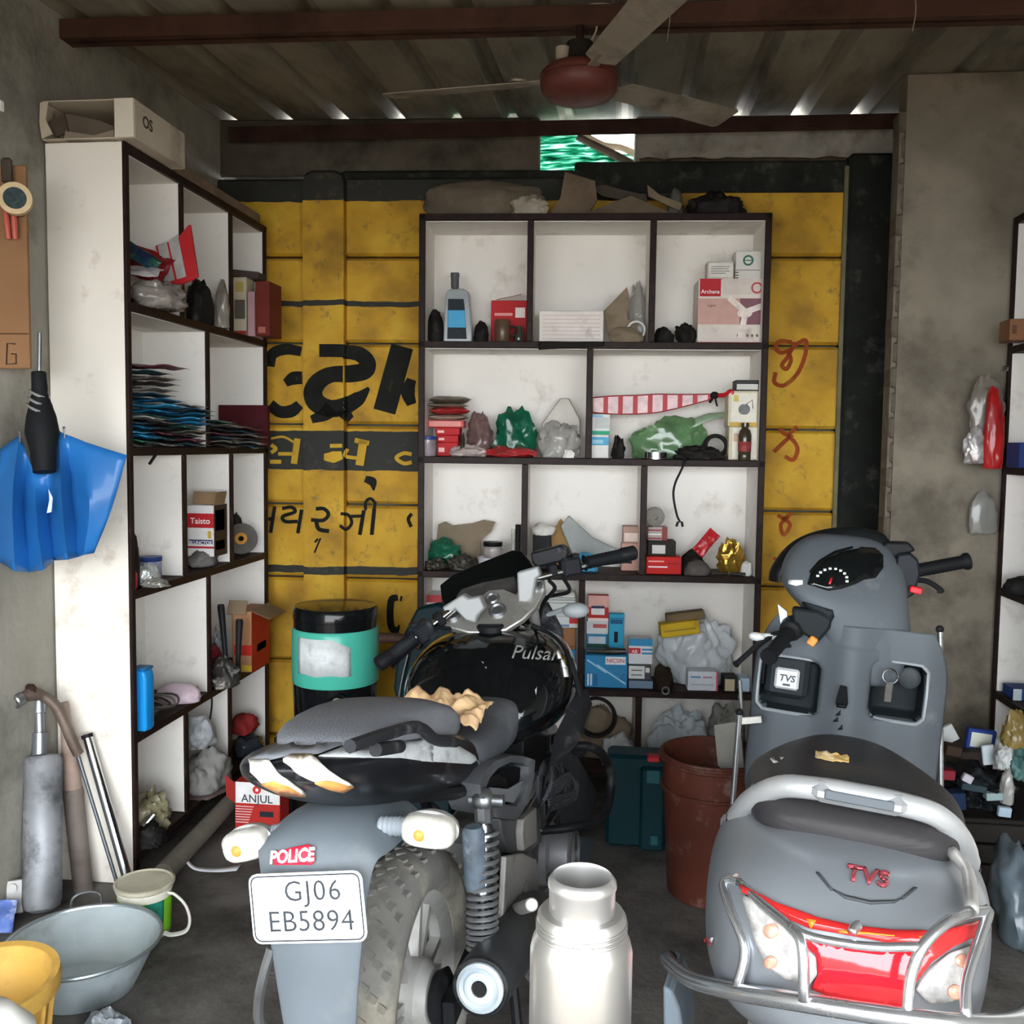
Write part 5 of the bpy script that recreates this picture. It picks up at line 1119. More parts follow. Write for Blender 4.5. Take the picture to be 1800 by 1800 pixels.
# ------------------------------------------------------------------ ceiling fan
hc = onY(1018, 148, 3.0); fz = hc.z
FAN = thing('ceiling_fan', 'brown three-bladed ceiling fan hanging from the roof purlin', 'fan', hc)
FBR = M('#59302a', .35, var=.15, scale=6, dirt='#3c2a24', da=.2, dscale=9)
FBL = M('#877e70', .6, var=.25, scale=3, dirt='#3b332b', da=.4, dscale=4)
b = B(); b.lathe([(.001, -.055), (.06, -.052), (.095, -.04), (.112, -.022), (.118, -.002), (.118, .01), (.112, .014), (.118, .018), (.116, .03), (.10, .045), (.05, .052), (.001, .052)], 40); b.obj('motor', FBR, FAN)
pr = pur_z - .03 - fz
b = B(); b.cyl((0, 0, .05), (0, 0, pr), .012); b.obj('down_rod', MAT_RUST, FAN)
b = B(); b.lathe([(.03, .055), (.045, .07), (.04, .12), (.015, .13)], 20); b.obj('canopy_cup', M('#2c2724', .6), FAN)
b = B(); b.lathe([(.001, .06), (.02, .06), (.022, .1), (.001, .1)], 14, Matrix.Translation((-.05, -.02, 0))); b.obj('capacitor', M('#a59c8d', .6), FAN)
for ang in (-67, 172, 39):
    T = Matrix.Rotation(R(ang), 4, 'Z')
    b = B(); P = [(.17, -.045), (.60, -.06), (.615, -.05), (.615, .05), (.60, .06), (.17, .05), (.15, .02), (.15, -.02)]
    Q = T @ Matrix.Translation((0, 0, .012)) @ Matrix.Rotation(R(-12), 4, 'X')
    b.loft([[Q @ V((x, y, -.0015)) for x, y in P], [Q @ V((x, y, .0015)) for x, y in P]]); b.obj('blade', FBL, FAN)
    b = B(); b.cbox((.14, 0, .014), (.13, .035, .006), .002, T=T); b.torus((.19, 0, .02), .025, .006, 16, 6, 'z', T); b.obj('blade_iron', M('#8d8478', .5, metal=.4, var=.2, scale=20), FAN)
b = B(); b.tube(smoothpts([hc + V((.02, 0, .1)), hc + V((.05, .01, .17)), hc + V((.03, .02, .24)), V((hc.x + .2, YP, pur_z + .02))], 6), .003, 6)
tag(b.obj('fan_wire', M('#b7b1a5', .5)), 'thin pale wire looping from fan to purlin', 'wire')
for k_, (px, y0, y1, nm) in enumerate(((1176, 0, 75, 'thin thread hanging right of the fan blade'), (1608, 0, 55, 'short white thread hanging from purlin at right'), (35, 0, 55, 'thin dark thread hanging at the upper left corner'))):
    p0, p1 = onY(px, y0 - 15, 2.95), onY(px - 4, y1, 2.95); b = B(); b.tube(smoothpts([p0, p0.lerp(p1, .5) + V((.006, 0, 0)), p1], 5), .0016, 5); tag(b.obj('hanging_thread', M('#8f887c' if k_ < 2 else '#2a2622', .8)), nm, 'thread')

# ------------------------------------------------------------------ steel flask in the foreground
fx = onY(1021, 1700, .98); zb = .66
FL = thing('vacuum_flask', 'silver steel vacuum flask without its cap in the foreground', 'flask', (fx.x, .98, zb))
FM = M('#b9b7b4', .3, metal=.9, var=.03, scale=3, dirt='#c9b9ae', da=.08, dscale=5)
zz_ = lambda y: onY(1021, y, .98).z - zb
b = B(); b.lathe([(.001, 0), (.05, 0), (.0535, .006), (.0535, zz_(1668)), (.051, zz_(1650)), (.0475, zz_(1640)), (.0465, zz_(1632)), (.0465, zz_(1608)), (.043, zz_(1600))], 48); b.obj('flask_body', FM, FL)
b = B()
for i in range(3): b.torus((0, 0, zz_(1634) + i * .005), .0462, .0018, 40, 6)
b.obj('screw_thread', FM, FL)
b = B(); b.lathe([(.043, zz_(1603)), (.0345, zz_(1600)), (.0345, zz_(1562)), (.036, zz_(1556)), (.0355, zz_(1548)), (.032, zz_(1540)), (.0305, zz_(1538)), (.0295, zz_(1545)), (.029, zz_(1600)), (.029, zz_(1660)), (.001, zz_(1660))], 40); b.obj('flask_neck', M('#c3c1bf', .28, metal=.85, var=.03), FL)
ST_ = thing('wooden_stool', 'small wooden stool carrying the steel flask, below the picture', 'stool', (fx.x, .98, 0))
b = B(); b.cbox((0, 0, .645), (.3, .3, .029), .006); b.obj('stool_top', M('#6b4d35', .6, var=.2, scale=6), ST_)
for sx in (-1, 1):
    for sy in (-1, 1): b = B(); b.cbox((sx * .12, sy * .12, .315), (.03, .03, .63), .004); b.obj('leg', M('#5d432f', .6, var=.2, scale=6), ST_)

# ------------------------------------------------------------------ basins and bucket at lower left
bc = onZ(146, 1660, .12); Rm = .195
BS = thing('metal_basin', 'large dented aluminium basin on the floor', 'basin', (bc.x, bc.y, 0))
AL = M('#c3cfd3', .38, metal=.3, var=.14, scale=7, dirt='#6b6661', da=.28, dscale=5, bump=.12, bscale=50)
b = B(); b.lathe([(.001, .0), (Rm * .62, .0), (Rm * .66, .004), (Rm * .97, .128), (Rm * .985, .131), (Rm * .955, .129), (Rm * .635, .010), (Rm * .6, .006), (.001, .006)], 56, cap=False)
k = max(range(len(b.v)), key=lambda i: 0)
o = b.obj('basin_bowl', AL, BS, smooth=60)
b = B(); b.torus((0, 0, .131), Rm * 1.0, .006, 56, 8); b.obj('basin_rim', M('#a9b4b8', .3, metal=.8, var=.1, scale=12), BS)
b = B(); b.tube([Matrix.Rotation(R(28), 3, 'Z') @ p_ for p_ in smoothpts([V((-.04, Rm + .003, .128)), V((-.035, Rm + .02, .155)), V((0, Rm + .025, .165)), V((.035, Rm + .02, .155)), V((.04, Rm + .003, .128))], 5)], .0035, 6); b.obj('basin_handle', STEEL, BS)
yc = onZ(-8, 1702, .27)
YT = thing('plastic_tub', 'worn yellow plastic tub leaning on the basin', 'tub', (yc.x, yc.y, .0))
YM = M('#d0a550', .55, var=.12, scale=5, dirt='#8f6b3a', da=.3, dscale=5)
T = Matrix.Translation((0, 0, .012)) @ Matrix.Rotation(R(5), 4, 'X') @ Matrix.Diagonal((.95, .95, 1.42, 1))
b = B(); b.lathe([(.001, .0), (.085, .0), (.095, .006), (.135, .17), (.137, .172), (.13, .17), (.09, .01), (.001, .008)], 44, T, cap=False); b.obj('tub_body', YM, YT, smooth=60)
b = B(); b.lathe([(.133, .172), (.15, .174), (.152, .162), (.149, .145), (.146, .145), (.148, .16), (.134, .166)], 44, T, cap=False); b.obj('tub_rim', YM, YT, smooth=60)
for i in range(14): b = B(); a = 2 * PI * i / 14; b.cbox((.119, 0, .085), (.012, .006, .13), .002, rot=(0, R(13), 0), T=T @ Matrix.Rotation(a, 4, 'Z')); b.obj('tub_rib', YM, YT)
wc = onY(-32, 1800, 1.6)
lathething('white_bowl', 'white glossy round bowl at the lower left corner', 'bowl', [(.001, 0), (.05, 0), (.09, .06), (.10, .13), (.09, .20), (.05, .245), (.001, .255)], M('#f2f1ea', .3, var=.04, coat=.3), (wc.x, 1.6, wc.z - .22), parts=[])
oo = thing('low_stool', 'low stool under the white bowl, below the picture', 'stool', (wc.x, 1.6, 0)); zt_ = wc.z - .22
b = B(); b.cbox((0, 0, zt_ - .011), (.24, .24, .02), .004); b.obj('stool_top', M('#6b4d35', .6, var=.2), oo)
for sx in (-1, 1):
    for sy in (-1, 1): b = B(); b.cbox((sx * .1, sy * .1, (zt_ - .02) / 2), (.03, .03, zt_ - .022), .004); b.obj('leg', M('#5d432f', .6, var=.2), oo)
pb = V((-1.22, 2.10, 0))
b = B(); b.add(*lump(5, (.12, .11, .085), rough=.35, detail=1, ridg=.4)); tag(b.obj('plastic_bag', M('#8b9298', .2, var=.25, scale=16, dirt='#d8dde0', da=.25, dscale=20, coat=.4), loc=(pb.x, pb.y, .001)), 'crumpled clear plastic bag between the tub and the basin', 'bag')
pk = onY(-10, 1634, 2.56)
pouchat('detergent_packet', 'blue and white packet behind the basin at the left edge', 'packet', (pk.x, 2.56, max(.045, pk.z)), (R(60), 0, R(10)), .12, .09, .02, M('#5d76b8', .4, var=.4, scale=14, dirt='#eef1f5', da=.35, dscale=18), 8)
# paint bucket
bc = onZ(254, 1548, .155); BK = thing('paint_bucket', 'small paint bucket with green label and dirty white lid', 'bucket', (bc.x, bc.y, 0))
WB = M('#dad6c6', .5, var=.08, scale=7, dirt='#8b8470', da=.3, dscale=9)
b = B(); b.lathe([(.001, 0), (.068, 0), (.071, .005), (.077, .133), (.081, .134), (.081, .14)], 40); b.obj('bucket_body', WB, BK)
b = B(); b.lathe([(.0715, .01), (.0765, .115), (.0772, .115), (.0725, .01), (.0715, .01)], 40, cap=False)
b.obj('printed_label', M('#7cbf2e', .45, var=.15, scale=7, dirt='#5aa02a', da=.15, dscale=6), BK)
b = B(); n = 7; vs = []
for i in range(n + 1):
    a = R(-62 + i * 6); vs += [((.0728) * math.cos(a), .0728 * math.sin(a), .01), (.0778 * math.cos(a), .0778 * math.sin(a), .115)]
b.add(vs, [(2 * i, 2 * i + 2, 2 * i + 3, 2 * i + 1) for i in range(n)]); b.obj('label_side_panel', M('#1f7a66', .5, var=.2, scale=50), BK, solid=.001)
b = B(); b.lathe([(.001, .138), (.074, .138), (.078, .143), (.084, .143), (.086, .149), (.086, .154), (.080, .156), (.076, .152), (.001, .150)], 40); b.obj('lid', M('#c2bca6', .6, var=.15, scale=8, dirt='#75705f', da=.4, dscale=6), BK)
hp = [V(p) for p in ((.078, -.01, .128), (.1, -.012, .125), (.135, -.02, .1), (.15, -.025, .06), (.14, -.03, .028), (.1, -.035, .016), (.075, -.03, .018))]
b = B(); b.tube(smoothpts(hp, 5), .0045, 8, flat=1.6); b.obj('carry_handle', M('#d9d6cc', .5), BK)

# ------------------------------------------------------------------ exhaust parts leaning in the corner
def vtube(px0, py0, px1, py1, Y0, Y1): return onY(px0, py0, Y0), onY(px1, py1, Y1)
t0, t1 = vtube(76, 1328, 74, 1600, 2.775, 2.66)
EX = thing('exhaust_muffler', 'scorched motorcycle exhaust muffler standing in the left corner', 'muffler', (0, 0, 0))
d = (t1 - t0).normalized(); X = Matrix.Translation(t1) @ (-d).to_track_quat('Z', 'Y').to_matrix().to_4x4(); L_ = (t1 - t0).length
b = B(); b.lathe([(.001, -.004), (.03, -.004), (.05, .008), (.056, .03), (.056, L_ - .01), (.05, L_), (.02, L_ + .006), (.001, L_ + .006)], 36, X); b.obj('canister', M('#85868a', .5, metal=.2, var=.4, scale=6, dirt='#26282b', da=.5, dscale=7), EX)
b = B(); b.tube([X @ V((.01, 0, L_ - .01)), X @ V((.01, 0, L_ + .07)), X @ V((.01, 0, L_ + .072)), X @ V((.012, 0, L_ + .13)), X @ V((.012, 0, L_ + .132)), X @ V((.014, 0, L_ + .2))], [.022, .022, .016, .016, .021, .021], 20); b.obj('inlet_pipe', M('#8f9398', .3, metal=.7, var=.15, scale=20), EX)
b = B(); b.cbox((.075, .0, .05), (.05, .008, .10), .004, T=X); b.cyl(X @ V((.082, -.01, .075)), X @ V((.082, .012, .075)), .014); b.obj('mounting_lug', M('#9c9a97', .5, metal=.5, var=.2), EX)
b = B(); P = [onY(x, y, Y) for x, y, Y in ((28, 1233, 2.70), (48, 1222, 2.74), (72, 1222, 2.78), (97, 1240, 2.80), (113, 1270, 2.81), (128, 1305, 2.82), (138, 1325, 2.83))]
b.tube(smoothpts(P, 5), [.016] * 5 + [.02] * 5 + [.017] * 21, 12)
BP_ = tag(b.obj('bent_exhaust_pipe', M('#6e5f55', .55, metal=.4, var=.3, scale=12, dirt='#3b3029', da=.3, dscale=12)), 'bent rusty exhaust header pipe against the white panel', 'pipe')
b = B(); X2 = Matrix.Translation(P[0]) @ (P[0] - P[1]).to_track_quat('Z', 'Y').to_matrix().to_4x4(); b.lathe([(.014, -.02), (.021, -.02), (.023, .004), (.019, .008), (.014, .008), (.013, -.015)], 20, X2); b.obj('pipe_flange', STEEL, BP_)
b = B(); b.cbox(P[1].lerp(P[2], .25) + V((0, 0, .01)), (.035, .02, .05), .008); b.obj('clamp', MAT_RUST, BP_)
t0, t1 = vtube(112, 1235, 148, 1578, 2.865, 2.84)
b = B(); m_ = t0.lerp(t1, .48)
b.tube([t0, t0.lerp(t1, .2), t0.lerp(t1, .46)], [.014, .02, .028], 18); r1 = tag(b.obj('rusty_pipe', M('#a08a7d', .7, metal=.15, var=.2, scale=6, dirt='#6b5347', da=.3, dscale=6)), 'brown rusty flared pipe behind the muffler', 'pipe')
b = B(); b.tube([t0.lerp(t1, .44), t0.lerp(t1, .46), t0.lerp(t1, .5), t1], [.03, .032, .031, .03], 18); b.obj('wide_end', M('#7d716a', .7, metal=.2, var=.25, scale=6, dirt='#5a4336', da=.4, dscale=5), r1)
t0, t1 = vtube(153, 1293, 220, 1530, 2.87, 2.81)
b = B(); b.cyl(t0, t1 + (t1 - t0) * .12, .0155, n=20); fk = tag(b.obj('fork_tube', CHROME), 'chrome fork tube leaning on the white panel', 'tube')
b = B(); b.cyl(t0 - (t1 - t0).normalized() * .004, t0 + (t1 - t0).normalized() * .008, .018); b.obj('tube_cap', BLK, fk)
t0, t1 = vtube(147, 1330, 214, 1555, 2.845, 2.79)
b = B(); b.cyl(t0 + V((-.018, 0, 0)), t1 + V((-.014, 0, 0)), .006, n=10); tag(b.obj('dark_rod', M('#5d6166', .4, metal=.6)), 'thin dark rod beside the chrome fork tube', 'rod')
t0, t1 = vtube(38, 1425, 36, 1572, 2.8, 2.75)
b = B(); b.cyl(t0, t1 + (t1 - t0) * .35, .005, n=10); tag(b.obj('thin_rod', CHROME), 'thin bright rod left of the muffler', 'rod')

# ------------------------------------------------------------------ umbrella hung upside down
UM = thing('blue_umbrella', 'half open blue umbrella hanging by its black cover', 'umbrella', (0, 0, 0))
UB = M('#2468ab', .42, var=.18, scale=5, coat=.15)
YU = 2.62
cols_ = [((0, 790), (-8, 880), (-6, 985), .01), ((34, 766), (22, 870), (26, 1004), -.035), ((48, 800), (42, 885), (52, 1006), .03), ((62, 832), (64, 905), (76, 1002), -.03), ((84, 832), (86, 905), (96, 985), .035), ((104, 757), (108, 870), (118, 984), -.045), ((117, 764), (128, 880), (138, 979), .015), ((150, 777), (158, 885), (148, 975), -.02), ((223, 800), (196, 895), (165, 972), .0)]
G = []
for tp_, md_, bt_, dy in cols_:
    G.append(smoothpts([onY(*tp_, YU), onY(*md_, YU + dy * 1.3 - .01), onY(*bt_, YU + dy)], 7))
nc = len(G[0]); full = []
for i in range(len(G) - 1):
    for k_ in range(5): full.append([G[i][c_].lerp(G[i + 1][c_], k_ / 5) + V((0, .006 * noise.noise(V((i + k_ / 5, c_ * .35, 4))), 0)) for c_ in range(nc)])
full.append(G[-1])
b = B(); b.add([p for r_ in full for p in r_], [(i * nc + c_, (i + 1) * nc + c_, (i + 1) * nc + c_ + 1, i * nc + c_ + 1) for i in range(len(full) - 1) for c_ in range(nc - 1)])
b.obj('canopy', UB, UM, smooth=50, solid=.003, fix=False)
b = B(); p0, p1 = onY(68, 655, 2.60), onY(78, 830, 2.55); d_ = p1 - p0
b.tube([p0, p0 + d_ * .18, p0 + d_ * .2, p0 + d_ * .45, p0 + d_ * .6, p0 + d_ * .8, p1], [.02, .022, .02, .04, .046, .034, .03], 16); b.obj('folded_cover', M('#1b1c1e', .6, var=.2, scale=9), UM, smooth=60)
for i in range(3):
    q_ = p0 + d_ * (.22 + .075 * i); b = B(); b.torus((0, 0, 0), .026 + .006 * i, .004, 24, 6, 'z', Matrix.Translation(q_) @ Matrix.Rotation(R(25), 4, 'Y')); b.obj('silver_band', M('#b9bcbd', .3, metal=.6), UM)
b = B(); b.cyl(onY(70, 585, 2.61), onY(69, 660, 2.60), .006); b.obj('shaft', STEEL, UM)
for px, py in ((35, 762), (102, 756), (113, 754)): b = B(); q_ = onY(px, py + 16, YU - .01); b.cyl(q_, q_ + V((0, 0, .03)), .0022, n=6); b.sph(q_ + V((0, 0, .03)), .004, 5); b.obj('rib_tip', STEEL, UM)
b = B(); P = [onY(x, y, 2.555) for x, y in ((85, 860), (92, 875), (90, 900), (82, 902), (87, 878))]; b.loft([P, [p + V((0, .003, 0)) for p in P]]); b.obj('velcro_tab', M('#c9d5e0', .6), UM)

# ------------------------------------------------------------------ left wall: carton panel, tape roll, pliers
WC = thing('wall_carton', 'brown cardboard carton fixed high on the left wall', 'carton', (0, 0, 0))
a, c = XL, onY(47, 450, 2.62).x; zt_, zb_ = onY(25, 290, 2.62).z, onY(25, 648, 2.62).z
b = B(); b.cbox(((a + c) / 2, 2.628, (zt_ + zb_) / 2), (c - a, .015, zt_ - zb_), .003); b.obj('carton_body', M('#8f6a4a', .8, var=.12, scale=5, dirt='#6b4f38', da=.15), WC)
zm = onY(25, 586, 2.61).z
b = B(); b.box(((a + c) / 2, 2.6195, zm), (c - a, .001, .004)); b.obj('carton_seam', M('#57402d', .8), WC)
b = B(); gx_, gz_ = onY(20, 622, 2.6185).x, onY(20, 622, 2.6185).z
b.tube([V((gx_ + .012, 2.6188, gz_ + .028)), V((gx_ - .012, 2.6188, gz_ + .03)), V((gx_ - .016, 2.6188, gz_ - .03)), V((gx_ + .014, 2.6188, gz_ - .028)), V((gx_ + .014, 2.6188, gz_)), V((gx_, 2.6188, gz_))], .0022, 5); b.obj('printed_glyph', M('#3c2f25', .8), WC)
tp = onY(27, 350, 2.58); X = Matrix.Translation(tp) @ Matrix.Rotation(R(28), 4, 'Z') @ Matrix.Rotation(R(90), 4, 'X')
b = B(); b.lathe([(.03, -.014), (.044, -.014), (.044, .014), (.03, .014), (.03, -.014)], 32, X, cap=False); TP = tag(b.obj('tape_roll', M('#c9b189', .6, var=.1, scale=30)), 'roll of beige masking tape hanging on the brown carton', 'tape')
b = B(); b.lathe([(.001, .008), (.03, .008), (.03, .0145), (.001, .0145)], 32, X); b.obj('core_label', M('#2c3a3c', .5, var=.5, scale=60), TP)
PLI = thing('pliers', 'pliers with pink handles hanging on the brown carton', 'pliers', (0, 0, 0))
for k_, (x0, y0, x1, y1) in enumerate(((10, 372, 15, 420), (24, 372, 27, 420))):
    b = B(); b.tube([onY(x0, y0, 2.60), onY((x0 + x1) / 2, (y0 + y1) / 2, 2.595), onY(x1, y1, 2.60)], [.007, .009, .007], 8); b.obj('pliers_handle', M('#b4564a', .45, var=.1), PLI)
b = B(); b.cbox(onY(17, 366, 2.60), (.03, .012, .03), .004); b.obj('pliers_jaw', STEEL, PLI)
b = B(); p = onY(12, 300, 2.60); b.cbox(p, (.03, .02, .07), .006); tag(b.obj('wall_switch_box', M('#4a4138', .6, var=.2)), 'dark small switch box above the tape roll', 'switch box')
p = onX(2, 186, XL + .004); b = B(); b.cbox(p, (.008, .02, .03), .002); tag(b.obj('wall_sticker', WHT), 'tiny white sticker high on the left wall', 'sticker')

# ------------------------------------------------------------------ on top of the left shelf
zs = sl_top + .001
OC = thing('open_carton', 'dirty white open carton on top of the left shelf unit', 'carton', (0, 0, 0))
xa, xb = onY(72, 210, 2.88).x, onY(237, 215, 2.88).x; hz = onY(237, 172, 2.88).z - zs; xa = max(xa, XL + .01); Yb = 3.22
CW = M('#c3b8a5', .75, var=.12, scale=5, dirt='#7d6d5a', da=.3, dscale=4)
for nm, c_, s_ in (('carton_wall', (xb - .002, (2.88 + Yb) / 2, zs + hz / 2), (.004, Yb - 2.88, hz)), ('carton_wall', (xa + .002, (2.88 + Yb) / 2, zs + hz / 2), (.004, Yb - 2.88, hz)), ('carton_wall', ((xa + xb) / 2, (2.88 + Yb) / 2, zs + hz - .002), (xb - xa, Yb - 2.88, .004)), ('carton_wall', ((xa + xb) / 2, (2.88 + Yb) / 2, zs + .003), (xb - xa, Yb - 2.88, .004)), ('carton_wall', ((xa + xb) / 2, Yb - .002, zs + hz / 2), (xb - xa, .004, hz))):
    b = B(); b.cbox(c_, s_, .0015); b.obj(nm, CW, OC)
b = B(); b.cbox((xb - .032, 2.875, zs + hz / 2), (.062, .004, hz * .98), .001); b.obj('flap', M('#d6cdbd', .75, var=.1, scale=6), OC)
b = B(); P = [onY(x, y, 2.872) for x, y in ((70, 180), (85, 178), (80, 210), (92, 235), (73, 243), (69, 215))]; b.loft([P, [p + V((0, .004, 0)) for p in P]]); b.obj('flap', M('#b9ad99', .75, var=.15, scale=9), OC)
for k_, (pl, yy, col) in enumerate((([(95, 195), (175, 212), (200, 222), (200, 245), (105, 243)], 2.90, '#5d5348'), ([(115, 230), (165, 238), (200, 228), (200, 246), (112, 246)], 2.885, '#85796a'), ([(82, 215), (112, 198), (120, 232), (100, 240)], 2.893, '#4d4439'))):
    P = [onY(x, y, yy) for x, y in pl]; b = B(); b.loft([P, [p + V((0, .05, 0)) for p in P]]); b.obj('inner_sheet', M(col, .85, var=.15, scale=9), OC)
Zc1 = 3.6
b = B(); nn = text_me('OS', .05, .0006, .001); b.mesh(nn, Matrix.Translation((xb + .0006, 2.96, zs + hz * .55)) @ Matrix.Rotation(R(90), 4, 'Z') @ TXF); b.obj('printed_mark', M('#54493d', .8), OC, fix=False)
b = B(); pa_, pb_ = (onX(320, 300, XO - .01)), (onX(470, 378, XO - .01)); b.cbox((XO - .09, 3.66, zs + .022), (.17, .78, .042), .004); tag(b.obj('cardboard_strip', M('#7d6a55', .85, var=.2, scale=5, dirt='#4d4034', da=.3)), 'long flattened brown cardboard on the left shelf top', 'cardboard')
b = B(); b.add(*lump(12, (.1, .1, .06))); tag(b.obj('crumpled_paper', M('#a79a86', .8, var=.3, scale=20), loc=(XO - .06, 3.29, zs + .043)), 'small crumpled paper on the cardboard of the left shelf', 'paper')

# ------------------------------------------------------------------ water cooler on a low black stool
cz0 = .34; cY = 3.62
cc = onY(590, 1200, cY); rW = (onY(664, 1150, cY).x - onY(517, 1150, cY).x) / 2
WCo = thing('water_cooler_jug', 'turquoise and black insulated water jug against the yellow wall', 'water jug', (cc.x, cY, cz0))
zw = lambda y: onY(590, y, cY).z - cz0
BKG = M('#121416', .2, var=.1, scale=6, coat=.3)
b = B(); b.lathe([(.001, .0), (rW * .9, .0), (rW * .94, .01), (rW * .98, zw(1195))], 44); b.obj('jug_base', BKG, WCo)
b = B(); b.lathe([(rW * .97, zw(1196)), (rW, zw(1192)), (rW * 1.0, zw(1105)), (rW * .96, zw(1100)), (rW * .5, zw(1100))], 44); b.obj('jug_body', M('#4fbfa8', .3, var=.06, scale=4, coat=.2), WCo)
b = B(); b.lathe([(rW * .95, zw(1102)), (rW * .95, zw(1085)), (rW * .97, zw(1084)), (rW * .97, zw(1068)), (rW * .93, zw(1063)), (rW * .6, zw(1060)), (.001, zw(1060))], 44); b.obj('jug_lid', BKG, WCo)
b = B(); n = 12; vs = []
for i in range(n + 1):
    a = R(-128 + i * 6.2); vs += [((rW + .001) * math.cos(a), (rW + .001) * math.sin(a), zw(1172) + .003 * math.sin(i)), ((rW + .001) * math.cos(a), (rW + .001) * math.sin(a), zw(1110) - .012 * max(0, i - 8) * .7)]
b.add(vs, [(2 * i, 2 * i + 2, 2 * i + 3, 2 * i + 1) for i in range(n)]); b.obj('torn_label', M('#e3e6e6', .5, var=.1, scale=30, dirt='#8fa7a6', da=.3, dscale=30), WCo, solid=.001)
b = B(); tq = onY(593, 1237, cY - rW - .012); Tq = Matrix.Translation((tq.x - cc.x, -rW - .006, tq.z - cz0)) @ Matrix.Rotation(R(90), 4, 'X')
b.lathe([(.001, .03), (.014, .03), (.02, .022), (.022, .008), (.018, 0), (.001, 0)], 20, Tq); b.cyl(Tq @ V((0, -.02, .015)), Tq @ V((0, -.05, .015)), .01, .012); b.obj('tap', M('#d3cfae', .45, var=.1), WCo)
b = B(); pts = [V((.05 * math.cos(a), -rW * .965, tq.z - cz0 - .035 + .06 * math.sin(a))) for a in [PI * i / 12 for i in range(13)]]; pts = [V((.052, -rW * .955, 0.01))] + pts + [V((-.052, -rW * .955, .01))]; b.tube([p + V((tq.x - cc.x, 0, 0)) for p in pts], .005, 8); b.obj('tap_recess_rim', BKG, WCo)
LS = thing('plastic_stool', 'low black plastic stool under the water jug', 'stool', (cc.x, cY, 0))
b = B(); b.cbox((0, 0, cz0 - .02), (.38, .34, .038), .008); b.obj('stool_top', BLK, LS)
for sx in (-1, 1):
    for sy in (-1, 1): b = B(); b.cbox((sx * .15, sy * .13, (cz0 - .04) / 2), (.05, .05, cz0 - .042), .006); b.obj('leg', BLK, LS)
# dark teal scooter panel behind the motorcycle tank
b = B(); pl = [(732, 1068), (770, 1060), (800, 1075), (800, 1240), (700, 1245), (690, 1210), (700, 1130)]
P = [onY(x, y, 3.35) for x, y in pl]; low = [onY(690, 1300, 3.3), onY(800, 1300, 3.3)]
P2 = P[:4] + [V((P[3].x, 3.25, .02)), V((P[4].x, 3.25, .02))] + P[4:]
b.loft([P2, [p + V((.01, .05, 0)) for p in P2]]); TPn = tag(b.obj('scooter_panel', M('#0c2227', .5, var=.15, scale=4), bev=.012), 'dark teal scooter body panel leaning behind the motorcycle tank', 'panel')
b = B(); b.tube(smoothpts([onY(x, y, Y_) for x, y, Y_ in ((718, 1148, 3.335), (708, 1190, 3.33), (698, 1245, 3.325))], 5), .004, 6); b.obj('silver_piping', CHROME, TPn)
b = B(); b.tube(smoothpts([onY(x, y, 3.30) for x, y in ((668, 1122), (700, 1122), (740, 1135))], 5), .018, 10); tag(b.obj('brown_hose', M('#3f2c25', .6, var=.2)), 'short dark brown hose left of the teal panel', 'hose')

# ------------------------------------------------------------------ drum, tool box and floor clutter by the back shelf
dc = onY(1250, 1330, 3.12)
DR = thing('rubbish_drum', 'rusty red-brown plastic drum between the two bikes', 'drum', (.30, 3.12, 0))
DM = M('#51291f', .6, var=.25, scale=5, dirt='#8d7b70', da=.2, dscale=12)
hD = onY(1190, 1318, 3.12).z
b = B(); b.lathe([(.001, .0), (.13, .0), (.14, .01), (.165, hD - .03), (.172, hD - .025), (.172, hD), (.163, hD), (.158, hD - .03), (.134, .015), (.001, .012)], 40, cap=False); b.obj('drum_body', DM, DR, smooth=50)
for i in range(2): b = B(); b.torus((0, 0, hD - .012 - i * .1), .172 - i * .007, .006, 40, 8); b.obj('drum_hoop', DM, DR)
b = B(); P = [onY(x, y, 3.05) for x, y in ((1255, 1275), (1300, 1268), (1310, 1380), (1285, 1372), (1262, 1345))]; b.loft([P, [p + V((.004, .006, 0)) for p in P]]); tag(b.obj('plastic_sheet', M('#87837c', .3, var=.2, scale=8, coat=.3)), 'dusty plastic sheet sticking out of the red-brown drum', 'plastic')
tx0, tx1 = onY(1066, 1400, 3.45).x, onY(1172, 1400, 3.45).x; th_ = onY(1120, 1318, 3.45).z
TB = thing('tool_case', 'dark teal tool case standing under the back shelf', 'tool case', ((tx0 + tx1) / 2, 3.47, 0))
TM = M('#0b2a2f', .4, var=.12, scale=5, dirt='#3b5a5d', da=.15)
wT = tx1 - tx0
b = B(); b.cbox((0, .0, th_ / 2), (wT, .12, th_ - .02), .012); b.obj('case_shell', TM, TB)
b = B(); b.cbox((wT * .26, -.065, th_ / 2 - .02), (wT * .42, .03, th_ - .05), .01); b.obj('case_side', TM, TB)
b = B(); b.cbox((wT * .26, -.066, th_ - .012), (.045, .045, .022), .004); b.obj('latch', M('#a3252c', .4), TB)
b = B(); b.cbox((wT * .26, -.084, th_ - .075), (.05, .006, .05), .004); b.obj('latch_plate', M('#1b4a50', .4), TB)
b = B(); b.cbox((wT * .3, -.082, .05), (.03, .01, .04), .004); b.obj('foot_clip', M('#1b4a50', .4), TB)
boxY('white_box', 'small white box on the floor left of the drum', 'box', (1172, 1432, 1192, 1462), 3.42, .06, '#c9c7c2', z0=.002)
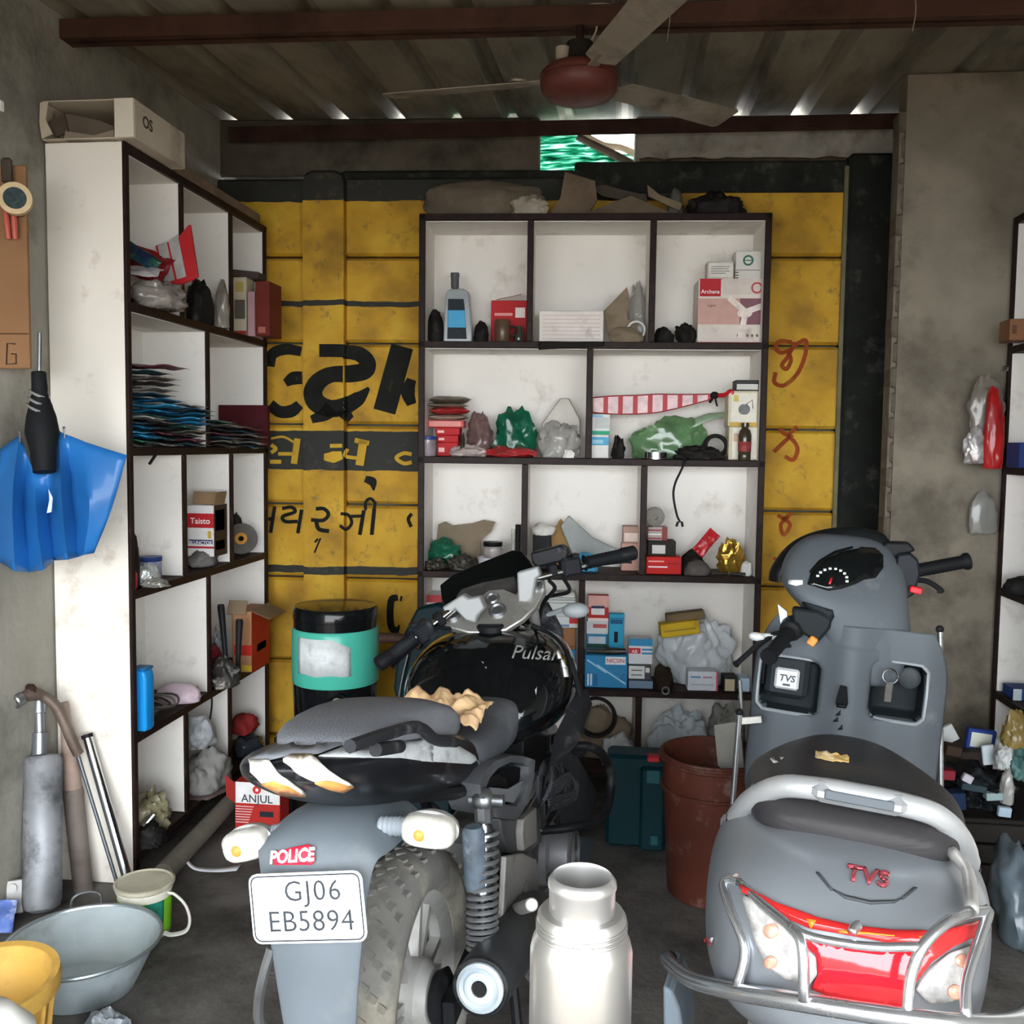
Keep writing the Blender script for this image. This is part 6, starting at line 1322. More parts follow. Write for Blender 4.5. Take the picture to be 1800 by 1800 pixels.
# ANJUL carton and pipe on the floor in front of the left shelf
AJ = boxY('printed_carton', 'red and white carton on the floor lettered in black', 'carton', (413, 1376, 492, 1500), 3.34, .10, '#b8302a', z0=.002,
     prints=[(0, .60, 1, 1, '#eceae8'), (0, .0, 1, .10, '#e3e0de'), (.02, .53, .42, .545, '#e8c9c4'), (.02, .48, .40, .495, '#e8c9c4'), (.02, .43, .38, .445, '#e8c9c4'), (.02, .38, .36, .395, '#e8c9c4'), (.02, .33, .34, .345, '#e8c9c4'), (.02, .28, .33, .295, '#e8c9c4'), (.02, .23, .31, .245, '#e8c9c4'), (.56, .36, .86, .46, '#2b3038')],
     texts=[('ANJUL', .5, .69, .21, '#4a4d52')])
b = B(); w_, h_ = .155, .27; b.torus((0, -.004, .87 * max(v.co.z for v in AJ.data.vertices)), .011, .005, 20, 6, 'y'); b.obj('printed_emblem', M('#d8413d', .5), AJ)
b = B(); P = [onY(x, y, 3.33) - AJ.location for x, y in ((395, 1362), (413, 1376), (413, 1412), (398, 1400))]; b.loft([P, [p + V((0, .003, 0)) for p in P]]); b.obj('flap', M('#9b2b26', .6), AJ)
p0, p1 = onY(425, 1395, 3.52), onZ(288, 1535, .035)
b = B(); b.cyl(V((p0.x, 3.52, max(p0.z, .1))), p1, .03, .034, 18); tag(b.obj('grey_pipe', M('#6b665c', .7, var=.2, scale=9, dirt='#494439', da=.3)), 'long grey pipe lying in front of the left shelf', 'pipe')
P = [onZ(322, 1500, .05), onZ(328, 1514, .03), onZ(345, 1528, .012), onZ(385, 1530, .004), onZ(420, 1526, .004)]
b = B(); pr_ = smoothpts(P, 5); vs = []
for i, p in enumerate(pr_): wd = .008 + .028 * max(0, (i / len(pr_) - .45)); vs += [p + V((0, wd, .004)), p + V((0, -wd, .001))]
b.add(vs, [(2 * i, 2 * i + 2, 2 * i + 3, 2 * i + 1) for i in range(len(pr_) - 1)]); tag(b.obj('paper_strip', M('#d8d8dc', .6, var=.08), solid=.001, fix=False), 'white curled paper strip on the dark floor', 'paper')
# orange cloth on the motorcycle, scrap on the scooter seat
b = B(); rg_ = MB.children[[c.name.split('.')[0] for c in MB.children].index('rider_seat')]; rtree = bvh_of(rg_); mwi = MW.inverted()
def cloth(a, c):
    x, y = -.10 + a * .22, .115 + c * .16 + .03 * noise.noise(V((a * 4, 2, 0))); h = rtree.ray_cast(V((x, y, 1.2)), V((0, 0, -1))); z_ = h[0].z if h[0] else .79
    return MW @ V((x, y, z_ + .02 + .035 * abs(noise.noise(V((a * 3.3, c * 3.1, 5)))) + .018 * abs(noise.noise(V((a * 9, c * 8, 2)))) + .03 * c))
b.grid(cloth, 34, 28)
tag(b.obj('tan_rag', M('#e3bd90', .8, var=.1, scale=9, dirt='#b9875a', da=.12), solid=.003, smooth=80, fix=False), 'crumpled tan rag lying on the motorcycle seat', 'rag')
b = B(); sc_ = set_.ray_cast(SW.inverted() @ CAMP, (SW.inverted().to_3x3() @ ray(1462, 1336)).normalized()); sp_ = SW @ (sc_[0] + sc_[1] * .003)
b.grid(lambda a, c: V(((a - .5) * .065, (c - .5) * .045 * (1 - .5 * abs(a - .4)), .006 * noise.noise(V((a * 5, c * 5, 1))) + .004)), 14, 10)
tag(b.obj('paper_scrap', M('#c9a868', .7, var=.25, scale=30, dirt='#e8e4da', da=.3, dscale=25), loc=sp_, rot=(R(4), R(4), R(-12)), solid=.001, fix=False), 'torn yellowish paper scrap on the scooter seat', 'paper')
# ------------------------------------------------------------------ things on the back shelf unit
def zt_of(o): return o.location.z + max(v.co.z for v in o.data.vertices) + .0006
CLEARP = M('#b9b6b0', .22, var=.15, scale=12, dirt='#e9e9e6', da=.2, dscale=14, coat=.4, trans=.35)
DARKJ = M('#1f1d1c', .6, var=.35, scale=14, dirt='#4f4a44', da=.25, dscale=14)
BROWNP = M('#7d6f5c', .85, var=.15, scale=8, dirt='#54493b', da=.2, dscale=7)
GREENB = M('#12573f', .25, var=.3, scale=9, dirt='#4fae8c', da=.12, dscale=14, coat=.4)
# -- row 0, left cell
P0 = onB(805, 560, .12); zs0 = shelfB(0)
u_, _ = onB(806, 585, .12); hB = onB(806, 480, .12)[1] - zs0; wB = onB(831, 560, .12)[0] - onB(781, 560, .12)[0]
OB = thing('oil_bottle', 'grey engine oil bottle with blue label on the top shelf row', 'bottle', BP(u_, .12, zs0), (0, 0, BANG))
sec = lambda z_, x0, x1, d_: [(x0, -d_, z_), (x1, -d_, z_), (x1, d_, z_), (x0, d_, z_)]
b = B(); b.loft([sec(0, -wB / 2, wB / 2, .03), sec(hB * .1, -wB / 2, wB / 2, .032), sec(hB * .5, -wB * .46, wB * .42, .032), sec(hB * .72, -wB * .42, wB * .38, .03), sec(hB * .77, -wB * .30, wB * .2, .022)]); b.obj('bottle_body', M('#9da2a5', .3, var=.08, scale=8, coat=.2), OB, bev=.005)
b = B(); b.lathe([(.014, hB * .74), (.014, hB * .80), (.017, hB * .80), (.017, hB * .93), (.019, hB * .94), (.019, hB), (.001, hB)], 20, Matrix.Translation((-wB * .14, 0, 0))); b.obj('cap', M('#55575a', .4), OB)
b = B(); b.prism([(-wB * .36, hB * .06), (wB * .32, hB * .06), (wB * .24, hB * .5), (wB * .2, hB * .62), (-wB * .34, hB * .62)], .002, Matrix.Translation((0, -.0335, 0))); lb_ = b.obj('printed_label', M('#20282e', .4, var=.2, scale=40), OB)
b = B(); b.prism([(-wB * .34, hB * .22), (wB * .28, hB * .22), (wB * .24, hB * .46), (-wB * .33, hB * .46)], .001, Matrix.Translation((0, -.035, 0))); b.obj('label_band', M('#3aa0cf', .4), lb_)
bagB('oil_can', 'small dark squat can at the left end of the top row', 'can', (751, 543, 780, 592), .10, .07, DARKJ, 41, row=0, rough=.15, ridg=.1)
rb = boxB('red_box', 'open red box behind the mug on the top shelf row', 'box', (863, 528, 926, 592), .17, .08, '#b3272b', row=0, prints=[(.68, .62, .95, .84, '#e7dcd8'), (.1, .66, .6, .72, '#d88f8c')], flaps=[((0, .1, 1.08), (.11, .05, .003), (R(10), R(-12), 0))])
mg = lathething('clay_mug', 'brown mug on the top shelf row', 'mug', [(.001, 0), (.030, 0), (.033, .005), (.033, .095), (.031, .1), (.029, .095), (.029, .01), (.001, .008)], M('#5b4636', .3, var=.15, scale=9, coat=.2), BP(onB(883, 590, .10)[0], .10, zs0))
b = B(); b.torus((.04, 0, .052), .02, .005, 20, 8, 'y'); b.obj('handle', M('#2d2622', .4), mg)
lathething('glass_jar', 'small dark glass jar right of the mug', 'jar', [(.001, 0), (.018, 0), (.021, .005), (.021, .05), (.015, .06), (.015, .075), (.001, .075)], M('#4e4a44', .15, coat=.5, trans=.3), BP(onB(912, 590, .12)[0], .12, zs0))
bagB('black_lump', 'black rubber lump beside the grey oil bottle', 'rubber part', (832, 563, 860, 592), .12, .07, DARKJ, 42, row=0, rough=.25)
# -- row 0, middle cell
bx = boxB('white_box', 'long white box with faint pink print on the top row', 'box', (948, 546, 1061, 588), .05, .10, '#ddd5cf', row=0, prints=[(.05, .12 + i * .12, .95, .135 + i * .12, '#c3a3a0') for i in range(7)])
b = B(); ua, za_ = onB(947, 598, -.012); ub = onB(1062, 592, -.012)[0]
b.grid(lambda a, c: V(((a - .5) * (ub - ua), -.004 * math.sin(a * 9) - .003, -c * .035 * (1 - .5 * a))), 20, 5); tag(b.obj('black_cloth_strip', M('#1f1c1b', .7, var=.2), loc=BP((ua + ub) / 2, -.016, zs0 - .001), rot=(0, 0, BANG), solid=.003, fix=False), 'black cloth strip hanging over the top shelf edge', 'cloth')
P = [onB(x, y, .10) for x, y in ((1060, 548), (1072, 535), (1102, 505), (1108, 525), (1100, 560), (1122, 568), (1120, 592), (1072, 592))]
b = B(); b.loft([[BP(u, .09 + .03 * (i % 2), max(z_, zs0)) for i, (u, z_) in enumerate(P)], [BP(u, .10 + .03 * (i % 2), max(z_, zs0)) for i, (u, z_) in enumerate(P)]]); tag(b.obj('torn_cardboard', BROWNP), 'torn grey cardboard beside the long white box', 'cardboard')
jr = lathething('plastic_jar', 'clear plastic jar lying on its side with a pale ring', 'jar', [(.001, 0), (.033, 0), (.036, .02), (.036, .09), (.034, .10), (.030, .10), (.030, .01), (.001, .01)], CLEARP, BP(onB(1117, 548, .14)[0], .16, zs0 + .055), rot=(R(90), 0, BANG))
b = B(); b.torus((0, 0, .1), .035, .004, 28, 8); b.obj('jar_rim', M('#d8d4cc', .4), jr)
bagB('clear_pouch', 'clear plastic pouch leaning behind the plastic jar', 'pouch', (1104, 492, 1136, 592), .22, .04, CLEARP, 43, row=0, rough=.15)
bagB('grey_rag', 'grey rag under the plastic jar', 'rag', (1070, 574, 1134, 594), .045, .06, BROWNP, 44, row=0)
# -- row 0, right cell
fb = boxB('fan_carton', 'ceiling fan carton in white, red and mauve on the top row', 'carton', (1227, 490, 1346, 592), .06, .17, '#d9cfc6', row=0,
     prints=[(0, .30, 1, .70, '#c39a8f'), (.62, .30, 1, .70, '#7f5560'), (.02, .73, .33, 1, '#b3242e'), (.0, .0, 1, .03, '#b3242e'), (.36, .76, .98, 1, '#cfc4bb')],
     texts=[('Archana', .175, .80, .085, '#f0e6e2'), ('Lejon', .2, .59, .06, '#6b5048')])
wf, hf = max(v.co.x for v in fb.data.vertices) * 2, max(v.co.z for v in fb.data.vertices)
b = B()
for a0 in (140, 20, 260): b.box((.19 * wf + .16 * wf * math.cos(R(a0)), -.004, .47 * hf + .22 * hf * math.sin(R(a0))), (.30 * wf, .0008, .09 * hf), rot=(0, -R(a0), 0))
b.lathe([(.001, 0), (.11 * wf, 0), (.11 * wf, .001), (.001, .001)], 20, Matrix.Translation((.19 * wf, -.004, .47 * hf)) @ Matrix.Rotation(R(90), 4, 'X') @ Matrix.Diagonal((1, .6, 1, 1)))
b.obj('printed_fan', M('#e3d6cd', .5, var=.2, scale=30), fb, smooth=0)
b = B(); b.lathe([(.06 * wf, 0), (.085 * wf, 0), (.085 * wf, .001), (.06 * wf, .001)], 20, Matrix.Translation((.36 * wf, -.004, .86 * hf)) @ Matrix.Rotation(R(90), 4, 'X'), cap=False); b.obj('printed_seal', M('#b8404a', .5), fb)
for i in range(5): b = B(); b.box(((.1 + i * .07) * wf, -.0035, .13 * hf), (.03 * wf, .0008, .04 * hf)); b.obj('printed_icon', M('#6f5a52', .5), fb, smooth=0)
zf = zt_of(fb)
boxB('small_carton', 'small white carton with text panel on the fan carton', 'carton', (1243, 460, 1290, 488), .09, .07, '#c9bfb2', z0=zf, prints=[(.08, .15, .95, .92, '#d9d5cd'), (.14, .7, .85, .74, '#77726b'), (.14, .58, .8, .62, '#77726b'), (.14, .46, .85, .5, '#77726b'), (.14, .34, .7, .38, '#77726b')], side=None)
bb = boxB('small_carton', 'white carton with round green emblem on the fan carton', 'carton', (1293, 441, 1339, 488), .09, .08, '#d3d0ca', z0=zf, prints=[(0, .33, 1, .345, '#2a2d2e'), (.0, .24, .12, .27, '#2a2d2e'), (.0, .14, .12, .17, '#2a2d2e'), (.0, .05, .12, .08, '#2a2d2e')])
wq, hq_ = max(v.co.x for v in bb.data.vertices) * 2, max(v.co.z for v in bb.data.vertices)
b = B(); b.torus((-.02 * wq, -.002, .67 * hq_), .17 * wq, .0035, 24, 6, 'y'); b.box((-.02 * wq, -.002, .67 * hq_), (.3 * wq, .002, .03 * hq_)); b.obj('printed_emblem', M('#2f6f58', .5), bb)
bagB('black_parts', 'black rubber parts at the left of the fan carton', 'rubber part', (1148, 574, 1186, 592), .10, .07, DARKJ, 45, row=0)
bagB('black_parts', 'black knobbly part touching the fan carton', 'rubber part', (1186, 566, 1226, 592), .09, .07, DARKJ, 46, row=0, ridg=.5)
# -- row 1, left cell
z1_ = shelfB(1)
jar = lathething('plastic_jar', 'clear jar with blue lid at the left end of the second row', 'jar', [(.001, 0), (.033, 0), (.035, .004), (.035, .07), (.001, .07)], M('#8c7f86', .2, var=.3, scale=30, coat=.4), BP(onB(752, 790, .06)[0], .06, z1_), parts=[('lid', [(.037, .068), (.037, .084), (.001, .086)], M('#2a3f7c', .4))])
zk = z1_
for k_, (x0, y0, x1, y1, lb) in enumerate(((768, 772, 806, 798, 'lowest red box of the stack beside the blue-lid jar'), (768, 760, 806, 772, 'middle red box of the stack beside the blue-lid jar'), (766, 747, 808, 760, 'upper red box of the stack beside the blue-lid jar'), (752, 734, 815, 747, 'flat pinkish red box topping the red box stack'))):
    hh_ = [.058, .03, .032, .03][k_]; u0, u1 = onB(x0, 760, .10)[0], onB(x1, 760, .10)[0]
    o = boxat('red_box', lb, 'box', u0, u1, zk, zk + hh_, placeB(.10), .09, '#b5262b' if k_ < 3 else '#c9524f', prints=[(.08, .3, .35, .62, '#e5b9b4')] if k_ < 3 else [(.04, .15, .92, .85, '#d88d86')], group='red boxes on the second row'); zk = zt_of(o)
for k_, (col, lb, t_) in enumerate((('#9a8f80', 'pale crumpled packet at the bottom of the packet pile', .02), ('#a32026', 'red foil packet in the middle of the packet pile', .028), ('#8a7b6b', 'silver edged packet above the red foil packet', .014), ('#5e5346', 'brown packet on top of the packet pile', .026))):
    u0 = onB(786, 715, .13)[0]; pouchat('foil_packet', lb, 'packet', BP(u0 + .01 * (k_ % 2), .14, zk + t_ * .65), (0, 0, BANG + .1 * k_), .17, .13, t_, M(col, .3, var=.3, scale=14, dirt='#d8d2ca', da=.12, dscale=18, coat=.3), 50 + k_, rough=.08, group='packets piled on the red boxes'); zk += t_ * 1.02 + .0025
lathething('dark_vial', 'small dark vial right of the red boxes', 'vial', [(.001, 0), (.01, 0), (.01, .075), (.007, .085), (.007, .1), (.001, .1)], M('#2c2a22', .2, coat=.5), BP(onB(813, 770, .07)[0], .07, z1_))
bagB('foil_packet', 'crumpled maroon foil packet between red boxes and green bag', 'packet', (816, 722, 868, 800), .16, .10, M('#6b5350', .3, var=.4, scale=14, dirt='#b99a95', da=.2, dscale=16, coat=.3), 55, row=1, ridg=.45)
bagB('green_bag', 'dark green plastic bag in the middle of the second row', 'bag', (866, 712, 946, 800), .175, .09, GREENB, 56, row=1, ridg=.5)
for k_, (x0, x1, lb, col) in enumerate(((790, 856, 'red and white flat packet in front of the maroon packet', '#b9a9a4'), (852, 944, 'red and white flat packet in front of the green bag', '#a8262c'))):
    u0, u1 = onB(x0, 790, .04)[0], onB(x1, 790, .04)[0]; pouchat('spice_packet', lb, 'packet', BP((u0 + u1) / 2, .06, z1_ + .018), (R(8), 0, BANG), u1 - u0, .09, .03, M(col, .28, var=.4, scale=22, dirt='#ece6e2' if k_ == 0 else '#e9c9c6', da=.22, dscale=24, coat=.4), 57 + k_)
bagB('clear_bag', 'clear plastic bag with white paper inside at the second row divider', 'bag', (944, 738, 1022, 802), .10, .13, CLEARP, 59, row=1, ridg=.45)
b = B(); P = [onB(x, y, .17) for x, y in ((952, 745), (985, 700), (1000, 700), (1020, 738), (1020, 800), (960, 800))]; b.loft([[BP(u, .17, max(z_, z1_)) for u, z_ in P], [BP(u, .19, max(z_, z1_)) for u, z_ in P]]); tag(b.obj('grey_pouch', M('#9b9285', .35, var=.15, scale=9, coat=.2), bev=.004), 'pointed grey pouch standing behind the clear bag', 'pouch')
b = B(); b.add(*lump(60, (.05, .03, .035))); tag(b.obj('paper_ball', M('#e3e0d8', .7, var=.1), loc=BP(onB(1000, 785, .02)[0], .02, z1_)), 'white crumpled paper in front of the clear bag', 'paper')
# -- row 1, right cell
o = boxB('medicine_carton', 'lower white and blue carton at the second row divider', 'carton', (1038, 764, 1070, 800), .05, .06, '#d8d6d2', row=1, prints=[(0, .55, 1, .9, '#4d9cc0'), (.1, .62, .7, .78, '#8fc0d6')])
o2 = boxB('medicine_carton', 'upper white and green carton at the second row divider', 'carton', (1041, 728, 1072, 763), .06, .06, '#d9dad8', z0=zt_of(o), prints=[(0, 0, 1, .18, '#169a72'), (.15, .3, .95, .85, '#b9bcba'), (0, .85, .6, .95, '#79b6d4')])
bagB('black_coil', 'black coil at the left of the translucent green bag', 'cable', (1074, 764, 1100, 802), .08, .08, DARKJ, 61, row=1, ridg=.5)
bagB('green_bag', 'translucent light green plastic bag on the second row', 'bag', (1104, 730, 1248, 802), .17, .10, M('#5a7d55', .22, var=.3, scale=10, dirt='#c9dbc4', da=.14, dscale=16, coat=.5), 62, row=1, ridg=.4)
b = B(); b.tube(smoothpts([BP(*[onB(1205, 752, .16)[0], .16, onB(1205, 752, .16)[1]]), BP(onB(1240, 735, .16)[0], .16, onB(1240, 735, .16)[1]), BP(onB(1275, 728, .17)[0], .17, onB(1275, 728, .17)[1])], 5), [.022, .022, .022, .022, .02, .02, .02, .018, .016, .014, .012], 10, flat=.5); tag(b.obj('bag_tail', M('#7f947a', .25, var=.2, scale=10, coat=.4)), 'twisted green bag end reaching to the cream cartons', 'bag')
br = lathething('bearing_ring', 'shiny metal bearing ring at the second row edge', 'bearing', [(.03, 0), (.047, 0), (.047, .028), (.03, .028), (.03, 0)], CHROME, BP(onB(1153, 800, .03)[0], .045, z1_))
b = B(); b.lathe([(.046, .001), (.052, .001), (.052, .006), (.046, .006)], 28, cap=False); b.obj('ring_lip', STEEL, br)
b = B(); X = Matrix.Translation(BP(onB(1258, 778, .12)[0], .12, z1_ + .055)) @ Matrix.Rotation(R(80), 4, 'X'); b.torus((0, 0, 0), .045, .009, 28, 8, 'z', X); b.torus((0, 0, .02), .042, .008, 28, 8, 'z', X); tag(b.obj('rubber_coil', DARKJ), 'black rubber ring leaning left of the cream cartons', 'ring')
bagB('black_cable_pile', 'black cable pile below the translucent green bag', 'cable', (1180, 782, 1280, 803), .05, .09, DARKJ, 63, row=1, ridg=.5)
CRM = '#cfc4a8'
o = boxB('lamp_carton', 'lower cream carton with part drawing at the right of second row', 'carton', (1281, 750, 1332, 804), .05, .10, CRM, row=1, prints=[(.12, .06, .96, .96, '#ddd8ca'), (.16, .55, .4, .8, '#c9a58c'), (.45, .1, .72, .8, '#8a8a86')])
b = B(); o2 = boxB('lamp_carton', 'upper cream carton with part drawing at the right of second row', 'carton', (1280, 687, 1332, 749), .05, .10, CRM, z0=zt_of(o), prints=[(.10, .1, .96, .94, '#ddd8ca'), (.04, .0, .98, .12, '#c9a24d'), (.18, .7, .34, .88, '#c9b45c')])
w2, h2 = max(v.co.x for v in o2.data.vertices) * 2, max(v.co.z for v in o2.data.vertices)
b = B(); b.sph((.04 * w2, -.004, .48 * h2), .2 * w2, 8, (1, .05, .95)); b.tube([(.1 * w2, -.004, .62 * h2), (.3 * w2, -.004, .75 * h2), (.33 * w2, -.004, .5 * h2)], .002, 5); b.obj('printed_drawing', M('#6d6d6c', .5, var=.3, scale=40), o2)
boxB('parts_carton', 'small dark edged carton on top of the cream cartons', 'carton', (1293, 668, 1337, 686), .05, .08, '#3a3a3a', z0=zt_of(o2), prints=[(.05, .1, .9, .62, '#c9c7c2')])
lathething('syrup_bottle', 'brown plastic bottle standing before the cream cartons', 'bottle', [(.001, 0), (.024, 0), (.026, .01), (.026, .035), (.022, .04), (.026, .06), (.027, .10), (.022, .12), (.013, .13), (.013, .138), (.016, .138), (.016, .152), (.001, .153)], M('#3d3527', .2, coat=.5, var=.2), BP(onB(1309, 800, .01)[0], .018, z1_), parts=[('printed_label', [(.0262, .035), (.0265, .036), (.027, .075), (.0262, .076)], M('#8a3a38', .5, var=.4, scale=40))])
# string of red sachets stretched across the cell
pa, pb = onB(1042, 712, .10), onB(1252, 697, .06)
b = B(); mA, mB = [], []
SS = thing('sachet_strip', 'red and white sachet strip tied across the second row', 'sachets', (0, 0, 0))
n = 8
for i in range(n):
    f0, f1 = i / n, (i + 1) / n - .03
    def pt(f, s_): u = pa[0] + (pb[0] - pa[0]) * f; z_ = pa[1] + (pb[1] - pa[1]) * f - .012 * math.sin(PI * f); hgt = .038 * (1 - .75 * max(0, (f - .55) / .45)) * (1 - .2 * max(0, .2 - f) / .2); return BP(u, .10 - .03 * f, z_ + s_ * hgt)
    b = B(); q4 = [pt(f0, 1), pt(f1, 1), pt(f1, -1), pt(f0, -1)]; k = BV * .006; b.loft([[p - k for p in q4], [p + k for p in q4]]); b.obj('sachet', M('#b98d8c', .3, var=.3, scale=20, coat=.3), SS)
    q4 = [pt(f1 - .005, 1.03), pt(f1 + .035, 1.0), pt(f1 + .035, -1.0), pt(f1 - .005, -1.03)]; k = BV * .0068; b = B(); b.loft([[p - k for p in q4], [p + k for p in q4]]); b.obj('sachet_seal', M('#a5161f', .35), SS)
for s_ in (1, -1): b = B(); b.tube([pt(i / 12, s_) - BV * .004 for i in range(13)], .003, 6); b.obj('strip_edge', M('#8e1620', .35), SS)
b = B(); kn = BP(onB(1256, 695, .06)[0], .06, onB(1256, 695, .06)[1]); b.sph(kn, .018, 8, (1, .8, .9)); b.tube([kn, kn + V((-.02, 0, -.03))], .006, 6); b.tube([kn, kn + V((.012, 0, -.045))], .004, 6); b.obj('knot', M('#201c1c', .6), SS)
b = B(); b.tube(smoothpts([kn, kn + V((.04, 0, .002)), kn + V((.065, 0, .018)), kn + V((.075, 0, .004))], 4), .009, 8); b.obj('strip_end', M('#b01c26', .35), SS)
# -- row 2
z2_ = shelfB(2)
bagB('green_bag', 'dark green plastic bag on the third row at the left', 'bag', (743, 944, 818, 1002), .15, .09, GREENB, 64, row=2, ridg=.5)
P = [onB(x, y, .2) for x, y in ((768, 945), (770, 922), (782, 917), (795, 924), (830, 920), (850, 914), (870, 918), (863, 935), (845, 950))]
b = B(); b.loft([[BP(u, .20, z_) for u, z_ in P] + [BP(P[-1][0], .20, z2_), BP(P[0][0], .20, z2_)], [BP(u, .215, z_) for u, z_ in P] + [BP(P[-1][0], .215, z2_), BP(P[0][0], .215, z2_)]]); tag(b.obj('brown_paper', BROWNP), 'torn brown paper standing behind the green bag, third row', 'paper')
for k_, (x0, y0, x1, y1, lb) in enumerate(((742, 978, 790, 1002, 'heap of oily small parts below the green bag'), (786, 972, 840, 1002, 'oily gear and bolts left of the white bowl'))):
    bagB('metal_parts', lb, 'metal parts', (x0, y0, x1, y1), .05, .09, M('#3b372f', .5, metal=.3, var=.4, scale=30, dirt='#7d7668', da=.2, dscale=30), 65 + k_, row=2, ridg=.6, detail=1.2)
wb_ = lathething('plastic_bowl', 'white plastic bowl under the black-lid jar', 'bowl', [(.001, 0), (.04, 0), (.045, .003), (.056, .048), (.059, .05), (.056, .052), (.001, .05)], M('#d9dae0', .35), BP(onB(862, 990, .09)[0], .09, z2_))
jr = lathething('glass_jar', 'clear jar with black lid on the white bowl', 'jar', [(.001, 0), (.036, 0), (.04, .006), (.042, .03), (.04, .045), (.036, .048), (.001, .048)], M('#a39a97', .12, var=.3, scale=30, coat=.6, trans=.2), BP(onB(866, 968, .09)[0], .09, zt_of(wb_)), parts=[('lid', [(.04, .046), (.041, .048), (.041, .064), (.001, .066)], M('#161718', .35))])
for k_, (x0, c, y0, lb) in enumerate(((902, '#a9a69c', 930, 'pale upright rod at the third row divider'), (911, '#1d1d1c', 922, 'black upright tool at the third row divider'))):
    u0, zt2 = onB(x0, y0, .08); b = B(); b.cyl(BP(u0, .08, z2_), BP(u0, .08, zt2), .008 + .004 * k_, n=12); o = tag(b.obj('hand_tool', M(c, .5, var=.4, scale=50)), lb, 'tool')
P = [onB(x, y, .12) for x, y in ((985, 925), (1000, 906), (1042, 945), (1085, 966), (1060, 985), (1010, 985))]
b = B(); b.loft([[BP(u, .12 + .03 * i / 6, max(z_, z2_ + .005)) for i, (u, z_) in enumerate(P)], [BP(u, .135 + .03 * i / 6, max(z_, z2_ + .005)) for i, (u, z_) in enumerate(P)]]); o = tag(b.obj('grey_packet', M('#8f9290', .3, metal=.2, var=.15, scale=12, dirt='#c9cccb', da=.15, dscale=14), bev=.004), 'slanted grey packet on the third row behind the handlebar', 'packet')
P = [onB(x, y, .16) for x, y in ((968, 940), (985, 912), (998, 925), (1012, 965), (1000, 1000), (975, 1000))]
b = B(); b.loft([[BP(u, .16, max(z_, z2_)) for u, z_ in P], [BP(u, .172, max(z_, z2_)) for u, z_ in P]]); tag(b.obj('brown_paper', M('#8a6a42', .8, var=.2, scale=9)), 'folded brown paper left of the slanted grey packet', 'paper')
boxB('black_box', 'black box behind the right handlebar on the third row', 'box', (936, 940, 968, 1003), .12, .08, '#232323', row=2)
bagB('white_wrapper', 'white crumpled wrapper on the black box', 'wrapper', (934, 918, 978, 942), .14, .07, M('#c6c3bc', .5, var=.2, scale=20), 67, z0=onB(950, 941, .13)[1] + .001)
bagB('blue_packet', 'blue packet behind the handlebar grip', 'packet', (1006, 970, 1052, 1004), .09, .06, M('#3b86a8', .35, var=.3, scale=20), 68, row=2)
o = boxB('bulb_carton', 'lower pinkish carton left of the third row divider', 'carton', (1092, 955, 1122, 1004), .12, .07, '#b98d80', row=2)
boxB('bulb_carton', 'upper pinkish carton left of the third row divider', 'carton', (1095, 925, 1123, 954), .12, .07, '#a58478', z0=zt_of(o), prints=[(.08, .1, .95, .6, '#d3bcb2')])
o = boxB('red_carton', 'flat bright red carton at the right of the third row divider', 'carton', (1136, 979, 1198, 1007), .03, .10, '#c02320', row=2, prints=[(.06, .7, .5, .78, '#e89a90'), (.06, .38, .6, .46, '#f0d8d4'), (.6, .6, .9, .66, '#8c1512')])
o = boxB('black_carton', 'black carton with white label on the flat red carton', 'carton', (1139, 951, 1188, 978), .06, .10, '#2b2927', z0=zt_of(o), prints=[(.15, .15, .62, .72, '#c9c6c0')])
o = boxB('striped_carton', 'small silver and red striped carton on the black carton', 'carton', (1139, 926, 1173, 951), .07, .07, '#a79a95', z0=zt_of(o), prints=[(0, .1, .7, .2, '#8c2f2c'), (0, .4, .7, .5, '#e3dcd8'), (0, .7, .7, .8, '#8c2f2c'), (.72, 0, 1, 1, '#7d3a36')])
X = Matrix.Translation(BP(onB(1152, 905, .09)[0], .10, zt_of(o) + .04)) @ Matrix.Rotation(R(90), 4, 'X'); b = B(); b.lathe([(.012, -.02), (.04, -.02), (.04, .02), (.012, .02), (.012, -.02)], 28, X, cap=False); tr_ = tag(b.obj('tape_roll', M('#6f6a60', .45, var=.3, scale=20)), 'dusty tape roll on the striped carton', 'tape')
b = B(); b.lathe([(.010, -.021), (.02, -.021), (.02, -.018), (.01, -.018)], 20, X, cap=False); b.obj('tape_core', M('#b9b3a4', .5), tr_)
bagB('rubber_sole', 'grey brake pad on the third row', 'brake pad', (1202, 984, 1250, 1010), .03, .07, M('#57524e', .6, var=.2, scale=12), 70, row=2, rough=.12, ridg=.08)
u0, zz0 = onB(1242, 955, .08); pouchat('red_sachet', 'red sachet with white lettering leaning on the third row', 'sachet', BP(u0, .09, zz0 + .002), (R(78), R(40), BANG), .055, .12, .012, M('#b8242c', .3, var=.25, scale=30, dirt='#f0dedc', da=.2, dscale=30, coat=.3), 71)
bagB('gold_packet', 'shiny gold foil packet at the right of the third row', 'packet', (1258, 944, 1312, 1004), .09, .08, M('#b8923c', .2, metal=.7, var=.35, scale=14, dirt='#6b4d16', da=.2, dscale=14), 72, row=2, ridg=.6)
bagB('black_pouch', 'black pouch right of the red carton on the third row', 'pouch', (1192, 964, 1240, 1006), .12, .08, DARKJ, 73, row=2)
bagB('white_wrapper', 'white crumpled wrapper right of the gold packet', 'wrapper', (1300, 986, 1322, 1008), .05, .05, M('#dcdad4', .5, var=.15, scale=25), 74, row=2)
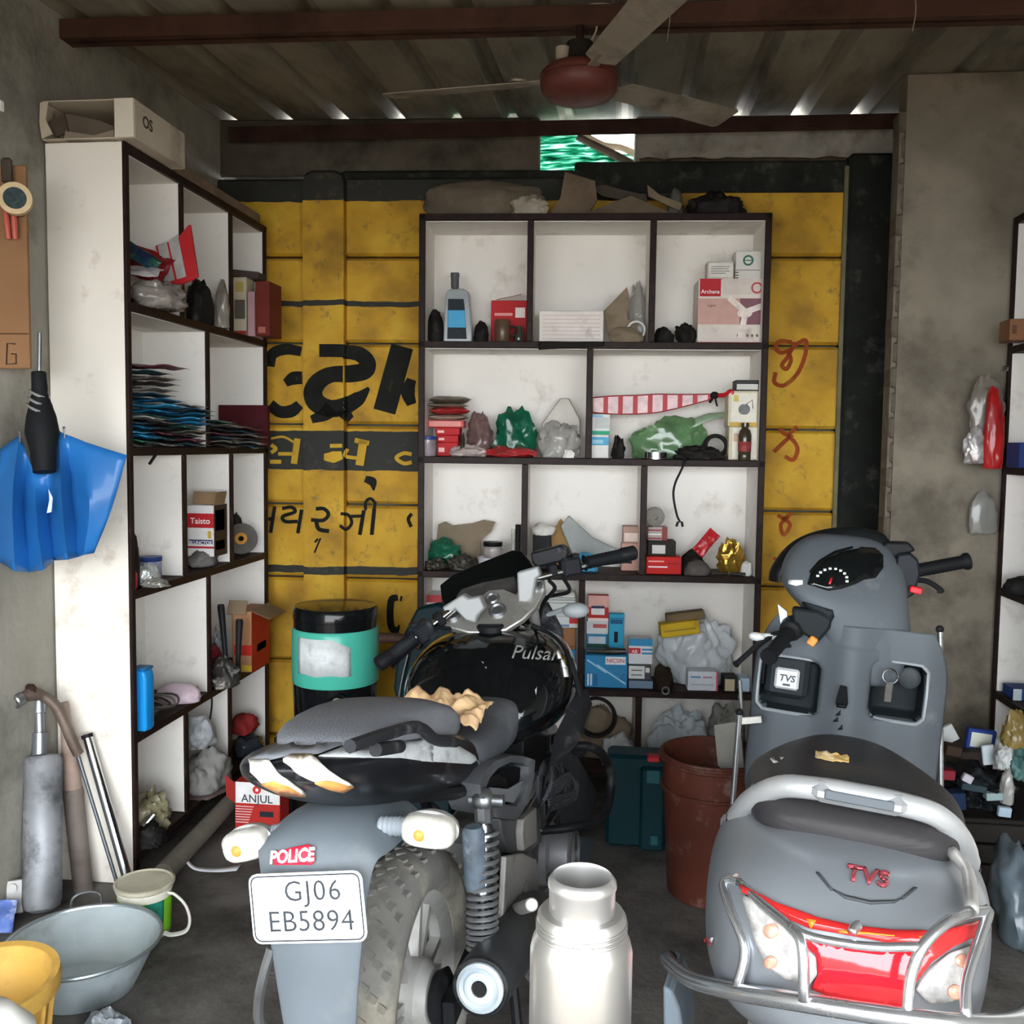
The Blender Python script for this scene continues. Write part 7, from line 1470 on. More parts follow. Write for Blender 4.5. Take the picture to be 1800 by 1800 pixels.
for k_, (x0, y0, x1, y1, lb) in enumerate(((1252, 994, 1282, 1009, 'small bulb holder right of the brake pad'), (1284, 1002, 1312, 1011, 'thin cylindrical fuse at the third row edge'))):
    pA, pB_ = BP(onB(x0, 1000, .0)[0], .02, z2_ + .009), BP(onB(x1, 1000, .0)[0], .02, z2_ + .009); b = B(); b.tube([pA, pA.lerp(pB_, .6), pA.lerp(pB_, .62), pB_], [.008, .008, .006, .006], 10); tag(b.obj('small_part', M('#35302b', .4, metal=.3, var=.4, scale=60)), lb, 'part')
cp_ = [onB(x, y, -.03) for x, y in ((1207, 806), (1196, 830), (1187, 850), (1184, 872), (1190, 905), (1196, 918))]
b = B(); b.tube(smoothpts([BP(onB(1207, 800, .05)[0], .05, z1_ + .005), BP(cp_[0][0], -.022, z1_ + .003)] + [BP(u, -.024, z_) for u, z_ in cp_[1:]], 5), .0048, 8); CB = tag(b.obj('dangling_cable', BLK), 'black two-plug cable dangling from the second row board', 'cable')
for dx in (-.012, .008): e_ = BP(cp_[-1][0] + dx, -.024, cp_[-1][1] - .008); b = B(); b.cbox(e_, (.010, .010, .022), .002, rot=(0, -dx * 25, 0)); b.obj('plug', BLK, CB)
# -- row 3
z3_ = shelfB(3)
o = boxB('blue_carton', 'blue carton behind the tank at the fourth row divider', 'carton', (978, 1142, 1012, 1210), .06, .08, '#2f83b5', row=3, prints=[(.1, .5, .5, .6, '#a9d0e3')])
o = boxB('brown_carton', 'lower brown carton in the stack behind the tank', 'carton', (980, 1136, 1012, 1156), .06, .08, '#8a5c3c', z0=zt_of(o)); o = boxB('brown_carton', 'upper brown carton in the stack behind the tank', 'carton', (980, 1104, 1012, 1135), .06, .08, '#91623f', z0=zt_of(o))
o = boxB('label_carton', 'white and red carton above the brown cartons behind the mirror', 'carton', (978, 1084, 1016, 1103), .06, .08, '#d3d3d3', z0=zt_of(o), prints=[(.6, .4, 1, 1, '#c22b2b'), (.05, .1, .6, .3, '#6f7fa8')])
for k_ in range(5): o = boxB('paper_slip_stack', 'sheaf of white slips, number %s from the bottom, behind the right handlebar' % ['one', 'two', 'three', 'four', 'five'][k_], 'papers', (960 + k_ * 2, 1060, 1014 - k_, 1068), .05 + .004 * k_, .08, ['#c9ccc8', '#d6d6d2', '#bcc0bd', '#d9dad6', '#cfcfc9'][k_], z0=zt_of(o), group='slips of paper behind the handlebar')
boxB('red_white_box', 'red topped white box left of the fly screen', 'box', (742, 1046, 790, 1070), .10, .12, '#d9d2d2', z0=onB(760, 1072, .1)[1], prints=[(0, .5, 1, 1, '#a83a40')])
boxB('support_crate', 'dark crate under the red topped white box', 'crate', (740, 1074, 800, 1205), .11, .12, '#3a3433', row=3)
o = boxB('blue_parts_carton', 'large light blue carton with white slanted tubes drawn on it', 'carton', (1028, 1152, 1103, 1210), .03, .10, '#2d86b8', row=3, prints=[(.48, .72, .95, .96, '#dfe3e6'), (.06, .06, .1, .42, '#cfe3ee'), (.13, .06, .17, .42, '#cfe3ee'), (.2, .06, .3, .42, '#1d6a98')], texts=[('NICSIN', .715, .84, .17, '#c5242c')])
w2, h2 = max(v.co.x for v in o.data.vertices) * 2, max(v.co.z for v in o.data.vertices)
for k_, (fx_, fz_, ln) in enumerate(((-.22, .66, .55), (.12, .42, .8))): b = B(); b.box((fx_ * w2, -.0035, fz_ * h2), (ln * w2, .0008, .05 * h2), rot=(0, R(33), 0)); b.obj('printed_stripe', M('#a5d3e8', .5), o, smooth=0)
zn = zt_of(o)
b = B(); p0, p1 = BP(onB(1032, 1146, .05)[0], .05, zn + .012), BP(onB(1100, 1140, .05)[0], .05, zn + .014); b.tube([p0, p0.lerp(p1, .45), p0.lerp(p1, .5), p1], [.008, .012, .016, .012], 10); b.cbox(p0.lerp(p1, .6), (.05, .022, .022), .004); tag(b.obj('metal_clamp', M('#4a4845', .4, metal=.6, var=.3, scale=30)), 'dark metal clamp lying on the light blue carton', 'clamp')
o = boxB('spare_carton', 'blue and white carton standing behind the metal clamp', 'carton', (1031, 1092, 1068, 1148), .15, .05, '#3a86b0', z0=zn, prints=[(0, .55, 1, 1, '#cfd3d3'), (.3, .76, .95, .9, '#c2555a'), (.1, .2, .9, .45, '#c8cdd3'), (.0, .05, 1, .18, '#2a4b3a')])
boxB('spare_carton', 'salmon and red carton on top of the blue and white carton', 'carton', (1034, 1047, 1070, 1090), .15, .05, '#b8302b', z0=zt_of(o), prints=[(0, .55, 1, 1, '#dba69b'), (.15, .25, .8, .55, '#e3e0e0'), (.15, .5, .8, .6, '#2c3350'), (.0, .0, 1, .12, '#f0dcd6')])
boxB('bulb_packet', 'narrow blue packet with dark lamp drawing', 'packet', (1070, 1079, 1097, 1148), .15, .03, '#2fa0c4', z0=zn, prints=[(.1, .72, .9, .84, '#1c5a80'), (.35, .2, .6, .5, '#20252b'), (.0, .86, 1, .88, '#1c5a80')])
o = boxB('flat_carton', 'flat grey-blue carton at the bottom right of the light blue carton', 'carton', (1105, 1197, 1148, 1210), .03, .09, '#6d8296', row=3)
o = boxB('barcode_carton', 'dark carton with white barcode label', 'carton', (1105, 1168, 1144, 1196), .04, .08, '#45474a', z0=zt_of(o), prints=[(.0, .1, .72, .9, '#d3d3d0'), (.76, .5, .95, .8, '#d3d3d0'), (.12, .3, .6, .34, '#555'), (.12, .5, .6, .54, '#555'), (.12, .7, .6, .74, '#555')] if 0 else [(.0, .1, .72, .9, '#d3d3d0'), (.76, .5, .95, .8, '#d3d3d0'), (.12, .3, .6, .36, '#555555'), (.12, .6, .6, .66, '#555555')])
o = boxB('piston_carton', 'blue, red and white striped carton on the barcode carton', 'carton', (1105, 1123, 1147, 1165), .04, .08, '#d8d9dc', z0=zt_of(o), prints=[(0, .72, 1, 1, '#2d87b5'), (0, .42, .5, .64, '#c23440'), (.55, .55, 1, .62, '#2d87b5'), (.55, .4, 1, .47, '#2d87b5')], texts=[('AB', .25, .5, .18, '#f0e6e6')])
bagB('white_carrier_bag', 'big crumpled white plastic carrier bag on the fourth row', 'bag', (1150, 1074, 1292, 1205), .175, .15, M('#b9bec1', .35, var=.12, scale=9, dirt='#8d9396', da=.25, dscale=9, coat=.2), 77, row=3, ridg=.35, n=5)
o = boxB('yellow_carton', 'yellow and brown carton resting on the white carrier bag', 'carton', (1163, 1094, 1232, 1118), .02, .07, '#c9a51d', z0=onB(1200, 1118, .02)[1], rot=0.05, prints=[(.08, .4, .9, .5, '#8f7a1e')])
o.rotation_euler[1] = R(-8)
b = B(); b.cbox((0, 0, 0), (.16, .06, .035), .003); tag(b.obj('brown_carton', M('#6b5a42', .7, var=.2, scale=10), loc=BP(onB(1205, 1088, .06)[0], .085, onB(1205, 1084, .06)[1]), rot=(0, R(-8), BANG)), 'brown slab carton behind the yellow carton on the carrier bag', 'carton')
bagB('dark_sponge', 'dark brown sponge under the white carrier bag', 'sponge', (1148, 1166, 1184, 1212), .04, .07, M('#2e241e', .8, var=.3, scale=20), 78, row=3)
boxB('white_carton', 'white carton with small blue lettering on the fourth row', 'carton', (1209, 1180, 1262, 1216), .02, .08, '#cdd0d8', row=3, prints=[(.94, 0, 1, 1, '#c2455a'), (.1, .66, .42, .74, '#4f86b5'), (.5, .66, .8, .74, '#b5808a'), (.1, .3, .85, .34, '#9aa0a8')])
o = boxB('tan_carton', 'small tan and dark carton at the right of fourth row', 'carton', (1272, 1190, 1296, 1216), .02, .08, '#2f302e', row=3, prints=[(.1, .05, .8, .85, '#b9a98a')])
boxB('pale_carton', 'narrow pale carton at the right end of fourth row', 'carton', (1300, 1192, 1318, 1217), .02, .08, '#a9bccb', row=3)
b = B(); b.torus((0, 0, 0), .014, .004, 20, 8, 'y', Matrix.Translation(BP(onB(1170, 1214, -.02)[0], -.02, onB(1170, 1214, -.02)[1]))); tag(b.obj('hanging_ring', STEEL), 'metal ring hanging on the fourth row edge', 'ring')
# -- row 4 (bottom)
z4_ = shelfB(4)
X = Matrix.Translation(BP(onB(1048, 1258, .03)[0], .02, onB(1048, 1258, .03)[1])) @ Matrix.Rotation(R(84), 4, 'X')
HC = thing('hose_coil', 'black hose coil standing in the bottom left cell', 'hose', (0, 0, 0))
for k_ in range(3): b = B(); b.torus((0, 0, .012 * k_), .075 + .003 * k_, .0065, 36, 8, 'z', X); b.obj('hose_loop', DARKJ, HC)
bagB('brown_sack', 'brown cloth sack behind the hose coil', 'sack', (1012, 1236, 1112, 1330), .16, .14, BROWNP, 80, row=4)
bagB('striped_cloth', 'black and white cloth below the hose coil', 'cloth', (1052, 1282, 1124, 1345), .03, .09, M('#b9bab8', .7, var=.3, scale=6, dirt='#1d1f20', da=.5, dscale=5), 81, row=4)
bagB('grey_carrier_bag', 'bulging grey-white carrier bag on the bottom row', 'bag', (1134, 1238, 1244, 1345), .10, .17, M('#a9b0b4', .4, var=.12, scale=9, dirt='#7d8588', da=.25, dscale=9), 82, row=4, ridg=.4, n=5)
bagB('grey_fabric', 'grey fabric bundle at the right of the bottom row', 'fabric', (1238, 1232, 1318, 1340), .14, .14, M('#77766f', .8, var=.25, scale=14, dirt='#4a4944', da=.3, dscale=12), 83, row=4, ridg=.5)
bagB('dark_bundle', 'dark bundle at the left of the bottom row behind the motorcycle', 'bundle', (765, 1245, 890, 1345), .12, .12, DARKJ, 84, row=4)
# -- on top of the back unit
zt2 = sb_top + .001
bagB('brown_sack', 'long dusty brown sack on top of the back shelf', 'sack', (742, 316, 962, 376), .16, .15, M('#6b6052', .85, var=.2, scale=6, dirt='#948a7b', da=.15, dscale=6), 85, z0=zt2, rough=.2, ridg=.2)
for k_, (pl, v_, col, lb) in enumerate((([(966, 376), (985, 345), (993, 302), (1012, 305), (1046, 318), (1050, 350), (1034, 376)], .10, '#6e5f4e', 'upright bent cardboard sheet on top of the back shelf'), ([(1026, 376), (1080, 352), (1110, 344), (1180, 372), (1215, 376)], .06, '#6a5d4d', 'low torn cardboard on top of the back shelf'), ([(1036, 330), (1060, 322), (1100, 335), (1136, 340), (1140, 360), (1100, 350), (1060, 345)], .18, '#4d463d', 'dark folded sheet behind the torn cardboard'), ([(1138, 325), (1160, 340), (1200, 358), (1195, 368), (1140, 345)], .14, '#7a6d59', 'thin cardboard strip leaning on the black rubber pile'))):
    P = [onB(x, y, v_) for x, y in pl]; b = B(); b.loft([[BP(u, v_ + .02 * (i % 2), max(z_, zt2)) for i, (u, z_) in enumerate(P)], [BP(u, v_ + .012 + .02 * (i % 2), max(z_, zt2)) for i, (u, z_) in enumerate(P)]]); tag(b.obj('cardboard_sheet', M(col, .85, var=.2, scale=8, dirt='#4a4034', da=.25)), lb, 'cardboard')
bagB('paper_bag', 'crumpled pale paper at the right end of the brown sack', 'paper', (896, 340, 966, 374), .04, .06, M('#9b9283', .8, var=.25, scale=20), 86, z0=zt2, ridg=.5)
bagB('dusty_stone', 'grey rounded lump among black rubber on the back shelf top', 'stone', (1172, 330, 1204, 378), .20, .06, M('#5f5c58', .8, var=.2), 87, z0=zt2, ridg=.1)
bagB('black_rubber_pile', 'black rubber pile at the right end of the back shelf top', 'rubber', (1205, 334, 1312, 377), .12, .16, DARKJ, 88, z0=zt2, ridg=.4)
# ------------------------------------------------------------------ things on the left shelf unit
# row 0
zl = shelfL(0)
def panelY(pxs, Y_, t_, lean=0.):
    P = [onY(x, y, Y_) for x, y in pxs]; b = B(); zb_ = min(p.z for p in P); P = [p + V((0, lean * (p.z - zb_), 0)) for p in P]; b.loft([P, [p + V((0, t_, 0)) for p in P]]); return b
RP = thing('red_packet', 'large red packet with silver back leaning up on the top left row', 'packet', (0, 0, 0))
panelY([(272, 432), (310, 420), (330, 396), (334, 394), (348, 486), (338, 492), (318, 500), (292, 498)], 3.23, .012).obj('packet_body', M('#a8252a', .4, var=.15, scale=9), RP, bev=.003)
panelY([(277, 432), (293, 426), (307, 492), (291, 496)], 3.227, .002).obj('silver_panel', M('#a9a6a3', .35, metal=.2, var=.15, scale=30), RP)
panelY([(296, 424), (312, 412), (327, 486), (311, 491)], 3.227, .002).obj('silver_panel', M('#a9a6a3', .35, metal=.2, var=.15, scale=30), RP)
p = onY(264, 468, 3.22); pouchat('dark_red_packet', 'dark red packet lying behind the silver-backed packet', 'packet', (p.x, 3.2, p.z), (R(62), R(20), 0), .15, .12, .02, M('#7d1c22', .4, var=.2, scale=9), 101)
p = onY(252, 452, 3.10); pouchat('blue_green_packet', 'navy and green glossy packet slanting across the red ones', 'packet', (p.x, 3.08, p.z), (R(60), R(32), 0), .14, .05, .012, M('#1c2a45', .3, var=.3, scale=7, dirt='#4fae3c', da=.28, dscale=5, coat=.3), 102)
p = onY(258, 478, 3.08); pouchat('silver_packet', 'small silver packet under the navy and green packet', 'packet', (p.x, 3.06, p.z), (R(35), R(8), 0), .11, .06, .012, M('#b3aeb0', .3, metal=.3, var=.2, scale=20), 103)
bagY('clear_bag', 'dusty clear bag of parts at the front of the top left row', 'bag', (228, 490, 328, 556), 3.12, .22, M('#77706a', .25, var=.3, scale=12, dirt='#b9b2aa', da=.2, dscale=12, coat=.4), 104, row=0, ridg=.4)
bagY('black_bag', 'black bag with grey flap in the middle cell, top left row', 'bag', (330, 486, 374, 580), 3.56, .14, M('#22201f', .4, var=.3, scale=8, dirt='#6b665e', da=.2, dscale=7), 105, row=0)
bagY('grey_wrapper', 'grey plastic wrapper right of the black bag', 'wrapper', (376, 490, 404, 585), 3.63, .07, M('#7f786e', .3, var=.25, scale=10, coat=.3), 106, row=0)
o = boxY('lamp_box', 'narrow white box with dark tool picture, top left row', 'box', (410, 487, 433, 592), 3.92, .08, '#c3b8a0', row=0, prints=[(.1, .3, .9, .62, '#5b564d'), (.2, .75, .8, .92, '#b5a15c'), (.0, .02, 1, .1, '#a8362e')])
boxY('pink_book', 'thin pink box beside the narrow white box', 'box', (435, 512, 448, 595), 3.90, .10, '#b38d92', row=0)
boxY('maroon_box', 'dark red box at the end of the top left row', 'box', (449, 494, 474, 600), 3.88, .14, '#6b2a24', row=0, prints=[(.2, .05, .7, .16, '#a8655a')])
b = B(); b.cbox((0, 0, 0), (.17, .10, .03), .003); tag(b.obj('dark_flat_box', M('#463c3a', .7, var=.2, scale=9), loc=onY(436, 478, 4.0) + V((-.02, .0, -.015)), rot=(0, R(6), 0)), 'dark flat box lying on the narrow boxes, top left row', 'box')
# row 1: pile of magazines and packets
zl = shelfL(1); random.seed(21)
cols = ['#2c4a55', '#2079a8', '#38322e', '#5a5750', '#2b4452', '#66333f', '#3a92b8', '#77736b', '#2b5a48', '#918f8a', '#332e2b', '#1a5578']
pm = []
for i in range(12):
    b = B(); b.add(*pouch(200, .23, .13, .009, rough=.45, nu=14, nv=12)); pm.append((b, M(cols[i], .32, var=.45, scale=13, dirt='#8fb3bf' if i % 3 else '#c9c4bc', da=.24, dscale=18, coat=.2)))  # pale dirt tone paints in the white highlights of the glossy packets
protos = []
words_ = ['lowest', 'second', 'third', 'fourth', 'fifth', 'sixth', 'seventh', 'eighth', 'ninth', 'tenth', 'eleventh', 'twelfth', 'thirteenth', 'fourteenth', 'topmost']
for (yc_, zt_, n_, where, xoff) in ((3.03, 735, 13, 'front pile of the second left row', .0), (3.19, 645, 15, 'tall middle pile of the second left row', .0), (3.36, 715, 13, 'rear pile beside the second row divider', .02), (3.62, 742, 10, 'low pile past the second row divider', .03), (3.88, 752, 9, 'last pile at the end of the second left row', .03)):
    hpp = max(.05, CAMH + (780 - zt_) / FOC * yc_ * 1.03 - zl); n_ = min(n_, int(hpp / .0145)); step = hpp / n_
    for i in range(n_):
        bb_, mm_ = pm[(i * 5 + int(yc_ * 100)) % 12]
        o = bb_.obj('crumpled_packet', mm_, loc=(XO - .10 + xoff + random.uniform(-.03, .03), yc_ + random.uniform(-.012, .012), zl + .009 + i * step), rot=(0, R(2 + 2.5 * (int(yc_ * 50) % 3)), random.uniform(-.1, .1)), smooth=80, fix=False)
        tag(o, '%s glossy packet in the %s' % (words_[i if i < n_ - 1 else 14], where), 'packet', 'glossy packets piled on the second left row')
boxY('maroon_carton', 'maroon carton behind the packets at the end of second left row', 'carton', (384, 712, 470, 760), 4.035, .03, '#4a1a1f', row=1)
b = B(); b.cyl(onX(276, 796, XO + .015), onX(263, 815, XO + .015), .005); tag(b.obj('hanging_stick', DARKJ), 'short dark stick poking down from the second left board', 'stick')
# row 2
zl = shelfL(2)
jr = lathething('plastic_jar', 'clear jar with dark blue lid on the third left row', 'jar', [(.001, 0), (.036, 0), (.038, .005), (.038, .07), (.001, .07)], M('#8f95ab', .15, var=.2, scale=15, coat=.5), (onY(264, 980, 3.15).x, 3.15, zl), parts=[('lid', [(.039, .068), (.040, .07), (.040, .084), (.001, .086)], M('#26376b', .35))])
for k_, (x0, y0, x1, y1, Y_, col, lb) in enumerate(((236, 988, 285, 1018, 3.02, '#b9bcba', 'silver foil packet in front of the blue-lid jar'), (240, 1012, 300, 1028, 3.0, '#8e8c86', 'loose silver spanners at the front of third left row'))):
    bagY('foil_packet' if k_ == 0 else 'spanner_heap', lb, 'packet' if k_ == 0 else 'spanners', (x0, y0, x1, y1), Y_ + .02, .09, M(col, .3, metal=.4, var=.3, scale=20), 110 + k_, row=2, ridg=.5)
lathething('drink_can', 'small red can at the panel edge of the third left row', 'can', [(.001, 0), (.013, 0), (.015, .004), (.015, .05), (.012, .055), (.001, .055)], M('#b02028', .3, metal=.3), (XO - .02, 2.955, zl))
bagY('black_clip', 'black clip behind the panel edge on the third left row', 'clip', (228, 930, 242, 1000), 2.98, .05, DARKJ, 112, row=2)
o = boxY('wire_carton', 'tall red, white and black carton on the third left row', 'carton', (329, 888, 376, 972), 3.53, .12, '#d9d6d4', z0=zl + .04, prints=[(0, .56, 1, .84, '#b3262c'), (0, .16, 1, .2, '#a82a2e'), (.06, .24, .95, .33, '#3a3f66'), (.78, .36, .9, .5, '#b59a3c'), (0, 1, 1, 1.0, '#3b342c')], texts=[('Taisto', .5, .69, .16, '#f0e3e0'), ('BLUNCTOS', .5, .27, .09, '#f0f0f2')], side=[(0, 0, 1, 1, '#3a2d2a'), (.1, .12, .8, .3, '#8a6a60'), (.1, .5, .8, .9, '#6e2a28')], flaps=[((0, .3, 1.13), (.09, .003, .05), (R(-12), 0, 0)), ((.5, .5, 1.13), (.003, .10, .05), (0, R(12), 0))])
bagY('grey_rag', 'grey rag under the tall carton on the third left row', 'rag', (332, 965, 378, 1000), 3.55, .16, M('#6b6866', .8, var=.2, scale=12, dirt='#9a6b70', da=.1), 113, row=2, flat=.5)
X = Matrix.Translation(onY(424, 945, 3.95)) @ Matrix.Rotation(R(70), 4, 'X') @ Matrix.Rotation(R(12), 4, 'Y'); X.translation.z = zl + .068
b = B(); b.lathe([(.012, -.004), (.068, -.004), (.068, .004), (.012, .004), (.012, -.004)], 32, X, cap=False); gd = tag(b.obj('grinding_disc', M('#5d5a57', .7, var=.2, scale=14)), 'grey grinding disc standing on the third left row', 'disc')
b = B(); b.lathe([(.012, .0045), (.026, .0045), (.026, .006), (.012, .006)], 24, X, cap=False); b.obj('disc_label', M('#c28a3a', .5), gd)
bagY('dark_rag', 'dark rag behind the grinding disc', 'rag', (404, 900, 432, 975), 4.03, .05, DARKJ, 114, row=2)
# row 3
zl = shelfL(3)
bt = onY(243, 1290, 2.965)
BB = thing('blue_bottle', 'bright blue plastic bottle behind the left end panel', 'bottle', (bt.x + .006, 2.985, zl))
hb_ = onY(243, 1176, 2.985).z - zl
b = B(); b.loft([[(x, y, z_) for x, y in ((-rx, -.03), (rx, -.03), (rx + .006, 0), (rx, .03), (-rx, .03), (-rx - .006, 0))] for z_, rx in ((0, .022), (.01, .026), (hb_ * .85, .027), (hb_ * .93, .024), (hb_, .02))]); b.obj('bottle_body', M('#1c8bd6', .3, var=.06, scale=5), BB, bev=.006)
b = B(); b.cbox((0, 0, hb_ + .004), (.05, .06, .008), .002); b.obj('bottle_lid', M('#186fb0', .35), BB)
b = B(); b.cbox((0, 0, 0), (.02, .10, .09), .003); CK = tag(b.obj('brown_rack', M('#4a352a', .6, var=.2), loc=(XO - .09, 3.10, zl + .046)), 'brown notched rack behind the blue bottle', 'rack')
for k_ in range(3): b = B(); b.cbox((0, 0, 0), (.02, .014, .014), .002); b.obj('rack_peg', DARKJ, CK, loc=(.018, -.03 + .03 * k_, .03 - .02 * k_))
bagY('pink_bag', 'pale pink plastic bag on the fourth left row', 'bag', (276, 1200, 352, 1244), 3.33, .10, M('#c9b3bd', .35, var=.1, scale=9, coat=.2), 115, row=3, rough=.15, ridg=.15)
TG = thing('wire_tangle', 'tangle of dark wire in front of the pink bag', 'wire', (XO - .10, 3.16, zl))
for k_ in range(6):
    b = B(); r_ = .05 + .012 * k_; b.tube([V((r_ * math.cos(a) * 1.1, r_ * math.sin(a) * 1.1, .010 + .006 * k_ + .006 * math.sin(3 * a + k_))) for a in [2 * PI * i / 24 for i in range(24)]], .004, 6, closed=True); b.obj('wire_loop', M('#4a4640' if k_ % 2 else '#8d897f', .4, metal=.5), TG)
o = boxY('red_open_carton', 'open red carton with brown flaps on the fourth left row', 'carton', (408, 1075, 442, 1150), 3.80, .20, '#a87a58', row=3, prints=[(.1, .28, 1, .45, '#b32a24'), (.5, .02, 1, .12, '#c9a83a')], side=[(0, 0, 1, 1, '#b3301f'), (.3, .3, .8, .42, '#e3c9c0')])
w2, h2 = max(v.co.x for v in o.data.vertices), max(v.co.z for v in o.data.vertices)
for (c_, s_, r_) in (((w2 + .035, .1, h2 - .012), (.09, .2, .003), (0, R(22), 0)), ((-.01, -.02, h2 + .02), (.08, .003, .06), (R(-25), 0, 0))): b = B(); b.cbox((0, 0, 0), s_, .001); b.obj('flap', M('#83705a', .8, var=.12, scale=8), o, loc=c_, rot=r_)
for k_, (x0, y0, x1, y1, Y_, lb) in enumerate(((388, 1062, 398, 1170, 3.66, 'left black lever handle leaning among parts'), (421, 1088, 418, 1185, 3.70, 'right black lever handle leaning on the red carton'))):
    b = B(); p0, p1 = onY(x0, y0, Y_), onY(x1, y1, Y_ - .03); p1.z = max(p1.z, zl + .01); b.tube([p0, p0.lerp(p1, .05), p0.lerp(p1, .4), p0.lerp(p1, .8), p1], [.012, .015, .012, .009, .012], 10); tag(b.obj('lever_handle', M('#202225', .45, var=.2)), lb, 'lever')
for k_, (x0, y0, x1, y1, Y_, col, lb) in enumerate(((368, 1100, 392, 1140, 3.80, '#9aa0a6', 'grey plastic packet behind the left lever handle'), (368, 1130, 386, 1165, 3.69, '#7d2030', 'crimson scrap below the grey packet'), (366, 1150, 424, 1200, 3.58, '#3a3734', 'heap of dark oily engine parts on the fourth left row'), (376, 1185, 405, 1210, 3.55, '#77736c', 'small grey bracket heap at the fourth row divider'), (420, 1150, 446, 1166, 3.86, '#a9b3ab', 'small pale wrapper in front of the red carton'))):
    bagY('scrap_packet' if k_ in (0, 1, 4) else 'engine_parts', lb, 'packet' if k_ in (0, 1, 4) else 'metal parts', (x0, y0, x1, y1), Y_, .09, M(col, .45, metal=.3 if k_ in (2, 3) else 0, var=.4, scale=25), 120 + k_, row=3, ridg=.55)
# row 4 and the floor below
zl = shelfL(4)
bagY('clear_wrapper', 'crumpled yellowish clear wrapper in the bottom left cell', 'wrapper', (228, 1380, 302, 1470), 3.10, .18, M('#8b8468', .25, var=.35, scale=11, dirt='#d8d3b8', da=.22, dscale=12, coat=.4), 130, row=4, ridg=.6)
bagY('oily_parts', 'oily black parts at the front of the bottom left cell', 'metal parts', (226, 1445, 290, 1510), 2.99, .10, DARKJ, 131, row=4, ridg=.5)
b = B(); p0, p1 = onY(250, 1515, 3.02), onY(272, 1478, 3.02); b.cyl(V((p0.x, 2.98, zl + .03)), V((p1.x, 3.02, zl + .09)), .012, n=12); tag(b.obj('chrome_rod', CHROME), 'short chrome rod among oily parts, bottom left cell', 'rod')
b = B(); b.cbox((0, 0, 0), (.05, .06, .035), .005); tag(b.obj('dark_connector', M('#24272c', .4, var=.2), loc=onY(290, 1468, 3.18)), 'dark blue connector block by the first bottom divider', 'connector')
mv = bagY('mauve_bag', 'mauve plastic bag below the grey sack', 'bag', (326, 1388, 398, 1480), 3.47, .2, M('#7d6a68', .35, var=.15, scale=9, dirt='#a9979a', da=.2, coat=.2), 133, row=4, ridg=.35)
gs = bagY('grey_sack', 'big grey cloth sack in the middle bottom left cell', 'sack', (324, 1310, 400, 1385), 3.48, .2, M('#8b8985', .8, var=.15, scale=9, dirt='#5f5d59', da=.25), 132, z0=zt_of(mv), ridg=.4)
bagY('printed_bag', 'black and white printed bag in the middle bottom cell', 'bag', (324, 1258, 378, 1330), 3.48, .16, M('#c9ccd0', .5, var=.1, scale=6, dirt='#1f2022', da=.45, dscale=6), 134, z0=zt_of(gs), ridg=.25)
b = B(); b.tube(smoothpts([onY(372, 1218, 3.5), onY(372, 1245, 3.5), onY(367, 1275, 3.5)], 4), .004, 6); tag(b.obj('black_cable', DARKJ), 'thin dark cable hanging in the middle bottom cell', 'cable')
bp_ = bagY('black_plastic', 'black plastic sheeting heap in the last bottom left cell', 'plastic', (404, 1330, 472, 1480), 3.92, .16, M('#26231f', .3, var=.3, scale=10, dirt='#77726a', da=.12, dscale=14, coat=.3), 137, row=4, ridg=.5)
dj = bagY('dark_bundle', 'dark glassy bundle below the red cloth', 'bundle', (406, 1288, 462, 1345), 3.94, .14, M('#33393f', .25, var=.3, scale=12, coat=.3), 136, z0=zt_of(bp_))
bagY('red_cloth', 'red cloth bundle in the last bottom left cell', 'cloth', (406, 1252, 452, 1300), 3.95, .14, M('#8c2a2a', .7, var=.2, scale=9), 135, z0=zt_of(dj))

# ------------------------------------------------------------------ right shelf unit and the heap under it
def shR(r_): return srz[r_ + 1] + .0005
b_ = boxY('brown_box', 'small brown carton on the right shelf', 'carton', (1775, 560, 1815, 604), 3.62, .10, '#7d573d', row=0, sh=shR, prints=[(.1, .3, .3, .7, '#5b3d2a')])
boxY('blue_box', 'dark blue box at the right edge on the right shelf', 'box', (1792, 778, 1830, 820), 3.60, .12, '#1f3566', row=1, sh=shR)
bagY('black_tool', 'black tool lying on the third board of the right shelf', 'tool', (1762, 1012, 1830, 1042), 3.66, .08, DARKJ, 140, row=2, sh=shR, rough=.12, ridg=.1)
boxY('blue_white_carton', 'blue and white carton on the lower right shelf', 'carton', (1780, 1212, 1830, 1262), 3.68, .10, '#24417d', row=3, sh=shR, prints=[(0, 0, .3, 1, '#b9c3c6'), (.5, .2, .95, .7, '#c9ccd0')])
# red hanging bag
hb0 = onY(1742, 650, 3.80)
HB = thing('hanging_red_bag', 'clear bag with red and silver packets hanging at the right shelf', 'bag', (0, 0, 0))
def blob(px4, Y_, dep, seed, mat, nm, **kw):
    a, c = onY(px4[0], (px4[1] + px4[3]) / 2, Y_).x, onY(px4[2], (px4[1] + px4[3]) / 2, Y_).x; zt_, zb_ = onY((px4[0] + px4[2]) / 2, px4[1], Y_).z, onY((px4[0] + px4[2]) / 2, px4[3], Y_).z
    b = B(); b.add(*lump(seed, (c - a, dep, zt_ - zb_), **kw), T=Matrix.Translation(((a + c) / 2, Y_, zb_))); return b.obj(nm, mat, HB, smooth=70)
blob((1728, 678, 1766, 824), 3.76, .06, 141, M('#a02020', .3, var=.25, scale=9, coat=.3), 'red_packet', rough=.15, ridg=.2)
blob((1692, 745, 1740, 815), 3.77, .05, 142, M('#9c9896', .3, metal=.3, var=.4, scale=25, dirt='#a8262a', da=.15, dscale=9), 'silver_packet', rough=.2, ridg=.4)
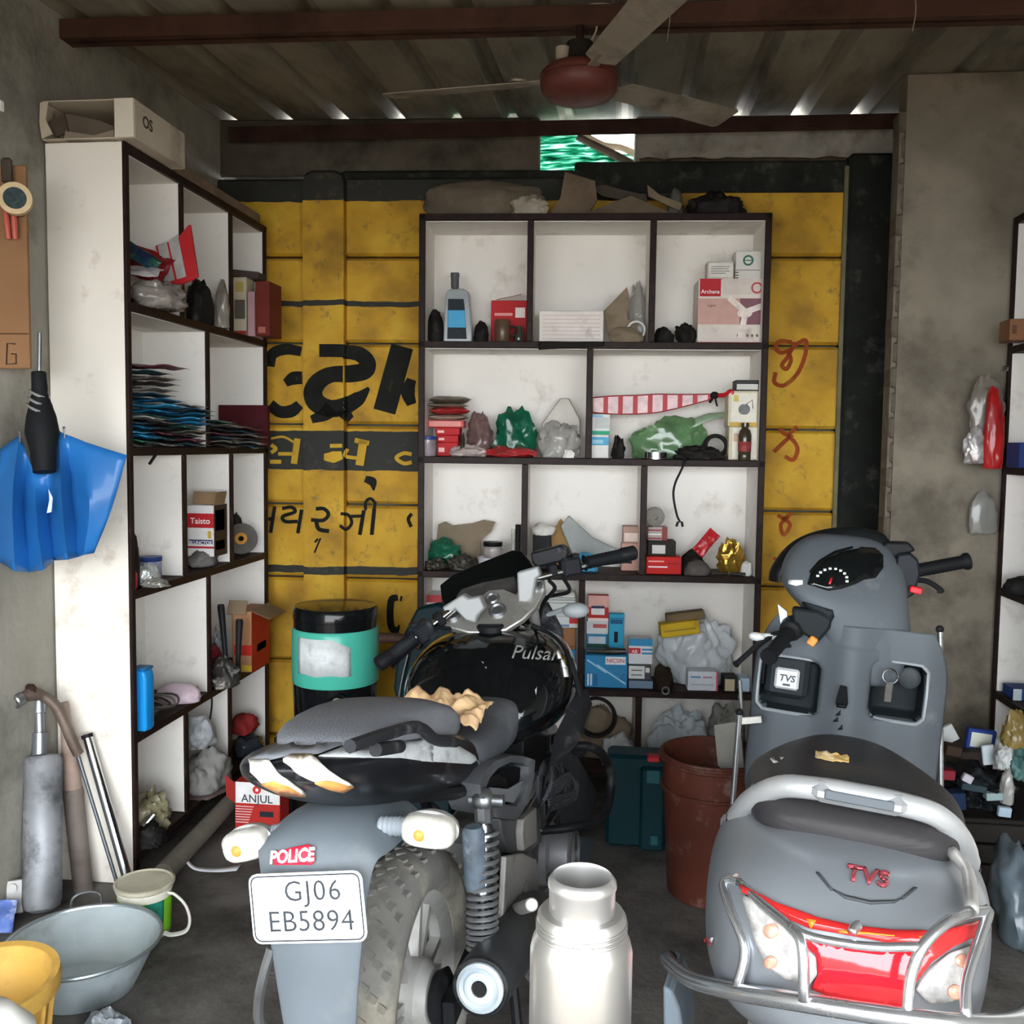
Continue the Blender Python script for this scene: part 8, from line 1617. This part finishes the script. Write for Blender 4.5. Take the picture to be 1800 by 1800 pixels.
blob((1700, 655, 1768, 760), 3.80, .05, 143, M('#857c72', .25, var=.2, scale=9, coat=.3, trans=.3), 'clear_wrap', rough=.2, ridg=.3)
b = B(); b.cbox(onY(1767, 648, 3.82), (.02, .01, .02), .003); b.obj('metal_hook', CHROME, HB)
bagY('clear_bag', 'empty clear bag hanging on the grey wall beside the right shelf', 'bag', (1704, 862, 1756, 938), 3.84, .025, M('#7d7c76', .25, var=.15, scale=9, dirt='#a9a8a2', da=.15, coat=.3), 144, rough=.12, ridg=.15)
# heap of boxes on a low crate
CRt = thing('parts_crate', 'low dark wooden crate under the heap of parts at right', 'crate', (1.235, 3.55, 0))
ch = .22
for k_ in range(3): b = B(); b.cbox((0, -.24, .035 + .07 * k_), (.52, .016, .062), .003); b.obj('slat', M('#2b2724', .7, var=.25, scale=9), CRt)
for sx in (-1, 1): b = B(); b.cbox((sx * .25, 0, ch / 2), (.016, .48, ch), .003); b.obj('side_board', M('#2e2926', .7, var=.25, scale=9), CRt)
b = B(); b.cbox((0, 0, ch - .01), (.48, .46, .018), .003); b.obj('top_board', M('#262220', .7, var=.25, scale=9), CRt)
zc = ch + .002
bagY('oily_parts', 'dark oily heap on the right crate', 'metal parts', (1655, 1340, 1790, 1440), 3.52, .36, M('#1f2225', .5, var=.5, scale=18, dirt='#5a5f62', da=.15, dscale=20), 145, z0=zc, ridg=.6, detail=1.4, n=5)
random.seed(33)
heap = [((1662, 1275, 1690, 1305), 3.60, '#b9bbb8', 'white folded card standing in the right heap', .02, R(-30)), ((1698, 1283, 1748, 1322), 3.56, '#22397d', 'navy box with pale picture in the right heap', .03, R(6)), ((1690, 1322, 1735, 1336), 3.5, '#2b231f', 'dark brown flat box under the navy box', .05, 0), ((1730, 1310, 1752, 1345), 3.48, '#b7c0c6', 'white slip standing right of the navy box', .015, R(-8)), ((1662, 1312, 1690, 1330), 3.46, '#3a2b22', 'small brown box left of the navy box', .05, R(10)), ((1690, 1362, 1708, 1376), 3.36, '#b9b3bd', 'small pale tag low in the right heap', .02, R(25)), ((1755, 1420, 1778, 1437), 3.32, '#a9bccb', 'pale blue card at the front of the right heap', .02, R(5)), ((1655, 1355, 1680, 1372), 3.40, '#7d1f2c', 'crimson box corner near the scooter seat', .04, 0), ((1735, 1395, 1765, 1408), 3.36, '#8fa3a3', 'pale green wrapper tray in the right heap', .04, R(-6)), ((1690, 1380, 1735, 1392), 3.36, '#2c3b42', 'slate flat box in the middle of the right heap', .06, R(8)), ((1670, 1395, 1700, 1425), 3.34, '#1c2a45', 'navy box low in the right heap', .05, R(-5))]
for k_, (px, Y_, col, lb, dp, rt) in enumerate(heap):
    o = boxY('heap_box', lb, 'box', px, Y_, dp, col, prints=[(.12, .2, .85, .85, '#c3c6b8')] if k_ == 1 else [])
    o.rotation_euler[1] = rt; o['group'] = 'boxes heaped on the right crate'
bagY('tan_bag', 'tan plastic bag at the right edge above the heap', 'bag', (1756, 1245, 1815, 1312), 3.44, .10, M('#7d6a3c', .35, var=.2, scale=8, coat=.2), 146, ridg=.4)
bagY('white_wrapper', 'white and black wrapper below the tan bag', 'wrapper', (1748, 1305, 1782, 1350), 3.42, .08, M('#b9bcb9', .4, var=.2, scale=9, dirt='#2a2c2c', da=.35, dscale=9), 147, ridg=.5)
bagY('teal_scrap', 'teal plastic scrap at the right edge of the heap', 'scrap', (1772, 1310, 1812, 1365), 3.40, .10, M('#4a6b68', .4, var=.3, scale=9), 148, ridg=.5)
bagY('clear_pouch', 'clear pouch hanging down the right heap', 'pouch', (1758, 1350, 1785, 1412), 3.38, .05, CLEARP, 149, rough=.15)
bagY('plastic_sheet', 'crumpled bluish plastic sheet on the floor at right', 'plastic', (1752, 1480, 1830, 1545), 2.95, .3, M('#59646c', .3, var=.25, scale=10, dirt='#a9b5bd', da=.2, dscale=12, coat=.3), 150, z0=.002, flat=.6)
b = B(); b.cbox((1.36, 2.75, .06), (.3, .2, .1), .01); tag(b.obj('brown_crate', M('#3a2a22', .7, var=.25, scale=7)), 'low dark brown box at the right edge beside the scooter', 'box')
